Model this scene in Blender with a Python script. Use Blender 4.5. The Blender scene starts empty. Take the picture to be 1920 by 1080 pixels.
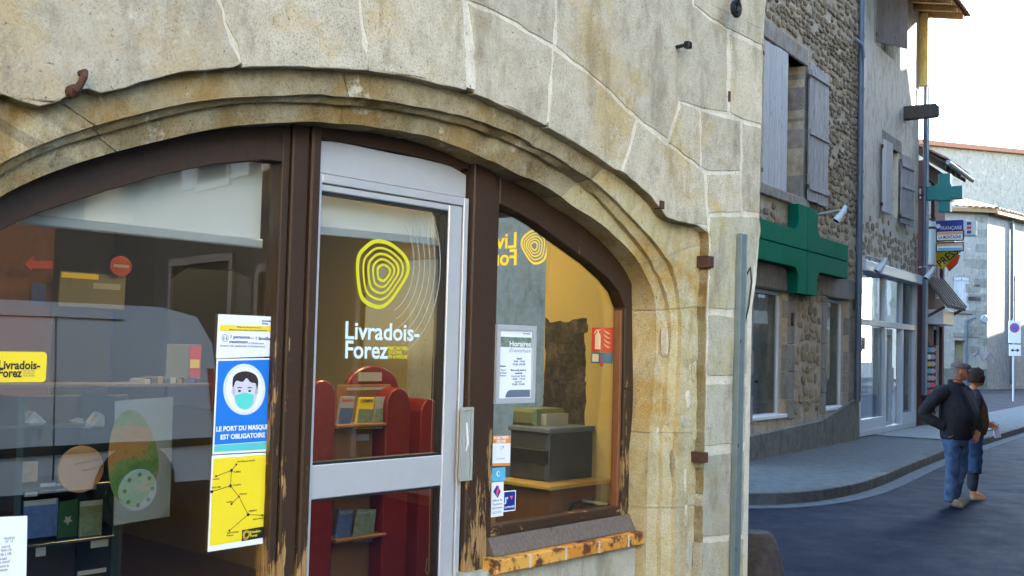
import bpy, math, random
import mathutils
from mathutils import Vector, Matrix, noise
random.seed(7)
SC = bpy.context.scene
COL = SC.collection
rad = math.radians

# ------------------------------------------------------------------ camera, light, exposure
FOC, CAMH, PITCH, ROLL, SHIFT = 2000.0, 1.8, rad(2.6), .026, 19.0
_fw = Vector((0, math.cos(PITCH), math.sin(PITCH)))
_u0 = Vector((0, -math.sin(PITCH), math.cos(PITCH)))
_r0 = Vector((1, 0, 0))
_r = _r0*math.cos(ROLL) + _u0*math.sin(ROLL)
_u = _u0*math.cos(ROLL) - _r0*math.sin(ROLL)
cam = bpy.data.cameras.new('camera')
cam.sensor_width = 36; cam.lens = 36*FOC/1920; cam.shift_y = SHIFT/1920
cam.clip_start = .05; cam.clip_end = 1500
camo = bpy.data.objects.new('camera', cam); COL.objects.link(camo)
camo.matrix_world = Matrix.Translation((0, 0, CAMH)) @ Matrix((_r, _u, -_fw)).transposed().to_4x4()
SC.camera = camo

SUN_AZ, SUN_EL = 62, 20
w = bpy.data.worlds.new('World'); SC.world = w; w.use_nodes = True
wn = w.node_tree.nodes; bg = wn['Background']
sky = wn.new('ShaderNodeTexSky'); sky.sky_type = 'NISHITA'; sky.sun_disc = False
sky.sun_elevation = rad(SUN_EL); sky.sun_rotation = rad(SUN_AZ)
sky.air_density = 1.0; sky.dust_density = .4; sky.ozone_density = 1.0
w.node_tree.links.new(sky.outputs[0], bg.inputs[0]); bg.inputs[1].default_value = .15
sun = bpy.data.lights.new('sun', 'SUN'); sun.energy = 5; sun.angle = rad(.5); sun.color = (1, .93, .80)
suno = bpy.data.objects.new('sun', sun); COL.objects.link(suno)
_sd = Vector((math.sin(rad(SUN_AZ))*math.cos(rad(SUN_EL)), math.cos(rad(SUN_AZ))*math.cos(rad(SUN_EL)), math.sin(rad(SUN_EL))))
suno.rotation_euler = _sd.to_track_quat('Z', 'Y').to_euler()
SC.view_settings.view_transform = 'Standard'; SC.view_settings.look = 'None'
SC.view_settings.gamma = 1; SC.view_settings.use_curve_mapping = False
SC.view_settings.exposure = 3.75
SC.cycles.use_denoising = True
SC.cycles.max_bounces = 10; SC.cycles.transparent_max_bounces = 16; SC.cycles.diffuse_bounces = 4
SC.cycles.sample_clamp_indirect = 8
SC.cycles.caustics_reflective = False; SC.cycles.caustics_refractive = False

# ------------------------------------------------------------------ planes: local (t along, z up, p outward)
def ray(x, y):
    return _fw + _r*((x-960)/FOC) + _u*((540+SHIFT-y)/FOC)
class Plane:
    def __init__(s, ang, D):
        s.a = rad(ang); s.D = D
        s.d = Vector((math.sin(s.a), math.cos(s.a), 0)); s.n = Vector((math.cos(s.a), -math.sin(s.a), 0))
    def w(s, t, z, p=0):
        return s.d*t + s.n*(p-s.D) + Vector((0, 0, z))
    def px(s, x, y, p=0):
        v = ray(x, y); k = -(s.D-p)/v.dot(s.n); q = v*k
        return (q.dot(s.d), q.z+CAMH)
    def mat(s, t=0, z=0, p=0):
        m = Matrix((s.d, Vector((0, 0, 1)), s.n)).transposed().to_4x4(); m.translation = s.w(t, z, p); return m
    def rect(s, x0, x1, yt, yb, p=0):      # yt, yb read at x0
        t0, zt = s.px(x0, yt, p); _, zb = s.px(x0, yb, p); t1, _ = s.px(x1, (yt+yb)/2, p)
        return t0, t1, zb, zt
class WorldFrame:
    def w(s, x, y, z): return Vector((x, y, z))
WF = WorldFrame()
FR = Plane(41.8, 2.95)
PH = Plane(34.0, 6.18)

# ------------------------------------------------------------------ mesh helpers
class MB:
    def __init__(s, pl=WF): s.pl = pl; s.v = []; s.f = []
    def add(s, vs, fs):
        b = len(s.v); s.v += [s.pl.w(*q) for q in vs]; s.f += [tuple(i+b for i in q) for q in fs]; return s
    def raw(s, vs, fs):
        b = len(s.v); s.v += [Vector(q) for q in vs]; s.f += [tuple(i+b for i in q) for q in fs]; return s
    def box(s, a0, a1, b0, b1, c0, c1):
        vs = [(a, b, c) for a in (a0, a1) for b in (b0, b1) for c in (c0, c1)]
        return s.add(vs, [(0, 1, 3, 2), (4, 6, 7, 5), (0, 4, 5, 1), (2, 3, 7, 6), (0, 2, 6, 4), (1, 5, 7, 3)])
    def prism(s, poly, p0, p1, c=0.0):     # poly in (t,z), extruded along p, chamfered at p1
        n = len(poly)
        if area(poly) < 0: poly = poly[::-1]
        vs = [(x, z, p0) for x, z in poly]
        fs = [tuple(range(n))[::-1]]
        if c > 0:
            vs += [(x, z, p1-c) for x, z in poly] + [(x, z, p1) for x, z in inset(poly, c)]
            for k in (0, n):
                fs += [(k+i, k+(i+1) % n, k+n+(i+1) % n, k+n+i) for i in range(n)]
            fs.append(tuple(range(2*n, 3*n)))
        else:
            vs += [(x, z, p1) for x, z in poly]
            fs += [(i, (i+1) % n, n+(i+1) % n, n+i) for i in range(n)]
            fs.append(tuple(range(n, 2*n)))
        return s.add(vs, fs)
    def rect(s, t0, t1, z0, z1, p0, p1, c=0.0):
        return s.prism([(t0, z0), (t1, z0), (t1, z1), (t0, z1)], p0, p1, c)
    def tube(s, pts, r, n=8, cap=True):     # pts already in the local frame; r number or list
        P = [s.pl.w(*q) for q in pts]; m = len(P)
        if not hasattr(r, '__len__'): r = [r]*m
        b = len(s.v); up = None
        for i in range(m):
            t = (P[min(i+1, m-1)]-P[max(i-1, 0)]).normalized()
            if up is None: up = t.orthogonal().normalized()
            up = (up - t*up.dot(t)).normalized(); sd = t.cross(up)
            for k in range(n):
                a = 2*math.pi*k/n
                s.v.append(P[i] + (up*math.cos(a)+sd*math.sin(a))*r[i])
        for i in range(m-1):
            for k in range(n):
                s.f.append((b+i*n+k, b+i*n+(k+1) % n, b+(i+1)*n+(k+1) % n, b+(i+1)*n+k))
        if cap:
            s.f.append(tuple(b+k for k in range(n))[::-1]); s.f.append(tuple(b+(m-1)*n+k for k in range(n)))
        return s
    def disc(s, t, z, r, p0, p1, n=32, sx=1.0, c=0.0):
        return s.prism([(t+r*sx*math.cos(2*math.pi*k/n), z+r*math.sin(2*math.pi*k/n)) for k in range(n)], p0, p1, c)
    def ring(s, outer, inner, p0, p1):      # closed band between two polylines with equal counts
        n = len(outer)
        vs = [(x, z, p0) for x, z in outer]+[(x, z, p0) for x, z in inner]+[(x, z, p1) for x, z in outer]+[(x, z, p1) for x, z in inner]
        fs = []
        for i in range(n):
            j = (i+1) % n
            fs += [(i, n+i, n+j, j), (2*n+i, 2*n+j, 3*n+j, 3*n+i), (i, j, 2*n+j, 2*n+i), (n+i, 3*n+i, 3*n+j, n+j)]
        return s.add(vs, fs)
    def frame(s, t0, t1, z0, z1, wd, p0, p1, c=.003):   # four mitred bars
        o = [(t0, z0), (t1, z0), (t1, z1), (t0, z1)]; i = [(t0+wd, z0+wd), (t1-wd, z0+wd), (t1-wd, z1-wd), (t0+wd, z1-wd)]
        return s.ring(o, i, p0, p1)
def area(p): return sum(p[i][0]*p[(i+1) % len(p)][1]-p[(i+1) % len(p)][0]*p[i][1] for i in range(len(p)))/2
def inset(poly, c):
    n = len(poly); out = []
    for i in range(n):
        a, b, d = poly[i-1], poly[i], poly[(i+1) % n]
        e1 = (b[0]-a[0], b[1]-a[1]); e2 = (d[0]-b[0], d[1]-b[1])
        l1 = math.hypot(*e1) or 1; l2 = math.hypot(*e2) or 1
        n1 = (-e1[1]/l1, e1[0]/l1); n2 = (-e2[1]/l2, e2[0]/l2)
        m = (n1[0]+n2[0], n1[1]+n2[1]); k = max(.35, (m[0]**2+m[1]**2)/2)
        out.append((b[0]+m[0]/k*c, b[1]+m[1]/k*c))
    return out
def tag(o, label=None, cat=None, group=None, kind=None):
    if label: o['label'] = label
    if cat: o['category'] = cat
    if group: o['group'] = group
    if kind: o['kind'] = kind
    return o
WL = {}
def wl(o): return WL[o.name] if o is not None else Vector((0, 0, 0))
def thing(name, label, cat, loc, group=None):
    o = bpy.data.objects.new(name, None); COL.objects.link(o); o.location = loc; o.empty_display_size = .1
    WL[o.name] = Vector(loc); return tag(o, label, cat, group)
def link(me, name, mt, parent):
    o = bpy.data.objects.new(name, me); COL.objects.link(o)
    if mt is not None and not me.materials:
        for m_ in (mt if isinstance(mt, (list, tuple)) else [mt]): me.materials.append(m_)
    o.parent = parent; return o
def OB(name, mb, mt, parent=None, label=None, cat=None, group=None, kind=None, smooth=False):
    if parent is None:
        xs = [v.x for v in mb.v]; ys = [v.y for v in mb.v]; zs = [v.z for v in mb.v]
        off = Vector(((min(xs)+max(xs))/2, (min(ys)+max(ys))/2, min(zs)))
    else: off = wl(parent)
    me = bpy.data.meshes.new(name); me.from_pydata([v-off for v in mb.v], [], mb.f); me.update()
    import bmesh
    bm = bmesh.new(); bm.from_mesh(me); bmesh.ops.recalc_face_normals(bm, faces=bm.faces); bm.to_mesh(me); bm.free()
    if smooth:
        for p in me.polygons: p.use_smooth = True
        if smooth != 'all': me.set_sharp_from_angle(angle=rad(35))
    o = link(me, name, mt, parent)
    if parent is None: o.location = off; WL[o.name] = off
    else: WL[o.name] = off
    return tag(o, label, cat, group, kind)
def text(name, s, pl, t, z, p, size, mt, parent, wid=None, align='LEFT', bold=0.0, mirror=False, rot=0, sp=1.0, label=None):
    cu = bpy.data.curves.new(name, 'FONT'); cu.body = s; cu.size = size; cu.align_x = align
    cu.extrude = .0004; cu.offset = bold*size; cu.resolution_u = 3; cu.space_character = sp
    tmp = bpy.data.objects.new('tmp', cu); COL.objects.link(tmp)
    dg = bpy.context.evaluated_depsgraph_get()
    me = bpy.data.meshes.new_from_object(tmp.evaluated_get(dg))
    bpy.data.objects.remove(tmp)
    me.materials.clear()
    xs = [v.co.x for v in me.vertices] or [0]; wd = max(xs)-min(xs) or 1
    sx = wid/wd if wid else 1.0
    M = pl.mat(t, z, p) @ Matrix.Rotation(rot, 4, 'Z') @ Matrix.Diagonal((-sx if mirror else sx, 1, 1, 1))
    off = wl(parent)
    me.transform(Matrix.Translation(-off) @ M)
    o = link(me, name, mt, parent); WL[o.name] = off
    if label: o['label'] = label
    return o

# ------------------------------------------------------------------ materials
def rgb(c): return (c[0], c[1], c[2], 1)
class NT:
    def __init__(s, name):
        s.m = bpy.data.materials.new(name); s.m.use_nodes = True; s.t = s.m.node_tree
        s.b = s.t.nodes['Principled BSDF']; s.L = s.t.links.new
        s.tc = s.t.nodes.new('ShaderNodeTexCoord')
    def n(s, ty, **kw):
        x = s.t.nodes.new('ShaderNode'+ty)
        for k, v in kw.items():
            if k in x.inputs: x.inputs[k].default_value = v
            else: setattr(x, k, v)
        return x
    def noise(s, sc, det=4, ro=.55, vec=None, stretch=None):
        x = s.n('TexNoise'); x.inputs['Scale'].default_value = sc; x.inputs['Detail'].default_value = det; x.inputs['Roughness'].default_value = ro
        src = vec or s.tc.outputs['Object']
        if stretch:
            mp = s.n('Mapping'); mp.inputs['Scale'].default_value = stretch; s.L(src, mp.inputs[0]); src = mp.outputs[0]
        s.L(src, x.inputs['Vector']); return x.outputs['Fac']
    def ramp(s, fac, stops):
        x = s.n('ValToRGB'); e = x.color_ramp.elements
        while len(e) < len(stops): e.new(.5)
        for i, (p, c) in enumerate(stops):
            e[i].position = p; e[i].color = rgb(c) if hasattr(c, '__len__') else (c, c, c, 1)
        s.L(fac, x.inputs[0]); return x.outputs[0]
    def mix(s, fac, a, b, mode='MIX'):
        x = s.n('Mix', data_type='RGBA', blend_type=mode)
        for sock, val in ((x.inputs[0], fac), (x.inputs[6], a), (x.inputs[7], b)):
            if hasattr(val, 'is_linked') or hasattr(val, 'links'): s.L(val, sock)
            elif hasattr(val, '__len__'): sock.default_value = rgb(val)
            else: sock.default_value = val
        return x.outputs[2]
    def bump(s, h, st, dist, prev=None):
        x = s.n('Bump'); x.inputs['Strength'].default_value = st; x.inputs['Distance'].default_value = dist
        s.L(h, x.inputs['Height'])
        if prev: s.L(prev, x.inputs['Normal'])
        return x.outputs[0]
    def done(s, col=None, rough=.8, nrm=None, metal=0, spec=.5):
        if col is not None:
            if hasattr(col, '__len__') and not hasattr(col, 'links'): s.b.inputs['Base Color'].default_value = rgb(col)
            else: s.L(col, s.b.inputs['Base Color'])
        if hasattr(rough, 'links'): s.L(rough, s.b.inputs['Roughness'])
        else: s.b.inputs['Roughness'].default_value = rough
        if nrm: s.L(nrm, s.b.inputs['Normal'])
        s.b.inputs['Metallic'].default_value = metal; s.b.inputs['Specular IOR Level'].default_value = spec
        return s.m
def plain(name, c, rough=.6, metal=0, var=.12, sc=6, bump=0, spec=.5):
    t = NT(name); f = t.noise(sc, 5)
    col = t.mix(f, tuple(x*(1-var) for x in c), tuple(min(1, x*(1+var)) for x in c))
    nr = t.bump(t.noise(sc*12, 3), .3, bump) if bump else None
    return t.done(col, rough, nr, metal, spec)
def emis(name, c, st):
    t = NT(name); t.done(c, .5); t.b.inputs['Emission Color'].default_value = rgb(c); t.b.inputs['Emission Strength'].default_value = st; return t.m
def stone(name, c1, c2, c3, ochre, oth=.58, rnd=.25, bd=.004, pit=.35, white=0.0):
    t = NT(name)
    big = t.noise(2.2, 10, .70); mid = t.noise(9, 10, .74); fine = t.noise(130, 4, .7); grit = t.noise(420, 2, .6)
    base = t.ramp(mid, [(.30, c2), (.50, c1), (.70, c3)])
    base = t.mix(t.ramp(big, [(oth-.06, 0.), (oth+.08, .85)]), base, ochre)
    oi = t.n('ObjectInfo'); rv = t.ramp(oi.outputs['Random'], [(0, tuple([1-rnd]*3)), (1, (1+rnd*.2, 1+rnd*.15, 1))])
    base = t.mix(1.0, base, rv, 'MULTIPLY')
    lich = t.noise(5.5, 8, .75)
    base = t.mix(t.ramp(lich, [(.64, 0.), (.72, .75)]), base, (.40, .27, .05))
    if white: base = t.mix(t.ramp(t.noise(4.3, 9, .72), [(.60, 0.), (.66, white)]), base, (.62, .58, .46))
    drk = t.ramp(fine, [(.33, tuple([max(0, 1-pit*1.9)]*3)), (.47, (1-.06,)*3), (.66, (1.14, 1.14, 1.12))])
    base = t.mix(t.ramp(t.noise(1.7, 5, .6), [(.35, .35), (.62, .85)]), base, t.mix(1.0, base, drk, 'MULTIPLY'))
    stain = t.noise(2.6, 7, .7, stretch=(2.2, 2.2, .8)); base = t.mix(1., base, t.ramp(stain, [(.36, (.72, .70, .66)), (.50, (1, 1, 1))]), 'MULTIPLY')
    base = t.mix(t.ramp(t.noise(60, 2, .5), [(.24, .85), (.31, 0.)]), base, (.09, .075, .05))
    n1 = t.bump(mid, .5, bd*4); n2 = t.bump(fine, .8, bd, n1); n3 = t.bump(grit, .6, bd*.4, n2)
    return t.done(base, .92, n3, 0, .2)
M = {}
M['stone'] = stone('pale_limestone', (.525, .465, .345), (.40, .35, .26), (.61, .555, .44), (.52, .39, .19), .575, .22, .005, .36, white=.5)
M['ochre_stone'] = stone('ochre_limestone', (.43, .365, .23), (.23, .16, .07), (.54, .49, .36), (.36, .22, .065), .55, .30, .005, .34, .85)
M['jamb_stone'] = stone('weathered_ochre_limestone', (.53, .45, .26), (.45, .36, .18), (.58, .53, .39), (.47, .29, .07), .54, .10, .006, .30, .8)
M['quoin_stone'] = stone('grey_cream_limestone', (.48, .45, .34), (.38, .355, .27), (.54, .51, .40), (.48, .40, .21), .56, .15, .005, .25)
M['mortar'] = stone('lime_mortar', (.68, .62, .49), (.59, .53, .42), (.74, .68, .56), (.64, .54, .36), .60, .05, .006, .25)
M['cream_render'] = stone('cream_render', (.44, .42, .33), (.38, .36, .28), (.48, .46, .38), (.42, .35, .18), .62, .05, .002, .12)
M['rubble'] = stone('brown_rubble', (.43, .325, .22), (.22, .15, .095), (.58, .48, .35), (.48, .32, .14), .60, .45, .012, .3)
M['rubble_grey'] = stone('grey_dressed_stone', (.30, .275, .245), (.22, .20, .175), (.37, .345, .31), (.31, .25, .175), .60, .25, .008, .25)
M['rubble_mortar'] = stone('sandy_mortar', (.46, .39, .29), (.36, .30, .215), (.55, .475, .375), (.43, .32, .20), .6, .0, .012, .25)
M['plinth'] = stone('grey_cement_plinth', (.15, .155, .14), (.10, .107, .095), (.20, .205, .185), (.10, .115, .085), .56, .0, .005, .2)
M['plaster'] = stone('beige_roughcast', (.50, .465, .39), (.42, .39, .32), (.56, .525, .445), (.41, .355, .27), .60, .0, .005, .18)
M['plaster_white'] = stone('white_limewash', (.29, .275, .245), (.23, .215, .19), (.33, .315, .285), (.50, .46, .38), .62, .0, .004, .12)
M['burgundy'] = plain('burgundy_render', (.085, .03, .035), .8, 0, .2, 3)
M['asphalt'] = None
def mk_asphalt():
    t = NT('asphalt'); f = t.noise(.35, 6, .6); g = t.noise(38, 6, .8); h = t.noise(2.2, 10, .72)
    c = t.ramp(f, [(.3, (.0044, .0076, .0175)), (.5, (.006, .0098, .021)), (.68, (.0115, .0165, .030))])
    c = t.mix(t.ramp(h, [(.58, 0.), (.66, .5)]), c, (.005, .008, .018))
    c = t.mix(1., c, t.ramp(g, [(.33, (.45,)*3), (.5, (1,)*3), (.66, (1.8,)*3)]), 'MULTIPLY')
    return t.done(c, t.ramp(h, [(.3, .62), (.7, .85)]), t.bump(g, .7, .006), 0, .05)
M['asphalt'] = mk_asphalt()
M['pavement'] = stone('pavement_asphalt', (.072, .088, .098), (.058, .07, .079), (.09, .107, .118), (.062, .066, .062), .66, .0, .004, .25)
M['concrete'] = stone('pale_concrete', (.16, .19, .20), (.13, .16, .17), (.19, .22, .23), (.16, .17, .16), .66, .0, .002, .12)
M['gutter'] = stone('gutter_concrete', (.085, .10, .115), (.07, .08, .09), (.11, .125, .14), (.09, .10, .10), .66, .0, .002, .25)
M['kerb'] = stone('granite_kerb', (.085, .09, .095), (.065, .07, .074), (.11, .115, .12), (.14, .13, .11), .62, .2, .004, .3)
def mk_wood(name='brown_painted_wood', st=(22, 22, 1.2), st2=(3.5, 3.5, .9), hi=.15):
    t = NT(name)
    gr = t.noise(7, 6, .6, stretch=st); pat = t.noise(3.2, 7, .68, stretch=st2); fine = t.noise(60, 3)
    paint = t.mix(fine, (.031, .016, .009), (.054, .029, .015))
    sx = t.n('SeparateXYZ'); t.L(t.tc.outputs['Generated'], sx.inputs[0])
    g = t.n('NewGeometry'); sp = t.n('SeparateXYZ'); t.L(g.outputs['Position'], sp.inputs[0])
    mr = t.n('MapRange'); mr.inputs[1].default_value = 1.85; mr.inputs[2].default_value = .6; mr.inputs[3].default_value = -.12; mr.inputs[4].default_value = hi
    t.L(sp.outputs[2], mr.inputs[0])
    ad = t.n('Math', operation='ADD'); t.L(pat, ad.inputs[0]); t.L(mr.outputs[0], ad.inputs[1])
    ad2 = t.n('Math', operation='MULTIPLY_ADD'); t.L(gr, ad2.inputs[0]); ad2.inputs[1].default_value = .30; t.L(ad.outputs[0], ad2.inputs[2])
    msk = t.ramp(ad2.outputs[0], [(.715, 0.), (.745, 1.)])
    wood = t.ramp(gr, [(.3, (.13, .07, .025)), (.5, (.30, .17, .06)), (.7, (.42, .27, .11))])
    c = t.mix(msk, paint, wood)
    inv = t.ramp(msk, [(0, 1.), (1, 0.)])
    n1 = t.bump(inv, .6, .0015); n2 = t.bump(gr, .35, .0012, n1)
    r = t.ramp(msk, [(0, .5), (1, .8)])
    return t.done(c, r, n2, 0, .3)
M['wood'] = mk_wood(); M['wood_rail'] = mk_wood('brown_painted_rail', (1.6, 1.6, 24), (2.5, 2.5, 5), .02)
def mk_grey_wood(name, a, b, c_):
    t = NT(name); gr = t.noise(6, 7, .65, stretch=(16, 16, .7)); p = t.noise(5, 7, .7, stretch=(2, 2, .6))
    c = t.ramp(gr, [(.3, a), (.5, b), (.68, c_)]); oi = t.n('ObjectInfo')
    c = t.mix(1., c, t.ramp(oi.outputs['Random'], [(0, (.78,)*3), (1, (1.08,)*3)]), 'MULTIPLY')
    c = t.mix(t.ramp(p, [(.60, 0.), (.68, .8)]), c, tuple(x*.45 for x in a))
    return t.done(c, .75, t.bump(gr, .5, .004))
M['shutter_grey'] = mk_grey_wood('weathered_grey_boards', (.11, .10, .10), (.26, .25, .25), (.52, .51, .50))
M['shutter_pale'] = mk_grey_wood('pale_painted_boards', (.25, .25, .26), (.40, .40, .41), (.50, .50, .50))
M['shutter_brown'] = mk_grey_wood('brown_grey_boards', (.10, .075, .06), (.16, .12, .10), (.22, .17, .14))
M['dark_timber'] = mk_grey_wood('dark_timber', (.035, .026, .02), (.06, .045, .035), (.10, .075, .055))
M['orange_timber'] = mk_grey_wood('sun_orange_timber', (.20, .11, .045), (.30, .17, .07), (.38, .24, .11))  # sunlit orange of the eaves put into the timber colour
M['sill_timber'] = mk_grey_wood('grey_brown_sill', (.10, .072, .052), (.135, .10, .075), (.175, .135, .105))
M['aluminium'] = plain('satin_aluminium', (.52, .525, .53), .42, .35, .05, 20)
M['steel'] = plain('galvanised_steel', (.20, .25, .25), .5, .5, .25, 14, .001)
M['rust'] = plain('rusty_iron', (.07, .030, .018), .85, .2, .5, 40, .002)
M['iron'] = plain('black_iron', (.018, .018, .02), .5, .6, .3, 30, .001)
M['rubber'] = plain('black_gasket', (.010, .010, .011), .5)
M['white_paint'] = plain('white_paint', (.72, .73, .74), .45, 0, .05)
M['pvc'] = plain('white_pvc', (.50, .56, .61), .35, 0, .04)
M['zinc'] = plain('blue_grey_zinc', (.085, .11, .15), .5, .2, .2, 5)
M['zinc_pale'] = plain('pale_zinc', (.34, .37, .40), .5, .2, .2, 5)
M['blind'] = plain('white_blind_fabric', (.86, .84, .78), .8, 0, .03)
M['blind_bar'] = plain('blind_bar', (.50, .51, .50), .5, 0, .04)
M['green'] = plain('green_enamel', (.004, .15, .08), .8, 0, .15, 2, 0, .03)
M['green_dark'] = plain('dark_green_edge', (.004, .07, .045), .8, 0, .1, 2, 0, .03)
M['teal'] = plain('teal_lamp_cross', (.005, .17, .155), .35, 0, .15, 3)
M['yellow'] = plain('yellow_print', (.80, .62, .02), .45, 0, .03)
M['yellow_vinyl'] = plain('yellow_vinyl', (.62, .58, .02), .45, 0, .04)
M['white_vinyl'] = plain('white_vinyl', (.62, .75, .78), .45, 0, .03)
M['paper'] = plain('white_paper', (.76, .77, .80), .6, 0, .03)
M['blue_print'] = plain('blue_print', (.012, .17, .60), .45, 0, .05)
M['navy_print'] = plain('navy_print', (.012, .03, .22), .45)
M['aqua_print'] = plain('aqua_print', (.10, .52, .50), .5)
M['sky_print'] = plain('sky_print', (.10, .42, .58), .5, 0, .35, 30)
M['black_print'] = plain('black_print', (.012, .013, .015), .5)
M['grey_print'] = plain('grey_print', (.30, .31, .34), .6)
M['slate_print'] = plain('slate_print', (.12, .15, .20), .6)
M['orange_print'] = plain('orange_print', (.75, .25, .03), .5)
M['red_print'] = plain('red_print', (.62, .03, .025), .5)
M['pink_print'] = plain('pink_print', (.80, .10, .16), .5)
M['hair_print'] = plain('hair_print', (.03, .02, .018), .5)
M['face_print'] = plain('face_print', (.62, .60, .66), .5)
M['mask_print'] = plain('mask_print', (.10, .60, .50), .5)
M['picture'] = plain('photo_print', (.16, .22, .16), .5, 0, .9, 45)
M['picture_warm'] = plain('warm_photo_print', (.30, .20, .10), .5, 0, .9, 45)
M['picture_green'] = plain('green_photo_print', (.10, .20, .06), .5, 0, .8, 45)
M['picture_blue'] = plain('blue_photo_print', (.06, .11, .25), .5, 0, .8, 45)
M['red_laminate'] = plain('red_laminate', (.17, .014, .010), .3, 0, .1, 2)
M['oak'] = plain('oak_shelf', (.24, .115, .04), .45, 0, .2, 5)
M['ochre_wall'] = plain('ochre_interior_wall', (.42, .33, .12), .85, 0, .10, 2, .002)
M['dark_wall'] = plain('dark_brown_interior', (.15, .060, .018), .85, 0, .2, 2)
M['int_floor'] = plain('tiled_floor', (.12, .09, .06), .4, 0, .2, 2)
M['int_stone'] = stone('dark_exposed_stone', (.12, .095, .06), (.035, .028, .02), (.25, .22, .15), (.17, .13, .06), .58, .3, .02, .5)
M['office_grey'] = plain('dark_grey_plastic', (.045, .05, .055), .5)
M['glass_shelf'] = plain('glass_shelf_edge', (.03, .05, .05), .2)
M['tile'] = plain('roof_tile', (.22, .10, .06), .85, 0, .4, 8, .004)
M['tile_pale'] = plain('pale_roof_tile', (.40, .27, .19), .85, 0, .35, 8, .004)
M['van_paint'] = plain('white_van_paint', (.78, .80, .82), .35, 0, .03)
M['dark_glass'] = plain('dark_glass', (.012, .015, .018), .08, 0, .1, 2, 0, .8)
M['ceiling'] = plain('cream_ceiling', (.70, .55, .12), .9, 0, .04)
def mk_glass(name, ior, tint):
    t = NT(name); nd = t.t.nodes; out = nd['Material Output']
    fr = t.n('Fresnel'); ge = t.n('NewGeometry'); mr = t.n('MapRange'); mr.inputs[3].default_value = ior; mr.inputs[4].default_value = 1/ior
    t.L(ge.outputs['Backfacing'], mr.inputs[0]); t.L(mr.outputs[0], fr.inputs[0])   # the sheet is thin: no total reflection on leaving it
    tr = t.n('BsdfTransparent'); tr.inputs[0].default_value = rgb(tint)
    gl = t.n('BsdfGlossy'); gl.inputs['Roughness'].default_value = 0.0
    # faint waviness of old panes
    b = t.bump(t.noise(1.3, 2, .4), .06, .02); t.L(b, gl.inputs['Normal'])
    mx = t.n('MixShader'); t.L(fr.outputs[0], mx.inputs[0]); t.L(tr.outputs[0], mx.inputs[1]); t.L(gl.outputs[0], mx.inputs[2])
    t.L(mx.outputs[0], out.inputs[0]); return t.m
M['glass'] = mk_glass('window_glass', 2.15, (.93, .95, .94))
M['glass_far'] = mk_glass('far_window_glass', 1.55, (.8, .85, .88))
def mk_brick():
    t = NT('glazed_brick'); f = t.noise(13, 6, .7); g = t.noise(5, 3)
    c = t.mix(g, (.62, .27, .035), (.68, .36, .07)); oi = t.n('ObjectInfo')
    c = t.mix(1., c, t.ramp(oi.outputs['Random'], [(0, (.85, .7, .6)), (1, (1.05, 1.1, 1.3))]), 'MULTIPLY')
    c = t.mix(t.ramp(f, [(.50, 0.), (.57, .95)]), c, (.075, .025, .015))
    return t.done(c, .5, t.bump(f, .3, .002))
M['brick'] = mk_brick()
def mk_map():
    t = NT('relief_map_print'); f = t.noise(7, 6, .6); g = t.noise(60, 4, .7)
    c = t.ramp(f, [(.34, (.04, .13, .02)), (.48, (.12, .20, .04)), (.53, (.32, .17, .04)), (.68, (.33, .10, .02))])
    c = t.mix(t.ramp(g, [(.55, 0.), (.7, .6)]), c, (.05, .07, .02)); return t.done(c, .6)
M['map'] = mk_map()
def mk_cloth(name, c, c2, sc=18, bd=.01, rough=.9):
    t = NT(name); f = t.noise(sc, 6, .65); g = t.noise(220, 2)
    col = t.mix(t.ramp(f, [(.35, 0.), (.65, 1.)]), c, c2)
    return t.done(col, rough, t.bump(g, .4, .002, t.bump(f, .6, bd)), 0, .2)
M['jacket'] = mk_cloth('navy_jacket', (.006, .007, .011), (.011, .012, .018))
M['jacket2'] = mk_cloth('patterned_jacket', (.007, .008, .016), (.035, .034, .042), 60)
M['jeans'] = mk_cloth('faded_jeans', (.010, .028, .075), (.045, .085, .17), 7)
M['jeans_dark'] = mk_cloth('blue_jeans', (.010, .024, .065), (.02, .045, .10), 12)
M['brown_top'] = mk_cloth('brown_top', (.035, .018, .008), (.055, .030, .015))
M['boots'] = mk_cloth('dark_leggings', (.008, .010, .022), (.015, .018, .035))
M['cap'] = mk_cloth('tweed_cap', (.055, .045, .05), (.11, .095, .10), 90)
M['hair'] = mk_cloth('dark_hair', (.010, .007, .006), (.030, .020, .016), 90)
M['skin'] = mk_cloth('skin', (.26, .105, .055), (.34, .15, .085), 14, .002, .6)
M['shoe'] = mk_cloth('suede_shoe', (.06, .055, .04), (.10, .09, .065), 30, .002)
M['shoe_tan'] = mk_cloth('tan_shoe', (.20, .13, .07), (.28, .18, .10), 30, .002)

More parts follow.
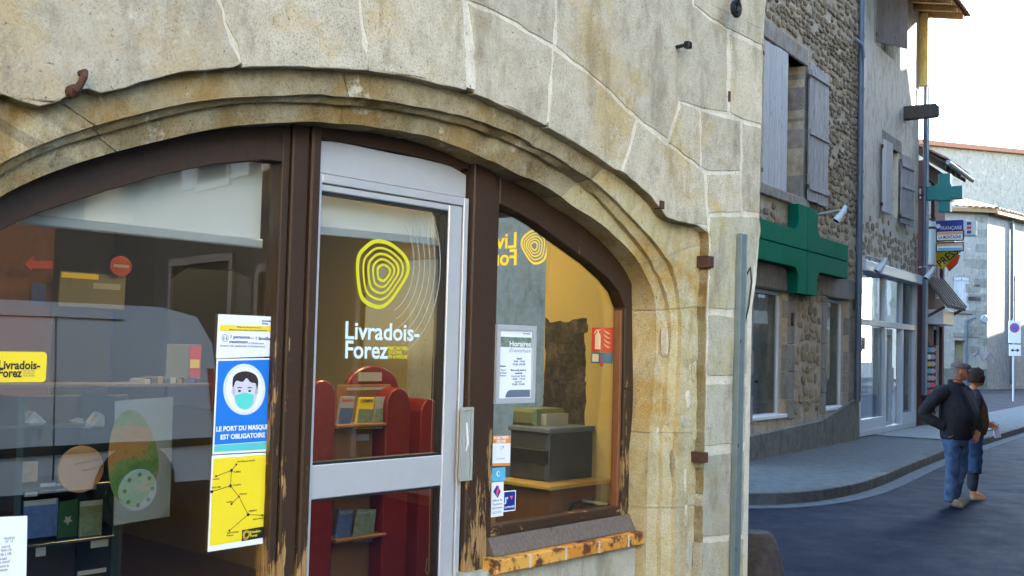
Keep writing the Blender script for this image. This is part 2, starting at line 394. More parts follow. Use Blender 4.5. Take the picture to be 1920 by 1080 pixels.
# ================================================================== 1. GROUND
def ground():
    mb = MB(); mb.box(-150, 260, -120, 300, -.4, 0)
    OB('street', mb, M['asphalt'], label='dark blue grey asphalt of the street', kind='structure')
    # pavement in front of the pharmacy: outer edge traced on the ground
    def gp(x, y, z=.14):
        v = ray(x, y); k = (z-CAMH)/v.z; q = v*k; return (q.x, q.y)
    edge = [gp(1397, 926), gp(1455, 925), gp(1513, 921), gp(1565, 914), gp(1613, 904), gp(1663, 887), gp(1713, 866), gp(1770, 844)]
    e0 = edge[0]; left = [(e0[0]-14, e0[1]+5.0), (e0[0]-7, e0[1]+1.6), (e0[0]-3, e0[1]+.45)]
    last = edge[-1]; far = [(last[0]+PH.d.x*k, last[1]+PH.d.y*k) for k in (4, 9, 16, 30)]
    outer = left + edge + far
    inner_far = PH.w(62, 0, -.1); inner_near = PH.w(14.0, 0, -.1)
    poly = outer + [(inner_far.x, inner_far.y), (inner_near.x, inner_near.y), (inner_near.x-9, inner_near.y+7.0)]
    mb = MB(); n = len(poly)
    mb.add([(x, y, .0) for x, y in poly]+[(x, y, .136) for x, y in poly], [tuple(range(n, 2*n))]+[(i, (i+1) % n, n+(i+1) % n, n+i) for i in range(n)])
    OB('pavement', mb, M['pavement'], label='grey asphalt pavement along the pharmacy', kind='structure')
    # kerb stones: one stone at a time along the curved edge
    root = thing('kerb', 'curved grey kerb in front of the pharmacy', 'kerb', (outer[3][0], outer[3][1], 0))
    root['kind'] = 'structure'; del root['category']
    pts = []
    for i in range(len(outer)-1):
        a = Vector(outer[i]); b = Vector(outer[i+1]); m = max(1, int((b-a).length/.12))
        pts += [a.lerp(b, k/m) for k in range(m)]
    pts.append(Vector(outer[-1]))
    # smooth
    for _ in range(12):
        pts = [pts[0]]+[(pts[i-1]+pts[i]*2+pts[i+1])/4 for i in range(1, len(pts)-1)]+[pts[-1]]
    def strip(seg, w0, w1, z0, z1, c=.012):
        mb = MB(); L = []
        for i, p in enumerate(seg):
            tng = (seg[min(i+1, len(seg)-1)]-seg[max(i-1, 0)]).normalized(); nn = Vector((tng.y, -tng.x))   # towards the road
            a = p+nn*w0; b = p+nn*w1
            L.append([(a.x, a.y, z0), (a.x, a.y, z1), ((b-nn*c).x, (b-nn*c).y, z1), (b.x, b.y, z1-c), (b.x, b.y, z0)])
        vs = [q for r_ in L for q in r_]; fs = []
        for i in range(len(L)-1):
            for k in range(5): fs.append((i*5+k, i*5+(k+1) % 5, (i+1)*5+(k+1) % 5, (i+1)*5+k))
        fs += [tuple(range(5)), tuple(range((len(L)-1)*5, len(L)*5))]
        return mb.add(vs, fs)
    step = 9
    for k in range(0, len(pts)-1, step):
        seg = pts[k:k+step+1]
        if len(seg) < 2: break
        seg = [q.copy() for q in seg]
        d0 = (seg[1]-seg[0]).normalized(); seg[0] = seg[0]+d0*.009; seg[-1] = seg[-1]-d0*.009
        OB('kerb_stone', strip(seg, -.14, .03, .005, .145+random.uniform(-.003, .003)), M['kerb'], root)
    mb = strip(pts, .03, .26, .0, .008, .004)
    OB('gutter', mb, M['gutter'], label='pale concrete gutter along the kerb', kind='structure')
    # pale concrete threshold before the shopfront
    a, b = PH.px(1640, 835)[0], PH.px(1742, 800)[0]
    mb = MB(PH); mb.prism([(a-.1, .1), (b, .1), (b, .165), (a-.1, .165)], .0, 1.55, .006)
    OB('doorstep', mb, M['concrete'], label='pale concrete apron in front of the glazed shopfront', kind='structure')
ground()

# ================================================================== 2. THE ARCHED STONE HOUSE
PXA = [(0, 172), (40, 188), (75, 198), (110, 188), (140, 168), (165, 163), (190, 172), (233, 163), (300, 143), (333, 135), (400, 127), (460, 124), (533, 122), (640, 127), (690, 131), (757, 140), (840, 160), (873, 169), (907, 180), (940, 195), (990, 217), (1023, 233), (1067, 260), (1113, 288), (1157, 319), (1207, 357), (1233, 385), (1250, 410), (1280, 420), (1328, 427), (1322, 577)]
PXB = [(0, 305), (33, 290), (72, 273), (133, 250), (200, 230), (267, 213), (333, 197), (400, 187), (467, 182), (533, 180), (640, 181), (707, 188), (773, 200), (840, 212), (890, 224), (940, 242), (1007, 275), (1073, 316), (1140, 362), (1180, 403), (1213, 438), (1233, 460), (1257, 493), (1271, 533), (1277, 577)]
PXC = [(0, 325), (33, 310), (63, 293), (133, 267), (200, 250), (267, 230), (333, 213), (400, 200), (500, 192), (567, 192), (640, 197), (707, 203), (773, 213), (840, 228), (907, 247), (973, 275), (1040, 311), (1107, 354), (1140, 388), (1173, 425), (1207, 465), (1233, 505), (1250, 545), (1257, 577)]
PXD = [(13, 360), (73, 333), (133, 310), (200, 290), (267, 273), (333, 257), (400, 242), (467, 234), (533, 231), (633, 233), (707, 240), (773, 251), (823, 262), (857, 275), (907, 297), (973, 330), (1073, 387), (1140, 432), (1180, 470), (1210, 510), (1225, 545), (1230, 577)]
CX, CZ = 2.93, 1.80
def polar(pxs, p, leftpts):
    L = []
    for x, y in pxs:
        t, z = FR.px(x, y, p); L.append((math.atan2(z-CZ, t-CX), math.hypot(t-CX, z-CZ)))
    for t, z in leftpts: L.append((math.atan2(z-CZ, t-CX), math.hypot(t-CX, z-CZ)))
    L.sort(); return L
def interp(L, x):
    if x <= L[0][0]: return L[0][1]
    for i in range(len(L)-1):
        if x <= L[i+1][0]:
            k = (x-L[i][0])/((L[i+1][0]-L[i][0]) or 1); return L[i][1]*(1-k)+L[i+1][1]*k
    return L[-1][1]
CUR = [polar(PXA, 0, [(1.0, 2.36), (.88, 2.15), (.82, 1.8)]),
       polar(PXB, -.06, [(1.08, 2.10), (1.0, 1.95), (.97, 1.8)]),
       polar(PXC, -.10, [(1.12, 2.08), (1.03, 1.93), (1.0, 1.8)]),
       polar(PXD, -.15, [(1.16, 2.08), (1.11, 1.95), (1.09, 1.8)])]
RIGHT = [4.822, 4.655, 4.60, 4.535]     # jamb positions below the springing
LEFT = [.82, .97, 1.0, 1.09]
def curve_pt(k, th):
    # smooth the traced radius a little
    s = 0; ww = 0
    wid = .012 if k == 0 else .035
    for j in range(-3, 4):
        g = math.exp(-(j/1.5)**2); s += interp(CUR[k], min(math.pi, max(0, th+j*wid/1.5)))*g; ww += g
    r = s/ww
    return CX+r*math.cos(th), CZ+r*math.sin(th)
def theta_px(x, y, p=-.08):
    t, z = FR.px(x, y, p); return math.atan2(z-CZ, t-CX)
def path_pts(k, u):      # u<0 right jamb (z = CZ+u), 0..pi arch, >pi left jamb
    if u < 0:
        r0 = curve_pt(k, 0)[0]; kk = min(1, -u/.5); return (r0*(1-kk)+RIGHT[k]*kk, CZ+u)
    if u > math.pi: return (LEFT[k], CZ-(u-math.pi))
    return curve_pt(k, u)
PROF = [(0, .001), (0, -.05), (1, -.06), (1, -.085), (2, -.105), (2, -.13), (3, -.15), (3, -.30)]
def profile(u, dt):
    pts = []
    for k, p in PROF:
        t, z = path_pts(k, u)
        e = noise.noise(Vector((t*5, z*5, k*3+p*20)))*.008 + noise.noise(Vector((t*22, z*22, k*7+p*50)))*.005
        chip = max(0, noise.noise(Vector((t*9+50, z*9, k*2.3)))-.38)*.05
        if p > -.14: e -= chip
        # (inside the profile corner add rounding points)
        pts.append((t, z, p+e+dt if p > -.29 else p, k))
    # round the two rolls by inserting in-between points
    out = []
    for i, q in enumerate(pts):
        out.append(q[:3])
        if i in (2, 6 - 1):
            n_ = pts[i+1]; out.append(((q[0]+n_[0])/2, (q[1]+n_[1])/2, (q[2]+n_[2])/2))
    return out
def front_house():
    root = thing('stone_house', 'pale limestone house with a wide moulded arch over a brown timber shopfront', 'house', FR.w(2.9, 0, 0))
    # --- wall core with the arched opening, mortar coloured, from the stones' bed
    us = [-2.1, -1.0, -.5, -.25] + [math.pi*i/90 for i in range(91)] + [math.pi+.5, math.pi+2.1]
    # outline just outside curve A so the moulded stones fill it
    def widen(q, u, e=.014):
        if u < 0: return (q[0]+e, q[1])
        if u > math.pi: return (q[0]-e, q[1])
        return (q[0]+e*math.cos(u), q[1]+e*math.sin(u))
    op = [widen(path_pts(0, u), u) for u in us]
    outer = [(5.30, -.3), (5.30, .9), (5.305, 2.05), (5.345, 2.2), (5.372, 2.42), (5.375, 9.5), (-4, 9.5), (-4, -.3)]
    poly = op[::-1]
    # one inverted U polygon
    U = outer[:5] + outer[5:7] + [outer[7]] + [(op[-1][0], -.3)] + op[::-1] + [(op[0][0], -.3)]
    mb = MB(FR); n = len(U)
    mb.add([(x, z, -.003) for x, z in U]+[(x, z, -.30) for x, z in U], [tuple(range(n)), tuple(range(n, 2*n))[::-1]]+[(i, (i+1) % n, n+(i+1) % n, n+i) for i in range(n)])
    OB('wall_core', mb, M['mortar'], root)
    # return wall round the corner, along the side alley
    mb = MB(FR); mb.box(4.95, 5.37, -.3, 9.5, -6.5, -2.4)
    mb.box(4.95, 5.37, -.3, 9.5, -1.2, -.34); mb.box(4.95, 5.37, 2.70, 9.5, -2.4, -1.2); mb.box(4.95, 5.37, -.3, .9, -2.4, -1.2)
    OB('side_wall', mb, M['cream_render'], root)
    mb = MB(FR); mb.box(-4, 5.37, -.3, 9.5, -6.8, -6.5); mb.box(-4.3, -4, -.3, 9.5, -6.8, -.30)
    OB('rear_wall', mb, M['cream_render'], root)
    # --- face stones
    apx = set()
    def A_between(x0, x1):
        pts = [(x, y) for x, y in PXA if x0 < x < x1]
        def yat(x):
            for i in range(len(PXA)-1):
                if PXA[i][0] <= x <= PXA[i+1][0]:
                    k = (x-PXA[i][0])/(PXA[i+1][0]-PXA[i][0]); return PXA[i][1]*(1-k)+PXA[i+1][1]*k
            return PXA[0][1]+(-x)*.35
        r_ = [(x0, yat(x0))]+pts+[(x1, yat(x1))]; apx.update(r_); return r_
    B = [
     [(-150, -90), (402, -90), (412, 0), (430, 60)] + A_between(0, 453)[::-1] + [(-150, 225)],
     [(402, -90), (668, -90), (673, 0), (683, 80)] + A_between(456, 691)[::-1] + [(432, 60), (414, 0)],
     [(669, -90), (852, -90), (868, 0), (876, 90)] + A_between(692, 876)[::-1] + [(684, 80), (674, 0)],
     [(874, 4), (930, 25), (1038, 90), (1032, 150)] + A_between(890, 1028)[::-1] + [(889, 90)],
     [(1039, 91), (1120, 150), (1193, 223), (1176, 290)] + A_between(1029, 1163)[::-1] + [(1033, 150)],
     [(1195, 224), (1255, 272), (1322, 322), (1325, 380), (1328, 426), (1280, 420), (1250, 410), (1233, 385)] + [(1207, 357), (1165, 324), (1177, 290)],
     [(855, -90), (1043, -90), (1043, 40), (1038, 88), (930, 24), (868, -1)],
     [(1045, -90), (1300, -90), (1300, 10), (1332, 35), (1364, 56), (1364, 130), (1364, 212), (1312, 203), (1275, 189), (1252, 263), (1196, 222), (1120, 149), (1040, 88), (1045, 40)],
     [(1302, -90), (1442, -90), (1432, 88), (1370, 58), (1332, 33), (1302, 10)],
     [(1368, 60), (1431, 92), (1429, 236), (1390, 225), (1368, 213)],
     [(1277, 192), (1312, 207), (1314, 314), (1254, 268)],
     [(1315, 207), (1389, 226), (1389, 322), (1325, 322), (1315, 314)],
     [(1391, 228), (1429, 239), (1427, 330), (1425, 402), (1391, 398)],
     [(1325, 324), (1389, 324), (1389, 400), (1328, 402)],
     [(1331, 404), (1424, 404), (1428, 430), (1420, 470), (1404, 585), (1329, 580)],
     [(1328, 588), (1403, 592), (1400, 705), (1324, 708)],
     [(1323, 719), (1399, 716), (1397, 831), (1320, 838)],
     [(1319, 852), (1397, 843), (1395, 1003), (1315, 1010)],
     [(1314, 1016), (1395, 1009), (1393, 1180), (1310, 1180)]]
    mats = ['stone']*14 + ['quoin_stone']*5
    for bi, (pp, mk) in enumerate(zip(B, mats)):
        loc = [FR.px(x, y) for x, y in pp]
        if area(loc) < 0: loc = loc[::-1]
        den = []; keep = []
        aset = {FR.px(x, y) for x, y in pp if (x, y) in apx or (x, y) in ((1328, 426), (1328, 427))}
        for i in range(len(loc)):
            a, b = loc[i], loc[(i+1) % len(loc)]; keep += [a in aset and b in aset]*max(1, int(math.hypot(a[0]-b[0], a[1]-b[1])/.03)); m = max(1, int(math.hypot(a[0]-b[0], a[1]-b[1])/.03))
            den += [(a[0]+(b[0]-a[0])*k/m, a[1]+(b[1]-a[1])*k/m) for k in range(m)]
        g = random.choice((.004, .006, .009))
        sh = []
        for qi, (x, z) in enumerate(inset(den, g)):
            j = noise.noise(Vector((x*14, z*14, bi*3.1)))*.011+noise.noise(Vector((x*45, z*45, bi)))*.006
            if keep[qi]: sh.append((den[qi][0], den[qi][1]-.003+j*.4))
            else: sh.append((x+j, z+j*.6))
        mb = MB(FR); mb.prism(sh, -.05, random.uniform(.0, .0025), .0022)
        OB('stone', mb, M[mk], root)
    # stones of the storey above the frame and left of it, in courses (their edges start just above the picture)
    z = 3.62
    while z < 9.3:
        h = random.uniform(.34, .46); t = -4+random.uniform(0, .4)
        while t < 5.37:
            wd = random.uniform(.5, 1.0); t1 = min(5.375, t+wd)
            if t1 > 5.0: t1 = 5.375
            mb = MB(FR); mb.rect(t+.007, t1-(.007 if t1 < 5.37 else 0), z+.007, min(z+h, 9.5)-.007, -.05, random.uniform(-.001, .006), .006)
            OB('stone', mb, M['stone'], root); t = t1
        z += h
    # --- moulded arch stones
    cuts_px = [(1258, 475), (1110, 330), (1000, 255), (815, 222), (650, 185), (455, 190), (185, 245), (62, 290)]
    cuts = [-2.1, -1.22, -.80, -.42, theta_px(1280, 577)] + [theta_px(*c) for c in cuts_px] + [2.75, math.pi, math.pi+.7, math.pi+2.1]
    for i in range(len(cuts)-1):
        gp_ = .0016 if cuts[i] < 0 else .0009; a, b = cuts[i]+gp_, cuts[i+1]-gp_; m = max(2, int((b-a)/.018))
        dt = random.uniform(-.0015, .0015); rows = [profile(a+(b-a)*k/m, dt) for k in range(m+1)]
        mb = MB(FR); q = len(rows[0]); vs = [v for r_ in rows for v in r_]; fs = []
        for r_ in range(m):
            for k in range(q-1): fs.append((r_*q+k, r_*q+k+1, (r_+1)*q+k+1, (r_+1)*q+k))
        # close the back of each stone
        base = len(vs)
        for r_ in range(m+1):
            t0, z0 = path_pts(0, a+(b-a)*r_/m); vs.append((t0, z0, -.30))
        for r_ in range(m):
            fs.append((r_*q+q-1, base+r_, base+r_+1, (r_+1)*q+q-1)); fs.append((r_*q, (r_+1)*q, base+r_+1, base+r_))
        mb.add(vs, fs)
        ang = (a+b)/2
        OB('moulded_stone', mb, M['jamb_stone'] if a < .5 else M['ochre_stone'], root, smooth=True)
    # mortar bed behind the moulded stones, so their joints read as shallow filled joints
    mb = MB(FR); us2 = [-2.1+k*.3 for k in range(7)]+[math.pi*k/150 for k in range(151)]+[math.pi+.4, math.pi+1.2, math.pi+2.1]; rows = []
    for u in us2:
        rows.append([widen((t_, z_), u, .007)+(p_-.007,) for t_, z_, p_ in profile(u, 0)])
    q = len(rows[0]); vs = [v for r_ in rows for v in r_]
    mb.add(vs, [(r_*q+k, r_*q+k+1, (r_+1)*q+k+1, (r_+1)*q+k) for r_ in range(len(rows)-1) for k in range(q-1)])
    OB('joint_mortar', mb, M['mortar'], root, smooth=True)
    # flakes of old render clinging to the right jamb
    for (x, y, w_, h_, mt, pp) in ((1290, 748, .035, .085, 'mortar', -.052), (1281, 790, .03, .06, 'cream_render', -.052), (1302, 812, .035, .075, 'jamb_stone', -.050), (1286, 965, .03, .10, 'mortar', -.052), (1292, 1040, .045, .13, 'cream_render', -.052), (1300, 700, .03, .10, 'jamb_stone', -.050), (1262, 868, .025, .12, 'ochre_stone', -.078), (1284, 905, .02, .13, 'mortar', -.052), (1250, 640, .02, .14, 'mortar', -.10)):
        c = FR.px(x, y, pp); pts = []
        for k in range(22):
            a = 2*math.pi*k/22; r_ = 1+.38*noise.noise(Vector((math.cos(a)*1.6, math.sin(a)*1.6, x)))+.2*noise.noise(Vector((math.cos(a)*5, math.sin(a)*5, y)))
            pts.append((c[0]+w_*.5*r_*math.cos(a), c[1]+h_*.5*r_*math.sin(a)))
        mb = MB(FR); mb.prism(pts, pp-.03, pp+.006, .004); OB('render_flake', mb, M[mt], root)
    # --- cream rendered panel under the right window, behind the brick sill
    t0, t1 = FR.px(880, 1060, -.2)[0], FR.px(1200, 1030, -.2)[0]
    mb = MB(FR); mb.box(t0, 4.56, -.3, .83, -.34, -.215)
    OB('apron_wall', mb, M['cream_render'], root)
    # left apron wall
    mb = MB(FR); mb.box(.9, 2.30, -.3, .55, -.34, -.20)
    OB('apron_wall', mb, M['cream_render'], root)
    return root
HOUSE = front_house()

# ------------------------------------------------------------------ ironwork fixed in the stone
def iron_bits():
    r = FR.px(145, 160)
    t = thing('iron_hook', 'rusty iron hook hanging over the left shoulder of the arch', 'hook', FR.w(r[0], r[1], 0))
    mb = MB(FR); a = FR.px(150, 138); b = FR.px(132, 178)
    mb.tube([(a[0], a[1], -.03), (a[0], a[1], .03), (a[0]-.01, a[1]-.02, .045), (b[0]+.01, b[1]+.03, .04), (b[0], b[1]+.01, .035), (b[0], b[1], .02)], [.009, .010, .011, .011, .013, .012], 8)
    OB('shank', mb, M['rust'], t, smooth=True)
    mb = MB(FR); mb.disc(b[0], b[1]+.008, .020, .0, .03, 12, .9, .005); OB('ring_end', mb, M['rust'], t)
    # scroll bracket, top right
    c = FR.px(1381, 16, .10)
    t = thing('scroll_bracket', 'black wrought iron scroll poking down at the top of the corner', 'bracket', FR.w(c[0], c[1], 0))
    mb = MB(FR); pts = []
    for k in range(46):
        an = math.pi/2 - k*.26; rr = .052*(1-k/58)
        pts.append((c[0]-.01+rr*math.cos(an), c[1]+rr*math.sin(an), .10))
    pts = [(c[0]+.10, c[1]+.75, .10), (c[0]+.06, c[1]+.10, .10), (c[0]+.03, c[1]+.058, .10)] + pts
    mb.tube(pts, .0105, 6); OB('scroll', mb, M['iron'], t, smooth=True)
    mb = MB(FR); mb.tube([(c[0]+.08, c[1]+.4, -.02), (c[0]+.08, c[1]+.4, .105)], .012, 6); OB('fixing_bar', mb, M['iron'], t)
    # peg
    c = FR.px(1288, 87, .05)
    t = thing('iron_peg', 'short black iron peg sticking out of the pale stone', 'peg', FR.w(c[0]-.03, c[1], 0))
    mb = MB(FR); mb.tube([(c[0]-.02, c[1], -.03), (c[0]-.02, c[1]+.002, .07)], .010, 8); OB('pin', mb, M['iron'], t)
    mb = MB(FR); mb.rect(c[0]-.035, c[0]-.004, c[1]-.018, c[1]+.016, .055, .085, .004); OB('head', mb, M['iron'], t)
    for (x, y), lab, s in (((1325, 491), 'square rusty iron stub high on the right jamb', .030), ((1315, 857), 'rusty iron stub low on the right jamb', .026)):
        c = FR.px(x, y, -.01); mb = MB(FR); mb.rect(c[0]-s, c[0]+s*.8, c[1]-s*1.05, c[1]+s, -.08, .022, .006)
        OB('iron_stub', mb, M['rust'], None, lab, 'iron stub', 'rusty iron stubs let into the jamb')
    for (x, y, w_, h_), lab in (((1367, 181, .006, .028), 'narrow dark block standing for a slot between two corner stones'), ((1240, 384, .018, .020), 'small dark block standing for a hole at the shoulder of the arch')):
        c = FR.px(x, y); mb = MB(FR); mb.rect(c[0]-w_, c[0]+w_, c[1]-h_, c[1]+h_, -.03, .009, .003)  # proud dark block, its colour standing for the shade in a small hole
        OB('hole_block', mb, M['rust'], None, lab, 'hole mark')
    # galvanised channel running up the corner
    a = FR.px(1391, 438, .03); x0 = a[0]
    t = thing('steel_channel', 'galvanised steel channel standing against the house corner', 'channel', FR.w(x0, 0, .02))
    # pieces: web and two flanges
    def lean(z): return x0-.025+(z-1.0)*.012
    zt = a[1]; mb = MB(FR)
    def slab(o0, o1, p0, p1):
        b = [(lean(-.3)+o0, -.3), (lean(-.3)+o1, -.3), (lean(zt)+o1, zt), (lean(zt)+o0, zt)]
        mb2 = MB(FR); return mb2.prism(b, p0, p1, .001)
    OB('web', slab(-.002, .058, .030, .034), M['steel'], t)
    OB('flange', slab(-.004, -.0005, .006, .036), M['steel'], t); OB('flange', slab(.0565, .060, .006, .036), M['steel'], t)
    for z in (.75, 1.30, 1.86, .35):
        mb = MB(FR); c_ = lean(z)+.012; mb.rect(c_-.004, c_+.004, z-.010, z+.010, .033, .0352); OB('slot', mb, M['rubber'], t)
    a = FR.px(1408, 508, .03); b = FR.px(1398, 615, .03)
    mb = MB(FR); mb.tube([(a[0]+.01, a[1]-.05, -.02), (a[0]+.012, a[1]+.02, .02), (a[0], a[1]-.06, .035), (b[0]+.02, b[1]+.12, .035), (b[0]-.02, b[1], .028)], .0055, 6)
    OB('cable', mb, M['rubber'], None, 'thin black cable looping out behind the steel channel', 'cable')
    # guard stone
    v = ray(1408, 1010); k = 6.9; gx, gy = v.x*k+.02, v.y*k
    n = 14; mb = MB(); rings = []
    for zz, rr in ((-.05, .30), (.10, .285), (.35, .21), (.55, .155), (.62, .13), (.645, .10)):
        rings.append([(gx+rr*math.cos(2*math.pi*i/n)*(1+.06*noise.noise(Vector((i, zz*5, 3)))), gy+rr*math.sin(2*math.pi*i/n), zz) for i in range(n)])
    vs = [q for r_ in rings for q in r_]; fs = [(r_*n+i, r_*n+(i+1) % n, (r_+1)*n+(i+1) % n, (r_+1)*n+i) for r_ in range(len(rings)-1) for i in range(n)]
    fs.append(tuple((len(rings)-1)*n+i for i in range(n))); mb.add(vs, fs)
    OB('guard_stone', mb, M['guard'], None, 'dark brown conical guard stone at the foot of the house corner', 'guard stone', smooth=True)
M['guard'] = stone('brown_guard_stone', (.055, .042, .036), (.035, .027, .024), (.08, .065, .055), (.06, .045, .035), .6, 0, .006, .3)
iron_bits()

# ================================================================== 3. TIMBER SHOPFRONT, DOOR, PANES
FP = -.27    # face of the frame
PXH = [(0, 433), (33, 416), (80, 397), (140, 377), (207, 356), (300, 329), (400, 308), (492, 300)]    # inner edge of the head, left window
PXR = [(935, 382), (973, 400), (1007, 420), (1057, 457), (1107, 493), (1140, 523), (1160, 548), (1171, 577)]
def shopfront():
    root = thing('shopfront', 'brown timber shopfront with worn paint set inside the stone arch', 'shopfront', FR.w(2.9, 0, FP))
    fx = lambda x, y=600: FR.px(x, y, FP)[0]
    def dz(t):     # z of curve D (underside of the arch) at t
        best = None
        lo, hi = 0, math.pi
        for _ in range(40):
            mid = (lo+hi)/2
            if curve_pt(3, mid)[0] > t: lo = mid
            else: hi = mid
        return curve_pt(3, lo)[1]
    # post positions
    pL0, pL1 = fx(519), fx(534)        # left window stile
    pM0, pM1 = fx(535), fx(566)        # post
    pN1 = fx(587)
    t0 = 1.02
    # left head frame piece
    H = [FR.px(x, y, FP) for x, y in PXH]
    left_in = [(1.16, 1.6), (1.17, 1.75), (1.22, 1.84)] + H
    op = [(t, z) for t, z in left_in if t < pL0]
    op.append((pL0, op[-1][1]+.005))
    top = [(pL0, dz(pL0)+.02)]
    n_ = 30
    arc = [(pL0+(1.09-pL0)*k/n_, 0) for k in range(n_+1)]
    arc = [(t, dz(max(1.095, t))+.025) for t, _ in arc]
    poly = op + arc + [(1.02, 1.6)]
    mb = MB(FR); mb.prism(poly, FP-.07, FP, .003); OB('arched_head', mb, M['wood'], root)
    mb = MB(FR); mb.rect(1.02, 1.16, -.2, 1.6, FP-.07, FP, .004); OB('stile', mb, M['wood'], root)
    mb = MB(FR); mb.rect(1.16, pL0, .55, .66, FP-.07, FP, .004); OB('bottom_rail', mb, M['wood_rail'], root)
    mb = MB(FR); mb.prism([(pL0, .5), (pL1-.003, .5), (pL1-.003, dz(pL1)+.02), (pL0, dz(pL0)+.02)], FP-.07, FP+.002, .004); OB('stile', mb, M['wood'], root)
    mb = MB(FR); mb.prism([(pM0, -.2), (pM1, -.2), (pM1, dz(pM1)+.02), (pM0, dz(pM0)+.02)], FP-.07, FP+.012, .006); OB('post', mb, M['wood'], root)
    mb = MB(FR); mb.prism([(pM1+.002, -.2), (pN1-.006, -.2), (pN1-.006, dz(pN1)+.02), (pM1+.002, dz(pM1)+.02)], FP-.07, FP+.028, .007); OB('cover_strip', mb, M['wood'], root)
    # head above the door
    qa, qb = pN1-.006, fx(876)
    top = [(qa+(qb-qa)*k/10, dz(qa+(qb-qa)*k/10)+.02) for k in range(11)]
    low = [(qa+(qb-qa)*k/10, FR.px(588+(875-588)*k/10, 262+(322-262)*k/10+14*math.sin(math.pi*k/10)*-.35, FP)[1]+.012) for k in range(11)]
    mb = MB(FR); mb.prism(top+low[::-1], FP-.09, FP-.01, .004); OB('head_piece', mb, M['wood'], root)
    # right post + stile
    r0, r1, r2 = fx(877), fx(922), fx(930)
    mb = MB(FR); mb.prism([(r0, -.2), (r1-.012, -.2), (r1-.012, dz(r1)+.02), (r0, dz(r0)+.02)], FP-.07, FP+.02, .006); OB('post', mb, M['wood'], root)
    mb = MB(FR); mb.prism([(r1-.008, .8), (r2, .8), (r2, dz(r2)+.02), (r1-.008, dz(r1)+.02)], FP-.06, FP+.004, .004); OB('stile', mb, M['wood'], root)
    # right window arched head and jamb
    R_ = [FR.px(x, y, FP) for x, y in PXR]
    R_[0] = (r2+.001, R_[0][1])
    tR = R_[-1][0]
    arc = [(r2+.001+(4.525-r2)*k/24, 0) for k in range(25)]
    arc = [(t, dz(min(t, 4.52))+.02) for t, _ in arc]
    Ro = R_ + [(tR+.008, 1.6), (4.56, 1.6)] + arc[::-1]
    mb = MB(FR); mb.prism(Ro, FP-.07, FP+.004, .004); OB('arched_head', mb, M['wood'], root)
    zb = FR.px(1050, 967, FP)[1]
    mb = MB(FR); mb.rect(tR+.008, 4.56, .8, 1.597, FP-.07, FP+.004, .004); OB('stile', mb, M['wood'], root)
    mb = MB(FR); mb.rect(tR-.014, tR+.007, zb, 2.0, FP-.055, FP-.012, .003); OB('glazing_bead', mb, M['lit_bead'], root)
    mb = MB(FR); mb.rect(r2+.001, tR+.007, zb-.045, zb, FP-.06, FP+.0, .004); OB('bottom_rail', mb, M['wood_rail'], root)
    # sloping grey brown timber sill
    z0 = zb-.045
    mb = MB(FR); a, b = r1, 4.555
    mb.add([(a, z0-.001, FP-.06), (b, z0-.001, FP-.06), (b, z0-.001, FP+.012), (a, z0-.001, FP+.012), (a, z0-.075, FP+.055), (b, z0-.075, FP+.055), (b, z0-.10, FP-.06), (a, z0-.10, FP-.06)],
           [(0, 1, 2, 3), (3, 2, 5, 4), (4, 5, 6, 7), (0, 3, 4, 7), (1, 6, 5, 2), (0, 7, 6, 1)])
    OB('timber_sill', mb, M['sill_timber'], root)
    global ZSILL; ZSILL = z0-.075
    # glass panes
    gp = FP-.04
    mb = MB(FR); pl_ = [(1.10, .6)] + [(1.10, 1.8)] + [(t, z+.02) for t, z in H] + [(pL0+.01, H[-1][1]+.02), (pL0+.01, .6)]
    mb.prism(pl_, gp-.006, gp); OB('glass_pane', mb, M['glass'], root)
    mb = MB(FR); pl_ = [(r2-.01, zb-.02)]+[(t-(.01 if i == 0 else 0), z+.02) for i, (t, z) in enumerate(R_)]+[(tR+.015, zb-.02)]
    mb.prism(pl_, gp-.006, gp); OB('glass_pane', mb, M['glass'], root)
    # ------- door: aluminium, in a timber surround
    d = thing('glass_door', 'satin aluminium framed glass door with a yellow ring logo and white lettering', 'door', FR.w(fx(730), 0, FP))
    a0, a1 = fx(587)-.003, fx(876)-.002
    # arched aluminium panel above the frame
    zt = FR.px(588, 322, FP-.02)[1]
    tops = []
    for x, y in ((588, 262), (640, 266), (690, 277), (740, 288), (790, 296), (827, 304), (850, 314), (874, 328)):
        tops.append(FR.px(x, y, FP-.025))
    tops[0] = (a0, tops[0][1]); tops[-1] = (a1, tops[-1][1])
    mb = MB(FR); mb.prism([(a0, zt), (a1, zt)]+tops[::-1], FP-.07, FP-.025, .004); OB('transom_panel', mb, M['aluminium'], d)
    # fixed frame
    zf = zt-.003; wf = .030
    mb = MB(FR); mb.rect(a0, a0+wf, -.15, zf, FP-.07, FP-.006, .003); OB('frame', mb, M['aluminium'], d)
    mb = MB(FR); mb.rect(a1-wf, a1, -.15, zf, FP-.07, FP-.006, .003); OB('frame', mb, M['aluminium'], d)
    mb = MB(FR); mb.rect(a0+wf, a1-wf, zf-.035, zf, FP-.07, FP-.006, .003); OB('frame', mb, M['aluminium'], d)
    # leaf
    l0, l1 = a0+wf+.004, a1-wf-.004; g0 = fx(596); g1 = fx(838)
    zg = FR.px(596, 362, FP-.03)[1]; zm1 = FR.px(700, 861, FP-.01)[1]; zm0 = FR.px(700, 925, FP-.01)[1]; lt = zf-.039
    lp0, lp1 = FP-.065, FP-.012
    mb = MB(FR); mb.rect(l0, g0-.008, 0, lt, lp0, lp1, .004); OB('leaf_stile', mb, M['aluminium'], d)
    mb = MB(FR); mb.rect(g1+.008, l1, 0, lt, lp0, lp1, .004); OB('leaf_stile', mb, M['aluminium'], d)
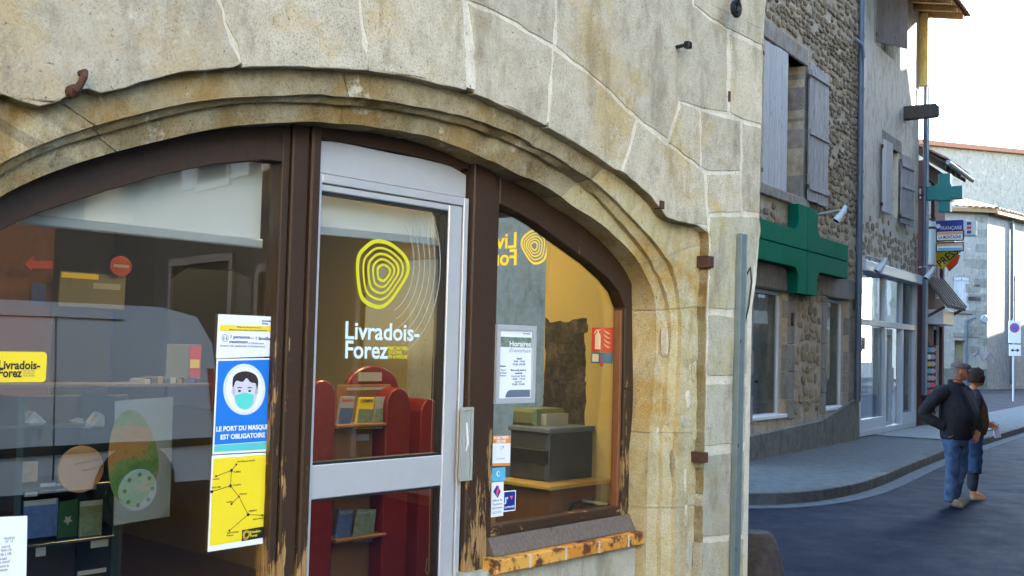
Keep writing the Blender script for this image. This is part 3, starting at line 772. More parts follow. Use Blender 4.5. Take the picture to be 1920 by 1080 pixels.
    mb = MB(FR); mb.rect(g0-.0075, g1+.0075, zg+.008, lt, lp0, lp1, .004); OB('leaf_rail', mb, M['aluminium'], d)
    mb = MB(FR); mb.rect(g0-.0075, g1+.0075, zm0, zm1-.006, lp0, lp1+.0, .004); OB('leaf_rail', mb, M['aluminium'], d)
    mb = MB(FR); mb.rect(g0-.0075, g1+.0075, 0, .14, lp0, lp1, .004); OB('leaf_rail', mb, M['aluminium'], d)
    mb = MB(FR); mb.rect(a0-.012, g0-.02, zm0-.012, zm1+.005, lp1+.008, lp1+.022, .004); OB('lock_case', mb, M['aluminium'], d)
    for z_0, z_1, nm in ((zm1-.006, zg+.008, 'upper'), (.14, zm0, 'lower')):
        mb = MB(FR); mb.frame(g0-.0075, g1+.0075, z_0, z_1, .010, lp0+.01, lp1-.008); OB('gasket', mb, M['rubber'], d)
        mb = MB(FR); mb.rect(g0, g1, z_0+.008, z_1-.008, FP-.046, FP-.040); pane = OB('glass_pane', mb, M['glass'], d)
    # letter plate / recessed pull on the right post
    h0, h1 = FR.px(866, 764, FP+.03), FR.px(884, 900, FP+.03)
    t = thing('letter_plate', 'tall pale metal plate screwed to the post right of the door', 'door plate', FR.w(h0[0], h1[1], FP+.02))
    mb = MB(FR); mb.frame(h0[0], h1[0], h1[1], h0[1], .012, FP+.0205, FP+.034); OB('rim', mb, M['plate'], t)
    mb = MB(FR); mb.rect(h0[0]+.012, h1[0]-.012, h1[1]+.012, h0[1]-.012, FP+.0205, FP+.027, .002); OB('panel', mb, M['plate'], t)
    mb = MB(FR); c_ = (h0[0]+h1[0])/2; zc = (h0[1]+h1[1])/2; mb.tube([(c_, zc-.03, FP+.027), (c_, zc, FP+.036), (c_, zc+.09, FP+.027)], [.004, .006, .003], 6); OB('grip', mb, M['white_paint'], t)
    return dict(g0=g0, g1=g1, zg=zg, zm1=zm1, zm0=zm0, door=d, gp=gp, tR=tR, r2=r2, zb=zb, pL0=pL0)
M['lit_bead'] = plain('lit_edge_bead', (.17, .065, .022), .5, 0, .3, 20, .001)  # lit edge of the stile put into an orange-brown colour
M['plate'] = plain('pale_metal_plate', (.42, .43, .39), .4, .3, .08)
SF = shopfront()
# brick sill
def brick_sill():
    root = thing('brick_sill', 'orange and dark fired brick sill under the right shop window', 'sill', FR.w(4.0, ZSILL-.06, -.15))
    xs = [931, 997, 1064, 1126, 1181, 1212]; P_ = -.165
    zt = ZSILL-.004
    ts = [FR.px(x, 1040-(x-906)*.19, P_)[0] for x in xs]
    for i in range(5):
        mb = MB(FR); a, b = ts[i], ts[i+1]
        hh = .062
        mb.rect(a+.006, b-.009, zt-hh, zt+.0, -.249, P_+random.uniform(-.002, .002), .006)
        OB('brick', mb, M['brick'], root)
        if i < 4:
            mb = MB(FR); mb.rect(b-.0085, b+.0055, zt-hh+.002, zt-.003, -.249, P_-.004); OB('mortar_joint', mb, M['mortar'], root)
brick_sill()

# ================================================================== 4. LETTERING, POSTERS, STICKERS
def px_poly(pl, pts, p): return [pl.px(x, y, p) for x, y in pts]
def smooth_closed(pts, n=8):
    out = []; m = len(pts)
    for i in range(m):
        p0, p1, p2, p3 = pts[i-1], pts[i], pts[(i+1) % m], pts[(i+2) % m]
        for k in range(n):
            u = k/n
            out.append(tuple(.5*((2*p1[j])+(-p0[j]+p2[j])*u+(2*p0[j]-5*p1[j]+4*p2[j]-p3[j])*u*u+(-p0[j]+3*p1[j]-3*p2[j]+p3[j])*u**3) for j in (0, 1)))
    return out
RINGPX = [(703, 449), (733, 455), (762, 481), (767, 510), (751, 541), (727, 572), (705, 579), (677, 562), (668, 520), (669, 482), (681, 463)]
_rc = FR.px(716, 513, FP-.04)
RING = [(FR.px(x, y, FP-.04)[0]-_rc[0], FR.px(x, y, FP-.04)[1]-_rc[1]) for x, y in RINGPX]
RING = smooth_closed(RING, 7)
def ring_logo(pl, t, z, p, s, mt, parent, mirror=False, n=5):
    sgn = -1 if mirror else 1
    for k, (a, b) in enumerate([(1.0, .885), (.77, .705), (.60, .525), (.43, .365), (.27, .19)][:n]):
        sh = lambda f, q: [(t+sgn*x*f*s+sgn*q*s*.002, z+y_*f*s+q*s*.001) for x, y_ in RING]
        mb = MB(pl); mb.ring(sh(a, k), sh(b, k), p, p+.0008); OB('logo_ring', mb, mt, parent)
def sheet(name, pl, corners, p, mt, parent, th=.0012):
    mb = MB(pl); mb.prism(px_poly(pl, corners, p), p, p+th); return OB(name, mb, mt, parent)
GP = SF['gp']
def door_lettering():
    d = SF['door']; p = FP-.0395
    ring_logo(FR, _rc[0], _rc[1], p, 1.0, M['yellow_vinyl'], d)
    a = FR.px(645, 634, p); b = FR.px(784, 640, p)
    text('lettering', 'Livradois-', FR, a[0], a[1]-.002, p, .098, M['white_vinyl'], d, wid=b[0]-a[0], bold=.018)
    a = FR.px(645, 671, p); b = FR.px(725, 671, p)
    text('lettering', 'Forez', FR, a[0], a[1], p, .098, M['white_vinyl'], d, wid=b[0]-a[0], bold=.018)
    for s_, y in (('PARC NATUREL', 656), ('RÉGIONAL', 664), ('EN AUVERGNE', 672)):
        a = FR.px(728, y, p); text('lettering', s_, FR, a[0], a[1], p, .021, M['yellow_vinyl'], d, wid={'P': .108, 'R': .076, 'E': .104}[s_[0]], bold=.01)
    # large frosted arcs, right half of the pane
    c = FR.px(716, 500, p)
    for k in range(6):
        rr = .17+k*.030; pts = []
        for j in range(25):
            an = -1.15+j*2.0/24; pts.append((c[0]+rr*math.cos(an)*1.02, c[1]+.02+rr*1.25*math.sin(an)))
        pts = [q for q in pts if q[0] < SF['g1']-.006]
        if len(pts) < 3: continue
        o = [(x+.004, z) for x, z in pts]; mb = MB(FR); mb.prism(pts+o[::-1], p, p+.0006); OB('frosted_arc', mb, M['frost'], d)
M['frost'] = plain('frosted_vinyl', (.34, .36, .33), .6)
door_lettering()

def posters():
    p = GP+.002
    # 1 - top sheet
    t = thing('notice', 'white notice asking for one person or one family, above the blue mask poster', 'notice', FR.w(*FR.px(460, 668, p), p), 'notices taped one above the other')
    sheet('paper_sheet', FR, [(409, 589), (517, 594), (514, 668), (405, 672)], p, M['paper'], t)
    sheet('yellow_band', FR, [(413, 609), (515, 612), (514, 622), (412, 620)], p+.0016, M['yellow'], t, .0006)
    q = p+.0018
    def tx(s_, x, y, wpx, size, mt, parent, bold=0., pp=q, al='LEFT', dz_=0):
        a = FR.px(x, y, pp); b = FR.px(x+wpx, y, pp)
        return text('lettering', s_, FR, a[0], a[1], pp, size, mt, parent, wid=b[0]-a[0], bold=bold)
    tx('Livradois-', 491, 603, 18, .009, M['navy_print'], t, .03); tx('Forez', 491, 608, 12, .009, M['navy_print'], t, .03)
    tx('Mesures de prévention', 444, 614, 45, .0075, M['navy_print'], t, .01, q+.0006); tx('Maison du tourisme du Livradois-Forez', 430, 619, 70, .0075, M['navy_print'], t, .01, q+.0006)
    tx('1 personne', 431, 634, 36, .0165, M['navy_print'], t, .02); tx('ou', 469, 635, 6, .010, M['slate_print'], t); tx('1 famille', 478, 637, 27, .0165, M['navy_print'], t, .02)
    tx('maximum', 430, 643, 34, .0155, M['navy_print'], t, .02); tx("à l'intérieur", 466, 645, 29, .011, M['slate_print'], t)
    tx("(merci de patienter à l'extérieur)", 413, 650, 84, .0125, M['slate_print'], t)
    c = FR.px(422, 634, q); mb = MB(FR)
    circ = lambda r: [(c[0]+r*math.cos(k*.2618), c[1]+r*math.sin(k*.2618)) for k in range(24)]
    mb.ring(circ(.0135), circ(.0118), q, q+.0005)
    for sx in (-.005, .005):
        mb.disc(c[0]+sx, c[1]+.004, .0022, q, q+.0005, 10); mb.rect(c[0]+sx-.002, c[0]+sx+.002, c[1]-.006, c[1]+.001, q, q+.0005)
    OB('pictogram', mb, M['slate_print'], t)
    # 2 - mask poster
    t = thing('mask_poster', 'blue poster of a masked face reading LE PORT DU MASQUE EST OBLIGATOIRE', 'poster', FR.w(*FR.px(458, 850, p), p), 'notices taped one above the other')
    sheet('paper_sheet', FR, [(406, 673), (514, 671), (505, 846), (398, 852)], p, M['paper'], t)
    sheet('blue_field', FR, [(409, 677), (511, 674), (502, 827), (402, 834)], p+.0014, M['blue_print'], t, .0005)
    sheet('aqua_band', FR, [(402, 835), (502, 828), (501, 842), (401, 848)], p+.0014, M['aqua_print'], t, .0005)
    q = p+.0021
    P2 = lambda pts, z_=0: px_poly(FR, pts, q+z_)
    mb = MB(FR); n = 40
    mb.prism(P2([(458+39.5*math.cos(2*math.pi*k/n), 730+48*math.sin(2*math.pi*k/n)) for k in range(n)]), q, q+.0003); OB('white_disc', mb, M['face_print2'], t)
    mb = MB(FR); mb.prism(P2([(458+34*math.cos(2*math.pi*k/n), 730+42*math.sin(2*math.pi*k/n)) for k in range(n)], .0003), q+.0003, q+.0005); OB('white_disc', mb, M['paper'], t)
    q += .0006
    mb = MB(FR); mb.prism(P2(smooth_closed([(437, 712), (458, 700), (480, 712), (482, 740), (474, 762), (460, 769), (445, 762), (438, 742)], 4)), q, q+.0003)
    mb.disc(*P2([(437, 734)])[0], .014, q, q+.0003, 12, .6); mb.disc(*P2([(481, 733)])[0], .014, q, q+.0003, 12, .6); OB('face', mb, M['face_print'], t)
    mb = MB(FR); mb.prism(P2(smooth_closed([(436, 726), (437, 708), (446, 699), (462, 696), (478, 702), (484, 714), (482, 730), (479, 719), (470, 717), (462, 709), (455, 716), (443, 714), (439, 722)], 4)), q+.0003, q+.0006); OB('hair', mb, M['hair_print'], t)
    mb = MB(FR); mb.prism(P2([(440, 741), (459, 736), (476, 740), (475, 756), (468, 765), (459, 768), (449, 765), (442, 756)]), q+.0003, q+.0006)
    OB('mask', mb, M['mask_print'], t)
    mb = MB(FR)
    for x in (449, 468):
        a = P2([(x, 733)])[0]; mb.disc(a[0], a[1], .0042, q+.0003, q+.0006, 10, 1.5); mb.rect(a[0]-.009, a[0]+.009, a[1]+.010, a[1]+.0135, q+.0003, q+.0006)
    OB('eyes', mb, M['hair_print'], t)
    tx('Ici, pour le bien de tous', 420, 797, 68, .0125, M['aqua_dim'], t, 0, q)
    tx('LE PORT DU MASQUE', 405, 809, 98, .0235, M['paper'], t, .035, q); tx('EST OBLIGATOIRE', 413, 824, 83, .0235, M['paper'], t, .035, q)
    # 3 - yellow line map
    t = thing('route_poster', 'yellow poster with a black route map, lowest of the three on the glass', 'poster', FR.w(*FR.px(450, 1030, p), p), 'notices taped one above the other')
    sheet('paper_sheet', FR, [(397, 854), (506, 848), (498, 1018), (389, 1035)], p, M['paper'], t)
    sheet('yellow_field', FR, [(400, 860), (502, 852), (494, 1008), (393, 1024)], p+.0014, M['yellow'], t, .0005)
    q = p+.0021
    nodes = {'a': (443, 871), 'b': (434, 882), 'c': (405, 893), 'd': (432, 911), 'e': (397, 922), 'f': (448, 931), 'g': (434, 945), 'h': (465, 965), 'i': (492, 966), 'j': (430, 995)}
    for u_, v_ in (('a', 'b'), ('b', 'c'), ('b', 'd'), ('d', 'e'), ('d', 'f'), ('f', 'g'), ('f', 'h'), ('h', 'i'), ('h', 'j')):
        A_, B_ = FR.px(*nodes[u_], q), FR.px(*nodes[v_], q); dx, dz_ = B_[0]-A_[0], B_[1]-A_[1]; L_ = math.hypot(dx, dz_); nx, nz = -dz_/L_*.0011, dx/L_*.0011
        mb = MB(FR); mb.prism([(A_[0]+nx, A_[1]+nz), (A_[0]-nx, A_[1]-nz), (B_[0]-nx, B_[1]-nz), (B_[0]+nx, B_[1]+nz)], q, q+.0003); OB('route_line', mb, M['black_print'], t)
    for k_, v_ in nodes.items():
        c = FR.px(*v_, q); mb = MB(FR); mb.disc(c[0], c[1], .0058 if k_ in 'behd' else .004, q+.0003, q+.0006, 12); OB('stop_dot', mb, M['black_print'], t)
    for s_, x, y, wpx in (('Saint-Rémy-sur-Durolle', 445, 867, 33), ('THIERS', 437, 887, 14), ('Lezoux', 399, 900, 12), ('BILLOM', 397, 916, 16), ('Courpière', 436, 911, 16), ('Olliergues', 449, 928, 14), ('Cunlhat', 424, 943, 12), ('AMBERT', 466, 960, 16), ('Saint-Anthème', 474, 975, 22), ('Saint-Germain', 425, 1001, 22), ("l'Herm", 425, 1006, 12)):
        tx(s_, x, y, wpx, .0085, M['black_print'], t, .01, q)
    sheet('logo_block', FR, [(454, 994), (494, 987), (493, 1008), (453, 1015)], q, M['black_print'], t, .0004)
    c = FR.px(462, 1003, q); ring_logo(FR, c[0], c[1], q+.0005, .115, M['yellow'], t, n=3)
    tx('Livradois-', 469, 1000, 20, .013, M['yellow'], t, .02, q+.0006); tx('Forez', 469, 1007, 13, .013, M['yellow'], t, .02, q+.0006)
    # yellow sticker, left edge
    t = thing('yellow_sticker', 'bright yellow Livradois-Forez sticker on the left window', 'sticker', FR.w(*FR.px(40, 722, p), p))
    a, b = FR.px(-60, 657, p), FR.px(88, 660, p); c = FR.px(-60, 725, p)
    x0, x1, z1, z0 = a[0], b[0], b[1], c[1]+.012; r = .012
    rr = [(x1-r, z0)] + [(x1-r+r*math.sin(k*.39), z0+r-r*math.cos(k*.39)) for k in range(5)] + [(x1-r+r*math.cos(k*.39), z1-r+r*math.sin(k*.39)) for k in range(5)] + [(x0, z1), (x0, z0)]
    mb = MB(FR); mb.prism(rr, p, p+.001); OB('sticker_sheet', mb, M['yellow'], t)
    tx('Livradois-', -4, 692, 78, .036, M['black_print'], t, .03, p+.0012); tx('Forez', -4, 707, 44, .036, M['black_print'], t, .03, p+.0012)
    for s_, y in (('PARC NATUREL', 697), ('RÉGIONAL', 701.5), ('EN AUVERGNE', 706)): tx(s_, 43, y, 22, .0065, M['slate_print'], t, 0, p+.0012)
    # white menu sheet bottom left
    t = thing('price_sheet', 'white handwritten style sheet cut by the lower left corner', 'notice', FR.w(*FR.px(10, 1080, p), p))
    sheet('paper_sheet', FR, [(-60, 972), (51, 967), (48, 1140), (-60, 1150)], p, M['paper'], t)
    for i_, (s_, x, y, wpx) in enumerate((('Horaires', 7, 1012, 20), ('N° 12', 10, 1018, 14), ('ouvert de', 3, 1028, 16), ('9h30 à 12h', 2, 1035, 19), ('14h à 18h', -2, 1043, 22), ('du mardi', -2, 1051, 14), ('au samedi', -2, 1057, 20), ('fermé le', -2, 1065, 18), ('dimanche', -2, 1072, 16))):
        tx(s_, x, y, wpx, .012, M['slate_print'], t, 0, p+.0014)
    # framed opening hours on the right pane / stile
    pf = FP+.006
    t = thing('hours_frame', 'silver snap frame with the printed opening hours beside the door post', 'notice frame', FR.w(*FR.px(965, 757, pf), pf))
    a, b = FR.px(929, 608, pf), FR.px(929, 757, pf); c = FR.px(1001, 680, pf)
    x0, x1, z0, z1 = a[0], c[0], b[1], a[1]
    mb = MB(FR); mb.frame(x0, x1, z0, z1, .023, pf, pf+.013); OB('rim', mb, M['aluminium'], t)
    mb = MB(FR); mb.rect(x0+.0235, x1-.0235, z0+.0235, z1-.0235, pf, pf+.004); OB('paper_sheet', mb, M['paper'], t)
    q = pf+.0045; W_, H_ = x1-x0-.047, z1-z0-.047; X0, Z1 = x0+.0235, z1-.0235
    mb = MB(FR); mb.rect(X0, X0+W_*.99, Z1-H_*.25, Z1-H_*.10, q, q+.0003); OB('photo', mb, M['picture'], t)
    def tn(s_, fx_, fz, fw_, size, mt, bold=0): text('lettering', s_, FR, X0+W_*fx_, Z1-H_*fz, q+.0004, size, mt, t, wid=W_*fw_, bold=bold)
    tn('Livradois', .72, .05, .22, .007, M['navy_print'], .03)
    tn('Horaires', .30, .235, .66, .034, M['paper'], .02); tn("d'ouverture", .30, .325, .66, .028, M['grey_print'])
    for s_, fx_, fz, fw_, b_ in (('Mardi', .55, .43, .14, 1), ('9h30 - 12h30', .45, .47, .34, 0), ('9 h 30 - 12 h 30', .42, .515, .38, 1), ('Mercredi, jeudi et', .36, .60, .48, 1), ('vendredi', .50, .645, .22, 1), ('Vendredi, 9h30', .38, .69, .44, 0), ('14h00 - 17h30', .40, .73, .40, 0), ('Samedi', .5, .77, .2, 0), ('9 h 30 - 12 h 30', .42, .81, .38, 1), ('Adresse', .03, .54, .18, 1), ('Place', .06, .60, .15, 0), ('du Pontel', .03, .64, .2, 0), ('Ambert', .03, .68, .2, 0)):
        tn(s_, fx_, fz, fw_, .0115, M['slate_print'], .03*b_)
    mb = MB(FR); mb.prism([(X0+W_*.22, Z1-H_*.99), (X0+W_*.98, Z1-H_*.99), (X0+W_*.98, Z1-H_*.88), (X0+W_*.36, Z1-H_*.88), (X0+W_*.28, Z1-H_*.90), (X0+W_*.24, Z1-H_*.94)], q, q+.0003); OB('footer_block', mb, M['slate_print'], t)
    # stickers down the left of the right pane
    ps = GP+.0015
    def sticker(name, label, cors, mt):
        cx = sum(c_[0] for c_ in cors)/4; cy = max(c_[1] for c_ in cors)
        t = thing(name, label, 'sticker', FR.w(*FR.px(cx, cy, ps), ps), 'stickers on the right window')
        sheet('sticker_sheet', FR, cors, ps, mt, t); return t
    t = sticker('info_sticker', 'orange and white POINT INFO PÊCHE sticker', [(923, 817), (957, 817), (956, 873), (922, 874)], M['paper'])
    sheet('orange_band', FR, [(923, 817), (957, 817), (957, 831), (923, 831)], ps+.0014, M['orange_print'], t, .0004)
    sheet('orange_band', FR, [(922, 869), (956, 868), (956, 873), (922, 874)], ps+.0014, M['orange_print'], t, .0004)
    tx('POINT INFO', 926, 824, 27, .0165, M['paper'], t, .03, ps+.002); tx('PÊCHE', 931, 830.5, 17, .0165, M['paper'], t, .03, ps+.002)
    c = FR.px(940, 840, ps); mb = MB(FR); mb.ring([(c[0]+.010*math.cos(k*.5236), c[1]+.008*math.sin(k*.5236)) for k in range(12)], [(c[0]+.0085*math.cos(k*.5236), c[1]+.0065*math.sin(k*.5236)) for k in range(12)], ps+.0014, ps+.0018)
    mb.prism([(c[0]+.008, c[1]+.004), (c[0]+.014, c[1]+.011), (c[0]+.013, c[1]-.001)], ps+.0014, ps+.0018); OB('fish_mark', mb, M['slate_print'], t)
    tx('Gratuit', 931, 862, 15, .011, M['grey_print'], t, 0, ps+.0015)
    t = sticker('wave_sticker', 'small turquoise sticker with a white crescent', [(922, 878), (947, 876), (947, 901), (921, 903)], M['sky_print'])
    c = FR.px(934, 888, ps); mb = MB(FR); mb.ring([(c[0]+.013*math.cos(.8+k*.42), c[1]+.013*math.sin(.8+k*.42)) for k in range(12)], [(c[0]+.003+.010*math.cos(.8+k*.42), c[1]+.010*math.sin(.8+k*.42)) for k in range(12)], ps+.0013, ps+.0018); OB('crescent', mb, M['paper'], t)
    t = sticker('tourism_sticker', 'tall white sticker reading Offices de Tourisme de France 2020', [(921, 905), (944, 903), (943, 967), (920, 970)], M['paper'])
    mb = MB(FR); mb.prism(px_poly(FR, [(932, 909), (939, 921), (933, 934), (925, 922)], ps+.0013), ps+.0013, ps+.0017); OB('diamond', mb, M['navy_print'], t)
    mb = MB(FR); mb.prism(px_poly(FR, [(934, 914), (936, 919), (932, 931), (930, 930), (931, 920)], ps+.0017), ps+.0017, ps+.002); c = FR.px(934.5, 912, ps); mb.disc(c[0], c[1], .0035, ps+.0017, ps+.002, 10); OB('figure_mark', mb, M['pink_print'], t)
    for s_, y in (('Offices de', 941), ('Tourisme', 948), ('de France', 955)): tx(s_, 923, y, 18, .0125, M['slate_print'], t, .01, ps+.0014)
    tx('2020', 923, 964, 16, .015, M['grey_print'], t, 0, ps+.0014)
    t = sticker('heart_sticker', "navy J'♥ LA FRANCE sticker with a pink heart", [(944, 921), (967, 919), (966, 957), (943, 960)], M['paper'])
    t['label'] = "small navy sticker reading J' heart LA FRANCE"
    sheet('navy_field', FR, [(945.5, 923), (966, 921), (965, 955), (944.5, 957.5)], ps+.0013, M['navy_print'], t, .0004)
    tx("J'", 946.5, 942, 7, .030, M['paper'], t, .03, ps+.0018); tx('LA FRANCE', 946, 953.5, 18, .0125, M['paper'], t, .02, ps+.0018)
    c = FR.px(958.5, 932, ps); hp = [(c[0]+.0105*.9*math.sin(u_)**3, c[1]+.0105*(.8*math.cos(u_)-.31*math.cos(2*u_)-.12*math.cos(3*u_))) for u_ in [k*2*math.pi/24 for k in range(24)]]
    mb = MB(FR); mb.prism(hp, ps+.0018, ps+.0021); OB('heart', mb, M['pink_print'], t)
M['face_print2'] = plain('pale_ring_print', (.62, .68, .76), .5)
M['aqua_dim'] = plain('dim_blue_print', (.03, .24, .62), .5)
posters()

# ================================================================== 5. INSIDE THE SHOP
SW = Plane(131.8, 4.95)       # inner face of the side wall, seen from inside
def interior():
    mb = MB(FR); mb.box(-4, 4.95, -.02, .03, -6.5, -.3); OB('shop_floor', mb, M['int_floor'], kind='structure', label='brown tiled shop floor')
    mb = MB(FR); mb.box(-4, 4.95, 2.86, 2.95, -6.5, -.31); OB('shop_ceiling', mb, M['ceiling'], kind='structure', label='cream shop ceiling')
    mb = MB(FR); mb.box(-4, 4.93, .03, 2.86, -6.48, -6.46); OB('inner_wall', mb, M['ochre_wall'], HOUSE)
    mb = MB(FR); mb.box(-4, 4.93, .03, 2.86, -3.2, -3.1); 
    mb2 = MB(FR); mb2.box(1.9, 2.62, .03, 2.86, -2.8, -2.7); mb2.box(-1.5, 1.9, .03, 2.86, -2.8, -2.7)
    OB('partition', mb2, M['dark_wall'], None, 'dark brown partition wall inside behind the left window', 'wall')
    # ochre plaster on the side wall round its window
    mb = MB(SW)
    mb.rect(-9.4, -5.352, .03, 2.86, 0, .008); mb.rect(-4.148, -3.30, .03, 2.86, 0, .008); mb.rect(-5.352, -4.148, 2.70, 2.86, 0, .008); mb.rect(-5.352, -4.148, .03, .9, 0, .008)
    OB('ochre_plaster', mb, M['ochre_wall'], HOUSE)
    # exposed stones left showing next to the side window
    root = thing('exposed_stones', 'dark rough stones left bare in the ochre wall seen through the right pane', 'stonework', SW.w(-3.97, 1.0, .01))
    out = []
    for k in range(60):
        u_ = k/60*4
        if u_ < 1: q = (-4.14, .96+u_*1.0)
        elif u_ < 2: q = (-4.14+(u_-1)*.31, 1.96)
        elif u_ < 3: q = (-3.83, 1.96-(u_-2)*1.0)
        else: q = (-3.83-(u_-3)*.31, .96)
        out.append((max(-4.143, q[0]+.022*noise.noise(Vector((q[0]*14, q[1]*14, 1)))+.01*noise.noise(Vector((q[0]*40, q[1]*40, 2)))), q[1]+.04*noise.noise(Vector((q[0]*11, q[1]*11, 5)))))
    mb = MB(SW); mb.prism(out, .0, .0095); OB('bare_bedding', mb, M['int_stone'], root)
    z = .98; k = 0
    while z < 1.95:
        h = random.uniform(.045, .09); t0 = -4.14
        while t0 < -3.86:
            t1 = min(t0+random.uniform(.05, .12), -3.82+.05*noise.noise(Vector((0, z*9, 0)))) 
            if t1-t0 < .03: break
            pts = [(t0, z), ((t0+t1)/2, z-.004), (t1, z), (t1, z+h/2), (t1, z+h), ((t0+t1)/2, z+h), (t0, z+h), (t0, z+h/2)]
            pts = inset([(a+random.uniform(-.012, .012), b+random.uniform(-.010, .010)) for a, b in pts], .002)
            mb = MB(SW); mb.prism(pts, .0, random.uniform(.008, .018), .005); OB('stone', mb, M['int_stone'], root); t0 = t1
        z += h
    # extinguisher sign
    c = SW.px(1129, 664, .012)
    t = thing('extinguisher_sign', 'red fire extinguisher sign on the ochre wall inside', 'sign', SW.w(c[0], c[1], .01))
    x0, z1 = SW.px(1110, 614, .012); x1, _ = SW.px(1149, 640, .012); _, z0 = SW.px(1110, 659, .012); _, zb = SW.px(1110, 680, .012)
    mb = MB(SW); mb.rect(x0, x1, z0, z1, .009, .013); OB('red_panel', mb, M['red_print'], t)
    W_, H_ = x1-x0, z1-z0; q = .0132
    mb = MB(SW); bx = x0+W_*.30
    mb.prism([(bx-W_*.13, z0+H_*.10), (bx+W_*.13, z0+H_*.10), (bx+W_*.13, z0+H_*.66), (bx+W_*.08, z0+H_*.76), (bx+W_*.04, z0+H_*.78), (bx+W_*.04, z0+H_*.86), (bx-W_*.04, z0+H_*.86), (bx-W_*.04, z0+H_*.78), (bx-W_*.08, z0+H_*.76), (bx-W_*.13, z0+H_*.66)], q, q+.0008)
    mb.prism([(bx-W_*.2, z0+H_*.74), (bx-W_*.15, z0+H_*.74), (bx-W_*.08, z0+H_*.86), (bx+W_*.12, z0+H_*.88), (bx+W_*.12, z0+H_*.92), (bx-W_*.10, z0+H_*.91)], q, q+.0008)
    for k in range(4):
        o = k*H_*.19; mb.prism([(x0+W_*.58, z0+H_*(.92)-o), (x0+W_*.64, z0+H_*.82-o), (x0+W_*.78, z0+H_*.74-o), (x0+W_*.92, z0+H_*.74-o), (x0+W_*.78, z0+H_*.79-o), (x0+W_*.67, z0+H_*.86-o)], q, q+.0008)
    OB('white_symbol', mb, M['paper'], t)
    mb = MB(SW); mb.rect(x0, x1-.002, zb, z0-.006, .009, .012); OB('blue_panel', mb, M['blue_print'], t)
    mb = MB(SW); mb.rect(x0+.008, x0+W_*.35, zb+.006, z0-.014, .0122, .0128); OB('white_label', mb, M['paper'], t)
    mb = MB(SW); mb.rect(x0+W_*.45, x0+W_*.52, zb-.006, z0-.016, .0122, .0135); mb.disc(x0+W_*.485, zb-.012, .009, .009, .0135, 12); OB('thermometer', mb, M['red_print'], t)
    # side window with the ring logo read from behind
    t = thing('side_window', 'side window onto the alley with its yellow logo seen in reverse', 'window', SW.w(-4.7, .9, -.2))
    mb = MB(SW); mb.frame(-5.352, -4.148, .9, 2.70, .045, -.28, -.22); OB('frame', mb, M['wood'], t)
    mb = MB(SW); mb.rect(-5.31, -4.19, .94, 2.655, -.256, -.250); OB('glass_pane', mb, M['glass'], t)
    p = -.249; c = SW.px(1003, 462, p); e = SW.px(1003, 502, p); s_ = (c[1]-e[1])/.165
    ring_logo(SW, c[0], c[1], p, s_*.98, M['yellow_glow'], t, mirror=True)
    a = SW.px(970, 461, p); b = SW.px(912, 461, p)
    text('lettering', 'Livradois-', SW, a[0], a[1]-.01, p, .145, M['yellow_glow'], t, wid=(a[0]-b[0])*2.3, mirror=True, bold=.02)
    a = SW.px(970, 493, p); text('lettering', 'Forez', SW, a[0], a[1]-.01, p, .145, M['yellow_glow'], t, wid=(a[0]-b[0])*1.25, mirror=True, bold=.02)
    # cabinet, screen, chair back behind the right pane
    def swbox(name, par, x0, x1, y0, y1, p0, p1, mt, c=.01):
        A_ = SW.rect(x0, x1, y0, y1, p1); mb = MB(SW); mb.rect(A_[0], A_[1], A_[2], A_[3], p0, p1, c); return OB(name, mb, mt, par, smooth=False)
    t = thing('printer', 'dark grey office printer on the desk behind the right pane', 'printer', SW.w(*SW.px(990, 895, .1), .1))
    swbox('body', t, 954, 1027, 806, 898, .02, .42, M['office_grey'], .02); swbox('paper_tray', t, 958, 1024, 838, 862, .42, .44, M['black_print'], .003); swbox('lid', t, 952, 1030, 797, 806, .02, .43, M['slate_print'], .004)
    t = thing('lime_folder_box', 'pale lime transparent box of papers on top of the printer', 'box', SW.w(*SW.px(990, 797, .1), .1))
    swbox('box_wall', t, 958, 1002, 764, 797, .1, .36, M['lime'], .02); swbox('papers', t, 1003, 1024, 775, 797, .1, .30, M['paper_dim'], .004)
    t = thing('desk', 'brown reception desk behind the right pane', 'desk', SW.w(*SW.px(1000, 1000, .3), .3))
    swbox('top', t, 925, 1032, 898, 905, .0, .55, M['yellow_edge'], .003); swbox('panel', t, 930, 1030, 905, 1080, .05, .50, M['dark_wall'], .004)
    t = thing('office_chair', 'black office chair showing its armrest above the right window rail', 'chair', SW.w(*SW.px(1105, 985, .4), .4))
    a, b, c = SW.px(1066, 962, .42), SW.px(1075, 943, .42), SW.px(1100, 936, .42); e = SW.px(1112, 936, .42)
    mb = MB(SW); mb.tube([(a[0], a[1]-.05, .42), (a[0], a[1], .42), (b[0], b[1], .42), (c[0], c[1], .42), (e[0], e[1], .42)], .010, 8); OB('arm_support', mb, M['black_print'], t, smooth=True)
    a, b = SW.px(1098, 940, .42), SW.px(1148, 940, .42)
    mb = MB(SW); mb.rect(a[0], b[0], a[1]-.014, a[1]+.012, .36, .46, .01); OB('armrest', mb, M['black_print'], t)
    mb = MB(SW); mb.rect(a[0]+.0, b[0]+.1, a[1]-.38, a[1]-.30, .36, .80, .02); OB('seat', mb, M['black_print'], t)
    mb = MB(SW); mb.tube([(a[0]+.06, a[1]-.38, .55), (a[0]+.06, .12, .55)], .02, 8); OB('column', mb, M['black_print'], t)
    mb = MB(SW)
    for k in range(5):
        an = k*1.2566; mb.tube([(a[0]+.06, .13, .55), (a[0]+.06+.24*math.cos(an), .06, .55+.24*math.sin(an))], .018, 6)
    OB('foot_star', mb, M['black_print'], t)
    # roller blinds
    t = thing('roller_blind', 'white roller blind half lowered in the left window', 'blind', FR.w(*FR.px(300, 450, FP-.12), FP-.12))
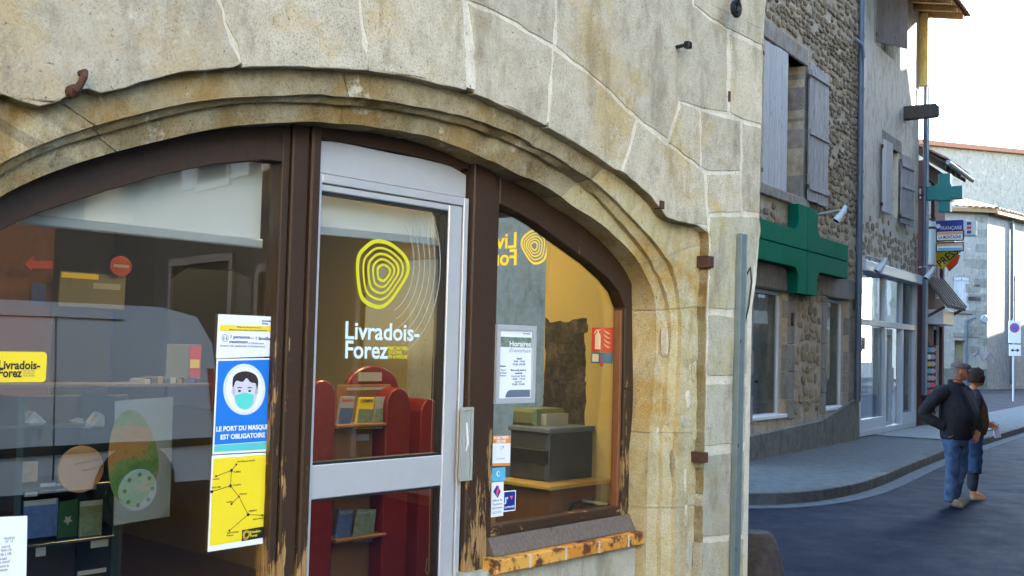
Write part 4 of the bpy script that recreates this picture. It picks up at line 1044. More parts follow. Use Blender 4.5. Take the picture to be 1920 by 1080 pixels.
    p = FP-.12; za = FR.px(490, 449, p)[1]; zb = FR.px(490, 466, p)[1]; x1 = FR.px(492, 400, p)[0]; x0 = FR.px(34, 405, p)[0]
    mb = MB(FR); mb.rect(x0, x1-.006, za, 2.66, p-.003, p); OB('fabric', mb, M['blind'], t)
    mb = MB(FR); mb.rect(x0, x1, zb, za, p-.010, p+.012, .005); OB('bottom_bar', mb, M['blind_bar'], t)
    t = thing('roller_blind', 'smaller white roller blind at the top of the glass door', 'blind', FR.w(*FR.px(710, 455, FP-.10), FP-.10))
    p = FP-.10; q = px_poly(FR, [(596, 340), (806, 380), (820, 446), (598, 424)], p)
    mb = MB(FR); mb.prism(q, p-.003, p); OB('fabric', mb, M['blind'], t)
    q = px_poly(FR, [(598, 424), (820, 446), (823, 461), (598, 440)], p); mb = MB(FR); mb.prism(q, p-.008, p+.010, .003); OB('bottom_bar', mb, M['blind_bar'], t)
    # left window display ------------------------------------------------
    pd = FP-.75
    def fbox(name, par, x0, x1, y0, y1, p0, p1, mt, c=.004, **k):
        A_ = FR.rect(x0, x1, y0, y1, p1); mb = MB(FR); mb.rect(A_[0], A_[1], A_[2], A_[3], p0, p1, c); return OB(name, mb, mt, par, **k)
    sh = thing('display_shelves', 'dark glass shelving of brochures behind the left window', 'shelves', FR.w(*FR.px(110, 1080, pd), pd))
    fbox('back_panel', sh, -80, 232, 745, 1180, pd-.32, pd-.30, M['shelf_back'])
    for (x0, x1, y) in ((-60, 160, 806), (40, 216, 921), (45, 214, 1028), (-80, 395, 727)):
        A_ = FR.rect(x0, x1, y-2, y+2, pd); mb = MB(FR); mb.rect(A_[0], A_[1], A_[2], A_[3]+.004, pd-.30 if y != 727 else pd-.18, pd, .001); OB('shelf', mb, M['glass_shelf'] if y != 727 else M['shelf_wood'], sh)
    for x in (36, 222): 
        A_ = FR.rect(x, x+3, 745, 1180, pd); mb = MB(FR); mb.rect(A_[0], A_[1], A_[2], A_[3], pd-.30, pd-.002); OB('upright', mb, M['glass_shelf'], sh)
    items = [
     (45, 108, 940, 1012, 'picture_blue', 'blue brochure leaning at the left of the lower shelf'),
     (110, 146, 940, 1010, 'green_book', 'dark green guide with a white star in the middle of the lower shelf'),
     (151, 192, 941, 1012, 'picture', 'green topped landscape brochure right of the green guide'),
     (38, 71, 867, 905, 'picture_warm', 'small landscape postcard left of the round ochre sign')]
    for x0, x1, y0, y1, mt, lab in items:
        t = thing('brochure', lab, 'brochure', FR.w(*FR.px((x0+x1)/2, y1, pd-.05), pd-.05), 'brochures on the glass shelves')
        fbox('cover', t, x0, x1, y0, y1, pd-.06, pd-.05, M[mt], .002)
        if mt == 'picture': fbox('title_band', t, x0, x1, y0, y0+9, pd-.0495, pd-.049, M['paper_dim'], 0); fbox('title_band', t, x0, x1, y0+10, y0+24, pd-.0495, pd-.049, M['lime'], 0)
        if mt == 'green_book':
            c = FR.px(127, 975, pd-.05); mb = MB(FR); mb.prism([(c[0]+.02*(1 if k % 2 else .5)*math.cos(k*math.pi/5+.3), c[1]+.02*(1 if k % 2 else .5)*math.sin(k*math.pi/5+.3)) for k in range(10)], pd-.049, pd-.048); OB('star', mb, M['paper_dim'], t)
        if mt == 'picture_blue': fbox('title_band', t, x0, x1-3, y0, y0+10, pd-.0495, pd-.049, M['paper_dim'], 0)
    for (x0, x1, y0, y1) in ((76, 104, 907, 921), (106, 135, 907, 920), (148, 181, 903, 920), (47, 70, 924, 932), (171, 203, 1010, 1028), (68, 86, 1022, 1044), (146, 199, 1072, 1080)):
        fbox('price_card', None, x0, x1, y0, y1, pd-.02, pd-.015, M['paper_dim'], 0, label={76: 'white price card at the foot of the round ochre sign, left one', 106: 'white price card at the foot of the round ochre sign, middle one', 148: 'white price card at the right foot of the round ochre sign', 47: 'white price card left of the ochre sign, above the blue brochure', 171: 'white price card at the right end of the lower glass shelf', 68: 'narrow upright price card below the blue brochure', 146: 'white price card at the very bottom of the left window'}[x0], cat='price card', group='white price cards on the glass shelves')
    # papers heaped on the upper shelf
    for i, (x, y, wd, hh, rz) in enumerate(((40, 806, 60, 36, .3), (110, 806, 70, 22, -.2), (165, 806, 60, 34, .15))):
        A_ = FR.px(x, y, pd-.1); B_ = FR.px(x+wd, y-hh, pd-.1); mb = MB(FR)
        mb.prism([(A_[0], A_[1]+.004), (B_[0], A_[1]+.008), (B_[0]-.03, A_[1]+(B_[1]-A_[1])*.5), (A_[0]+.05*(1+i % 2), B_[1])], pd-.16, pd-.10, .01)
        OB('paper_bag', mb, M['paper_dim'], None, ['folded white paper stack at the left of the upper glass shelf', 'crumpled clear wrapping in the middle of the upper glass shelf', 'crumpled wrapping at the right end of the upper glass shelf'][i], 'paper')
    # round ochre sign
    c = FR.px(152, 880, pd+.01); r1 = FR.px(152, 829, pd+.01)[1]-c[1]
    t = thing('round_sign', 'round ochre board with a faint Livradois-Forez logo on the glass shelf', 'sign', FR.w(c[0], c[1]-r1, pd+.01))
    mb = MB(FR); mb.disc(c[0], c[1], r1*.86, pd, pd+.012, 40, 1.02, .002); OB('board', mb, M['ochre_board'], t)
    e = FR.px(135, 873, pd+.013); text('lettering', 'Livradois-Forez', FR, e[0]+.01, e[1], pd+.013, .018, M['black_print'], t, wid=.12, rot=.12); e = FR.px(155, 885, pd+.013); text('lettering', 'Maison du tourisme', FR, e[0], e[1], pd+.013, .014, M['black_print'], t, wid=.10, rot=.18)
    # relief map
    pm = FP-.50
    t = thing('relief_map', 'map poster with a green and orange oval relief map', 'poster', FR.w(*FR.px(270, 980, pm), pm))
    mb = MB(FR); mb.prism(px_poly(FR, [(216, 752), (325, 744), (318, 968), (214, 985)], pm), pm-.004, pm, 0); OB('paper_sheet', mb, M['paper_map'], t)
    mb = MB(FR); mb.prism(px_poly(FR, smooth_closed([(236, 770), (262, 776), (285, 815), (297, 862), (290, 905), (262, 946), (238, 948), (212, 925), (203, 880), (205, 830), (216, 790)], 5), pm), pm+.001, pm+.002); OB('relief', mb, M['map'], t)
    # books on the high shelf and small frame
    for i in range(9):
        x = 272+i*12; fbox('book', None, x, x+10, 711-(i*7 % 5), 725, pd-.14, pd-.02, M[['paper_dim', 'office_grey', 'picture_warm', 'office_grey', 'paper_dim', 'oak', 'office_grey', 'picture_blue', 'office_grey'][i]], .001, label='small book on the high shelf behind the left window, '+['first from the left', 'second from the left', 'third from the left', 'fourth from the left', 'middle one', 'fourth from the right', 'third from the right', 'second from the right', 'first from the right'][i], cat='book', group='small books on the high shelf')
    t = thing('picture_frame', 'square picture standing on the high shelf with a red and yellow print', 'picture', FR.w(*FR.px(345, 710, pd-.04), pd-.04))
    fbox('panel', t, 314, 377, 645, 712, pd-.05, pd-.04, M['board_grey'], .002); fbox('red_print', t, 357, 376, 650, 708, pd-.0395, pd-.038, M['red_print'], 0); fbox('yellow_print', t, 357, 374, 674, 690, pd-.0378, pd-.0368, M['yellow'], 0)
    # arrow and no entry signs on the partition
    pw = FP-2.3
    c = FR.px(227, 499, pw); t = thing('no_entry_sign', 'round red no entry sign on the dark wall inside', 'sign', FR.w(c[0], c[1]-.1, pw))
    rr = FR.px(227, 480, pw)[1]-c[1]; mb = MB(FR); mb.disc(c[0], c[1], rr, pw-.01, pw, 32, 1.12); OB('red_disc', mb, M['red_dim'], t)
    mb = MB(FR); mb.rect(c[0]-rr*.8, c[0]+rr*.8, c[1]-rr*.15, c[1]+rr*.15, pw+.001, pw+.004); OB('white_bar', mb, M['paper_dim'], t)
    a = px_poly(FR, [(46, 495), (62, 481), (62, 489), (99, 489), (99, 503), (60, 503), (60, 508)], pw); mb = MB(FR); mb.prism(a, pw-.01, pw); OB('arrow_sign', mb, M['red_dim'], None, 'red arrow sign pointing left on the dark wall inside', 'sign')
    t = thing('noticeboard', 'grey and yellow noticeboard below the two red signs inside', 'noticeboard', FR.w(*FR.px(170, 570, pw), pw))
    fbox('panel', t, 113, 235, 508, 575, pw-.05, pw-.04, M['board_grey'], .002); fbox('yellow_sheet', t, 116, 185, 510, 520, pw-.0395, pw-.038, M['yellow'], 0); fbox('grey_sheet', t, 175, 226, 530, 541, pw-.0395, pw-.038, M['paper_dim'], 0)
    fbox('blue_sheet', t, 60, 85, 530, 572, pw-.0395, pw-.038, M['navy_print'], 0)
    # dark stone fireplace opening, brick arch shapes
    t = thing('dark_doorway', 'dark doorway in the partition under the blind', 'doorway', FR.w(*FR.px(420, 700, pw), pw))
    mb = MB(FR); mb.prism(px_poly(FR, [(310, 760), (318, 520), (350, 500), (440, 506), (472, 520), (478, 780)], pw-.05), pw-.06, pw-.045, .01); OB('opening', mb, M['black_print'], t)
    # door display rack ---------------------------------------------------
    pr = FP-1.15
    t = thing('brochure_rack', 'red laminate brochure rack with rounded tops and oak shelves behind the glass door', 'brochure rack', FR.w(*FR.px(700, 1080, pr), pr))
    def dome(x0, x1, ytop, yside, p0, p1, nm='side_panel', mt='red_laminate'):
        A_ = FR.px(x0, yside, p1); B_ = FR.px(x1, yside, p1); C_ = FR.px((x0+x1)/2, ytop, p1); cx = (A_[0]+B_[0])/2; w2 = (B_[0]-A_[0])/2; h = C_[1]-A_[1]
        pts = [(cx+w2*math.cos(math.pi*k/16), A_[1]+h*math.sin(math.pi*k/16)) for k in range(17)]+[(A_[0], .03), (B_[0], .03)]
        mb = MB(FR); mb.prism(pts, p0, p1, .006); return OB(nm, mb, M[mt], t)
    dome(650, 748, 686, 730, pr-.16, pr-.13, 'back_panel'); dome(725, 770, 727, 765, pr-.14, pr, 'side_panel'); dome(578, 631, 713, 748, pr-.14, pr, 'side_panel'); dome(790, 822, 748, 775, pr-.5, pr-.30, 'side_panel')
    pb = pr-.03
    fbox('shelf_back', t, 632, 727, 722, 1100, pr-.125, pr-.11, M['oak'], .002)
    for y in (797, 1013): fbox('shelf', t, 632, 724, y, y+6, pr-.11, pr+.01, M['oak'], .003)
    fbox('label_strip', t, 651, 735, 727, 732, pr-.10, pr-.095, M['paper_dim'], 0)
    fbox('label_card', t, 672, 716, 698, 715, pr-.128, pr-.125, M['paper_dim'], 0)
    fbox('label_card', t, 668, 692, 815, 827, pr-.108, pr-.105, M['paper_dim'], 0)
    def leaflet(x0, x1, y0, y1, mt, lab, ttl=None, tm='black_print', band=None, pp=pb):
        L_ = thing('leaflet', lab, 'leaflet', FR.w(*FR.px((x0+x1)/2, y1, pp), pp), 'leaflets on the red rack')
        q = px_poly(FR, [(x0+6, y0), (x1+6, y0), (x1-2, y1), (x0-2, y1)], pp); mb = MB(FR); mb.prism(q, pp-.012, pp, .001); OB('cover', mb, M[mt], L_)
        if band: q = px_poly(FR, [(x0+5, y0+22), (x1+3, y0+22), (x1-3, y1-2), (x0-1, y1-2)], pp); mb = MB(FR); mb.prism(q, pp+.0005, pp+.001); OB('photo', mb, M[band], L_)
        if ttl:
            e = FR.px(x0+8, y0+10, pp+.002); f_ = FR.px(x1+3, y0+10, pp+.002); text('lettering', ttl, FR, e[0], e[1], pp+.002, .024, M[tm], L_, wid=f_[0]-e[0], bold=.02)
    leaflet(633, 660, 743, 800, 'paper_dim', 'white leaflet with red title, left on the upper oak shelf', 'Randonnée', 'red_print', 'picture_blue')
    leaflet(668, 697, 745, 804, 'yellow', 'yellow leaflet in the middle of the upper oak shelf', 'CHEMINS', 'black_print', 'picture')
    leaflet(700, 722, 744, 804, 'paper_dim', 'grey leaflet at the right of the upper oak shelf', None, 'red_print', 'picture')
    leaflet(630, 658, 955, 1013, 'picture_blue', 'blue leaflet on the lower oak shelf', 'VOLCANS', 'paper_dim')
    leaflet(664, 700, 955, 1017, 'picture', 'dark leaflet with a black cap shape on the lower oak shelf', 'Auvergne', 'paper_dim')
    leaflet(640, 662, 885, 925, 'picture_warm', 'small warm coloured leaflet under the upper oak shelf, left')
    leaflet(676, 700, 880, 922, 'picture', 'small green leaflet under the upper oak shelf, right')
    fbox('shelf', t, 632, 724, 922, 927, pr-.11, pr+.01, M['oak'], .003)
    # blind chain by the door
    a, b = FR.px(806, 925, FP-.12), FR.px(804, 1072, FP-.12); mb = MB(FR)
    mb.tube([(a[0], a[1]+.6, FP-.12), (a[0], a[1], FP-.12), (b[0], b[1], FP-.12), (b[0]-.01, b[1]-.01, FP-.12), (b[0]-.02, b[1]+.01, FP-.12), (b[0]-.012, b[1]+.06, FP-.12)], .0016, 5)
    OB('blind_chain', mb, M['paper_dim'], None, 'thin beaded chain hanging inside the door', 'chain')
    # lamps inside (the ceiling panels are lit in the photograph)
    for i, (tt, pp, e) in enumerate(((4.1, -1.3, .95), (2.9, -.75, .32), (1.0, -1.6, .16))):
        L_ = thing('ceiling_light', ['warm ceiling light near the side window', 'warm ceiling light over the brochure rack', 'warm ceiling light over the left window'][i], 'ceiling light', FR.w(tt, 2.82, pp), 'ceiling lights in the shop')
        mb = MB(FR); mb.box(tt-.2, tt+.2, 2.82, 2.858, pp-.2, pp+.2); OB('housing', mb, M['white_paint'], L_)
        mb = MB(FR); mb.box(tt-.17, tt+.17, 2.812, 2.819, pp-.17, pp+.17); OB('diffuser', mb, M['lamp'], L_)
        ld = bpy.data.lights.new('lamp', 'AREA'); ld.energy = e; ld.size = .34; ld.color = (1, .77, .42)
        lo = bpy.data.objects.new('lamp', ld); COL.objects.link(lo); lo.parent = L_; lo.location = (0, 0, -.02)
def mk_backlit():
    t = NT('translucent_yellow_vinyl'); tr = t.n('BsdfTranslucent'); tr.inputs[0].default_value = (1, .78, .02, 1)
    mx = t.n('MixShader'); mx.inputs[0].default_value = .75; t.b.inputs['Base Color'].default_value = (.85, .66, .02, 1)
    t.L(t.b.outputs[0], mx.inputs[1]); t.L(tr.outputs[0], mx.inputs[2]); t.L(mx.outputs[0], t.t.nodes['Material Output'].inputs[0]); return t.m
M['lime'] = plain('lime_plastic', (.15, .18, .09), .4); M['paper_dim'] = plain('dimmed_white_paper', (.33, .34, .33), .6)  # the paper is white paper darkened in colour for the dim interiors
M['board_grey'] = plain('grey_board', (.16, .16, .13), .7); M['green_book'] = plain('dark_green_cover', (.01, .06, .025), .5)
M['ochre_board'] = plain('ochre_board', (.36, .22, .09), .6, 0, .05); M['paper_map'] = plain('map_paper', (.22, .24, .24), .6, 0, .05)
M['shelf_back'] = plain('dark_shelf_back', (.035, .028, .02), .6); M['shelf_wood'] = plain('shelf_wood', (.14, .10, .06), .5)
M['red_dim'] = plain('dull_red', (.42, .04, .03), .6); M['lamp'] = emis('lit_lamp', (1, .72, .30), 5)
M['yellow_glow'] = emis('glowing_yellow_vinyl', (.85, .62, .02), .09); M['yellow_edge'] = plain('yellow_desk_edge', (.45, .30, .07), .5)  # emission added to the window logo vinyl, which is no lamp
interior()

# ================================================================== 6. THE STREET: PHARMACY, PLASTERED HOUSE AND BEYOND
def wall_holes(pl, t0, t1, z0, z1, holes, p0, p1):
    mb = MB(pl); ts = sorted({t0, t1, *[h[0] for h in holes], *[h[1] for h in holes]}); ts = [t for t in ts if t0 <= t <= t1]
    for a, b in zip(ts, ts[1:]):
        m = (a+b)/2; blk = sorted([(h[2], h[3]) for h in holes if h[0] < m < h[1]]); z = z0
        for h0, h1 in blk:
            if h0 > z: mb.rect(a, b, z, h0, p0, p1)
            z = max(z, h1)
        if z < z1: mb.rect(a, b, z, z1, p0, p1)
    return mb
STONE_MESH = {}
def stone_meshes(mk, n=12):
    out = []
    for k in range(n):
        m = random.choice((7, 8, 9)); base = []
        for i in range(m):
            a = 2*math.pi*i/m; r = 1+random.uniform(-.20, .14)
            ca, sa = math.cos(a), math.sin(a)
            # superellipse-like block
            q = (abs(ca)**2.8+abs(sa)**2.8)**(-1/2.8); base.append((ca*q*r*.5, sa*q*r*.5))
        vs = [(x, z, -.6) for x, z in base]+[(x, z, .35+random.uniform(-.12, .12)) for x, z in base]+[(x*.72, z*.72, .85+random.uniform(-.2, .2)) for x, z in base]+[(random.uniform(-.08, .08), random.uniform(-.08, .08), 1.0)]
        fs = []
        for L in (0, m): fs += [(L+i, L+(i+1) % m, L+m+(i+1) % m, L+m+i) for i in range(m)]
        fs += [(2*m+i, 2*m+(i+1) % m, 3*m) for i in range(m)]
        out.append((vs, fs))
    return out
SMV = stone_meshes('x')
def rubble(pl, cells, parent, mt, nparts, dep, name='stone', sink=0.0):
    """cells: (t, z, w, h, rot). The nearest nparts are objects sharing meshes, the rest one mesh."""
    cells = sorted(cells, key=lambda c: -c[2]*c[3]/(pl.w(c[0], c[1]).length**2))
    meshes = []
    for k, (vs, fs) in enumerate(SMV):
        me = bpy.data.meshes.new(name); me.from_pydata([Vector(v) for v in vs], [], fs); me.materials.append(mt); me.update(); meshes.append(me)
    off = wl(parent); rest = MB(pl); R = random.Random(5)
    for i, (t, z, w_, h_, ro) in enumerate(cells):
        d = dep*R.uniform(.5, 1.25)
        if i < nparts:
            o = bpy.data.objects.new(name, meshes[i % len(meshes)]); COL.objects.link(o); o.parent = parent
            Mx = Matrix.Translation(-off) @ pl.mat(t, z, sink) @ Matrix.Rotation(ro, 4, 'Z') @ Matrix.Diagonal((w_, h_, d, 1))
            o.matrix_local = Mx
        else:
            vs, fs = SMV[i % len(SMV)]; c, s = math.cos(ro), math.sin(ro)
            rest.add([(t+x*w_*c-y*h_*s, z+x*w_*s+y*h_*c, sink+q*d) for x, y, q in vs], fs)
    if rest.v: OB(name+'_infill', rest, mt, parent, kind='stuff')
def in_rects(t, z, rects, m=0):
    return any(a-m < t < b+m and c-m < z < d+m for a, b, c, d in rects)
def coursed(t0, t1, z0, z1, wd, hh, keep, skip, seed=1, fill=.92):
    R = random.Random(seed); out = []; z = z0
    while z < z1:
        h = hh*R.uniform(.7, 1.35); t = t0+R.uniform(0, wd)
        while t < t1:
            w_ = wd*R.uniform(.55, 1.5); zz = z+h/2+R.uniform(-.25, .25)*h; tt = t+w_/2
            if R.random() < keep(tt, zz) and not in_rects(tt, zz, skip, .02+w_*.3): out.append((tt, zz, w_*fill, h*R.uniform(.8, 1.1)*fill, R.uniform(-.25, .25)))
            t += w_
        z += h*.95
    return out
def quoin(pl, root, t0, t1, z0, z1, mt, p1=.015, jit=.03, course=.38, p0=-.1):
    z = z0
    while z < z1-.05:
        h = min(random.uniform(course*.8, course*1.25), z1-z); e0, e1 = random.uniform(-jit, jit), random.uniform(-jit, jit)
        mb = MB(pl); pts = [(t0+e0, z+.006), ((t0+t1)/2, z+.003), (t1+e1, z+.006), (t1+e1+.01, z+h/2), (t1+e1, z+h-.006), ((t0+t1)/2, z+h-.004), (t0+e0, z+h-.006), (t0+e0-.008, z+h/2)]
        mb.prism(pts, p0, p1+random.uniform(-.006, .006), .012); OB('dressed_stone', mb, mt, root); z += h
def glazed(pl, root, name, t0, t1, z0, z1, p, fw=.06, mt='pvc', glass='glass_far', divs=(), hdivs=(), room=True):
    mb = MB(pl); mb.frame(t0, t1, z0, z1, fw, p-.06, p); f = OB('window', mb, M[mt], root)
    ts = [t0+fw]+list(divs)+[t1-fw]; zs = [z0+fw]+list(hdivs)+[z1-fw]
    for d in divs: mb = MB(pl); mb.rect(d-fw*.4, d+fw*.4, z0+fw, z1-fw, p-.055, p-.005); OB('mullion', mb, M[mt], f)
    for d in hdivs: mb = MB(pl); mb.rect(t0+fw, t1-fw, d-fw*.4, d+fw*.4, p-.058, p-.008); OB('transom', mb, M[mt], f)
    for a, b in zip(ts, ts[1:]):
        for c, d in zip(zs, zs[1:]):
            mb = MB(pl); mb.rect(a-.005, b+.005, c-.005, d+.005, p-.034, p-.028); OB('glass_pane', mb, M[glass], f)
    return f
def shutter(pl, root, t0, t1, z0, z1, p, mt, planks=4, battens=(.12, .5, .88), lab=None, ang=0.0, hinge='L', front=True):
    """planked shutter; ang swings it about its hinge side away from the wall"""
    hx = t0 if hinge == 'L' else t1
    class Sw:
        def w(s, a, z, q):
            dt = a-hx; r = -ang if hinge == 'R' else ang
            return pl.w(hx+dt*math.cos(ang)-(q-p)*math.sin(ang)*(1 if hinge == 'L' else -1), z, p+abs(dt)*math.sin(ang)+(q-p)*math.cos(ang))
    sw = Sw(); W_ = (t1-t0)/planks
    sh = bpy.data.objects.new('shutter', None); COL.objects.link(sh); sh.parent = root; WL[sh.name] = wl(root)
    if lab: sh['label'] = lab
    for k in range(planks):
        mb = MB(sw); dz = random.uniform(-.008, .008); mb.rect(t0+k*W_+.003, t0+(k+1)*W_-.003, z0+dz, z1+dz, p, p+.026, .004); OB('plank', mb, M[mt], sh)
    for f_ in battens:
        zz = z0+(z1-z0)*f_; mb = MB(sw)
        if front: mb.rect(t0+.02, t1-.02, zz-.05, zz+.05, p+.0265, p+.05, .008)
        else: mb.rect(t0+.02, t1-.02, zz-.05, zz+.05, p-.024, p-.0005)
        OB('batten', mb, M[mt], sh)
    for f_ in (.1, .9):
        zz = z0+(z1-z0)*f_; mb = MB(sw); a = hx; s_ = 1 if hinge == 'L' else -1
        mb.rect(min(a-.05*s_, a+.02*s_), max(a-.05*s_, a+.02*s_), zz-.035, zz+.035, p-.01, p+.03); OB('hinge', mb, M['rust'], sh)
    return sh
def pipe(name, label, pl, x, z0, z1, p, r, mt, lean=0.0, brackets=(2.5, 5.0, 7.5), cat='drainpipe'):
    t = thing(name, label, cat, pl.w(x, z0, p))
    mb = MB(pl); mb.tube([(x+lean*(z-z0), z, p) for z in (z0, (z0+z1)/2, z1)], r, 12); OB('pipe', mb, mt, t, smooth=True)
    for z in brackets:
        if z0 < z < z1: mb = MB(pl); mb.tube([(x+lean*(z-z0), z-.03, p), (x+lean*(z-z0), z+.03, p)], r*1.18, 12); OB('collar', mb, mt, t)
    return t
def pharmacy():
    T0, T1 = 14.9, 21.62
    root = thing('pharmacy_building', 'brown rubble stone house carrying the large flat green cross', 'house', PH.w(18, 0, 0))
    # openings
    w1 = PH.rect(1413, 1476, 538, 783, 0); w1 = (w1[0], w1[1], .74, 2.84)
    w2 = (19.55, 20.93, .77, 2.87)
    up = PH.rect(1434, 1507, 84, 345, 0); up = (up[0], up[1], 4.50, 6.85)
    holes = [w1, w2, up]
    OB('wall_core', wall_holes(PH, T0, T1, -.2, 11.6, holes, -.5, 0), M['rubble_mortar'], root)
    # end wall along the alley
    mb = MB(PH); mb.box(T0, T0+.4, -.2, 11.6, -14, -.5); OB('end_wall', mb, M['rubble_grey'], root)
    mb = MB(PH); mb.box(T0, T1, 11.6, 11.7, -14, .35); OB('eaves_board', mb, M['dark_timber'], root)
    # dark rooms behind the windows
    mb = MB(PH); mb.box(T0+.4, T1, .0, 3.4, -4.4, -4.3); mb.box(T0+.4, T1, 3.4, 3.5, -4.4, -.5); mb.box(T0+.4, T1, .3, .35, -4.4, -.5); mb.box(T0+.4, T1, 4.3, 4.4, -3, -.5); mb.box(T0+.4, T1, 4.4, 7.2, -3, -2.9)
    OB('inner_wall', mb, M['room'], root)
    # plinth
    mb = MB(PH); mb.prism([(T0, -.1), (T1+.02, -.1), (T1-.12, .98), (19.2, .62), (T0, .50)], .0, .05, .02)
    plz = lambda t: .52 if t < 19 else .6+(t-19)*.1
    OB('plinth', mb, M['plinth'], root)
    # dressed stones round the openings
    for (a, b, c, d) in (w1, w2):
        quoin(PH, root, a-.30, a-.01, c-.05, d, M['rubble_grey'], .015); quoin(PH, root, b+.01, b+.34, c-.05, d, M['rubble_grey'], .015)
        mb = MB(PH); mb.rect(a-.42, b+.42, d+.005, d+.42, -.1, .02, .015); OB('lintel', mb, M['rubble_grey'], root)
    a, b, c, d = up
    mb = MB(PH); mb.rect(a-.25, b+.12, d+.0, d+.30, -.2, .03, .02); OB('lintel', mb, M['rubble_grey'], root)
    mb = MB(PH); mb.rect(a-.2, b+.2, c-.18, c, -.2, .06, .02); OB('sill', mb, M['rubble_grey'], root)
    quoin(PH, root, b-.0, b+.20, c, d, M['rubble_grey'], .012, .01, p0=-.45)
    quoin(PH, root, 20.95+.33, T1-.01, .7, 3.6, M['rubble_grey'], .02)
    # rubble
    skip = [(w1[0]-.34, w1[1]+.36, w1[2]-.1, w1[3]+.42), (w2[0]-.34, w2[1]+.36, w2[2]-.1, w2[3]+.42), (up[0]-.25, up[1]+.22, up[2]-.2, up[3]+.3), (T0, T1, -.2, .72)]
    dense = coursed(15.3, T1-.05, 4.35, 10.6, .215, .125, lambda t, z: .93, skip, 3, .85)
    rubble(PH, dense, root, M['rubble'], 300, .032)
    low = coursed(15.3, T1-.05, .75, 4.35, .27, .18, lambda t, z: .85 if (z > 3.0) else (.90 if 17.7 < t < 19.2 else .55), skip, 4, .84)
    root2 = root
    me_mat = M['rubble']
    rubble(PH, low, root, me_mat, 300, .024, 'rubble_stone')
    # ground floor shop windows
    for (a, b, c, d) in (w1, w2):
        glazed(PH, root, 'window', a+.01, b-.01, c+.01, d-.01, -.14, .055, 'white_paint')
        mb = MB(PH); mb.rect(a, b, c-.002, c+.055, -.135, .02, .004); OB('window_sill', mb, M['white_paint'], root)
    # displays inside: blue and white shapes glimpsed
    for i, (x, z, w_, h_, mt) in enumerate(((16.3, .95, .5, .7, 'blue_print'), (16.9, 1.0, .5, .3, 'paper_dim'), (16.6, 1.9, .03, .9, 'aluminium'), (17.0, 1.5, .6, .03, 'aluminium'), (17.0, 2.2, .6, .03, 'aluminium'), (19.9, 1.05, .45, .5, 'paper_dim'), (20.4, 2.45, .8, .03, 'aluminium'))):
        mb = MB(PH); mb.rect(x, x+w_, z, z+h_, -.8, -.7, .005)
        OB('display_stand' if h_ < .1 or w_ < .1 else 'display_card', mb, M[mt], None, ['blue display card low in the first pharmacy window', 'pale display box low in the first pharmacy window', 'metal display pole in the first pharmacy window', 'lower metal shelf in the first pharmacy window', 'upper metal shelf in the first pharmacy window', 'pale display box low in the second pharmacy window', 'metal rail near the top of the second pharmacy window'][i], 'display')
    # upper window with shutters
    glazed(PH, root, 'window', up[0], up[1], up[2], up[3], -.34, .07, 'shutter_grey2', divs=((up[0]+up[1])/2,), hdivs=(5.3, 6.1))
    mid = up[0]+(up[1]-up[0])*.50
    shutter(PH, root, up[0]-.02, mid, up[2]-.02, up[3]-.02, -.03, 'shutter_pale', 4, (), 'pale painted shutter left nearly closed', .06, 'L')
    shutter(PH, root, up[1]+.05, up[1]+.05+1.02, up[2]-.02, up[3]+.06, .06, 'shutter_grey', 4, (.1, .5, .93), 'weathered grey shutter open flat on the rubble', .02, 'L')
    # shutter hook stays
    for (x, y) in ((1485, 598), (1600, 570), (1607, 690)):
        c = PH.px(x, y, .02); mb = MB(PH); mb.rect(c[0]-.03, c[0]+.03, c[1]-.12, c[1]+.10, .012, .05, .008); OB('shutter_hinge', mb, M['rust'], root)
    # ---- flat green cross
    cr = thing('pharmacy_cross', 'large flat green pharmacy cross fixed to the rubble wall', 'cross sign', PH.w(18.3, 3.0, .1))
    p = .22
    def Q(x, y): return PH.px(x, y, p)
    # measured silhouette, four quadrants meeting at the two seams
    cx_t = Q(1514, 470)[0]; zc = (Q(1424, 450)[1]+Q(1590, 489)[1])/2
    tl, tr = Q(1422, 450)[0], Q(1590, 489)[0]; ah = (Q(1422, 413)[1]-Q(1422, 490)[1])/2
    vl, vr = Q(1499, 420)[0], Q(1533, 430)[0]; zt = Q(1510, 386)[1]; zb = Q(1518, 553)[1]
    r = .22
    def arc(cx, cz, a0, a1): return [(cx+r*math.cos(a0+(a1-a0)*k/6), cz+r*math.sin(a0+(a1-a0)*k/6)) for k in range(7)]
    hp = math.pi/2; g = .010
    quad = {
     'ul': [(tl, zc+g), (cx_t-g, zc+g), (cx_t-g, zt), (vl-.02, zt)] + arc(vl-r, zc+ah+r, 0, -hp) + [(tl, zc+ah)],
     'ur': [(cx_t+g, zc+g), (tr, zc+g), (tr, zc+ah)] + arc(vr+r, zc+ah+r, -hp, -2*hp) + [(vr+.02, zt), (cx_t+g, zt)],
     'll': [(tl, zc-g), (tl, zc-ah)] + arc(vl-r, zc-ah-r, hp, 0) + [(vl-.02, zb), (cx_t-g, zb), (cx_t-g, zc-g)],
     'lr': [(cx_t+g, zc-g), (cx_t+g, zb), (vr+.02, zb)] + arc(vr+r, zc-ah-r, 2*hp, hp) + [(tr, zc-ah), (tr, zc-g)]}
    for k_, q in quad.items(): mb = MB(PH); mb.prism(q, p-.02, p, .006); OB('face_panel', mb, M['green'], cr)
    full = [(vl-.02, zt)] + arc(vl-r, zc+ah+r, 0, -hp) + [(tl, zc+ah), (tl, zc-ah)] + arc(vl-r, zc-ah-r, hp, 0) + [(vl-.02, zb), (vr+.02, zb)] + arc(vr+r, zc-ah-r, 2*hp, hp) + [(tr, zc-ah), (tr, zc+ah)] + arc(vr+r, zc+ah+r, -hp, -2*hp) + [(vr+.02, zt)]
    mb = MB(PH); mb.prism(full, .03, p-.021, .0); OB('box_body', mb, M['green_dark'], cr)
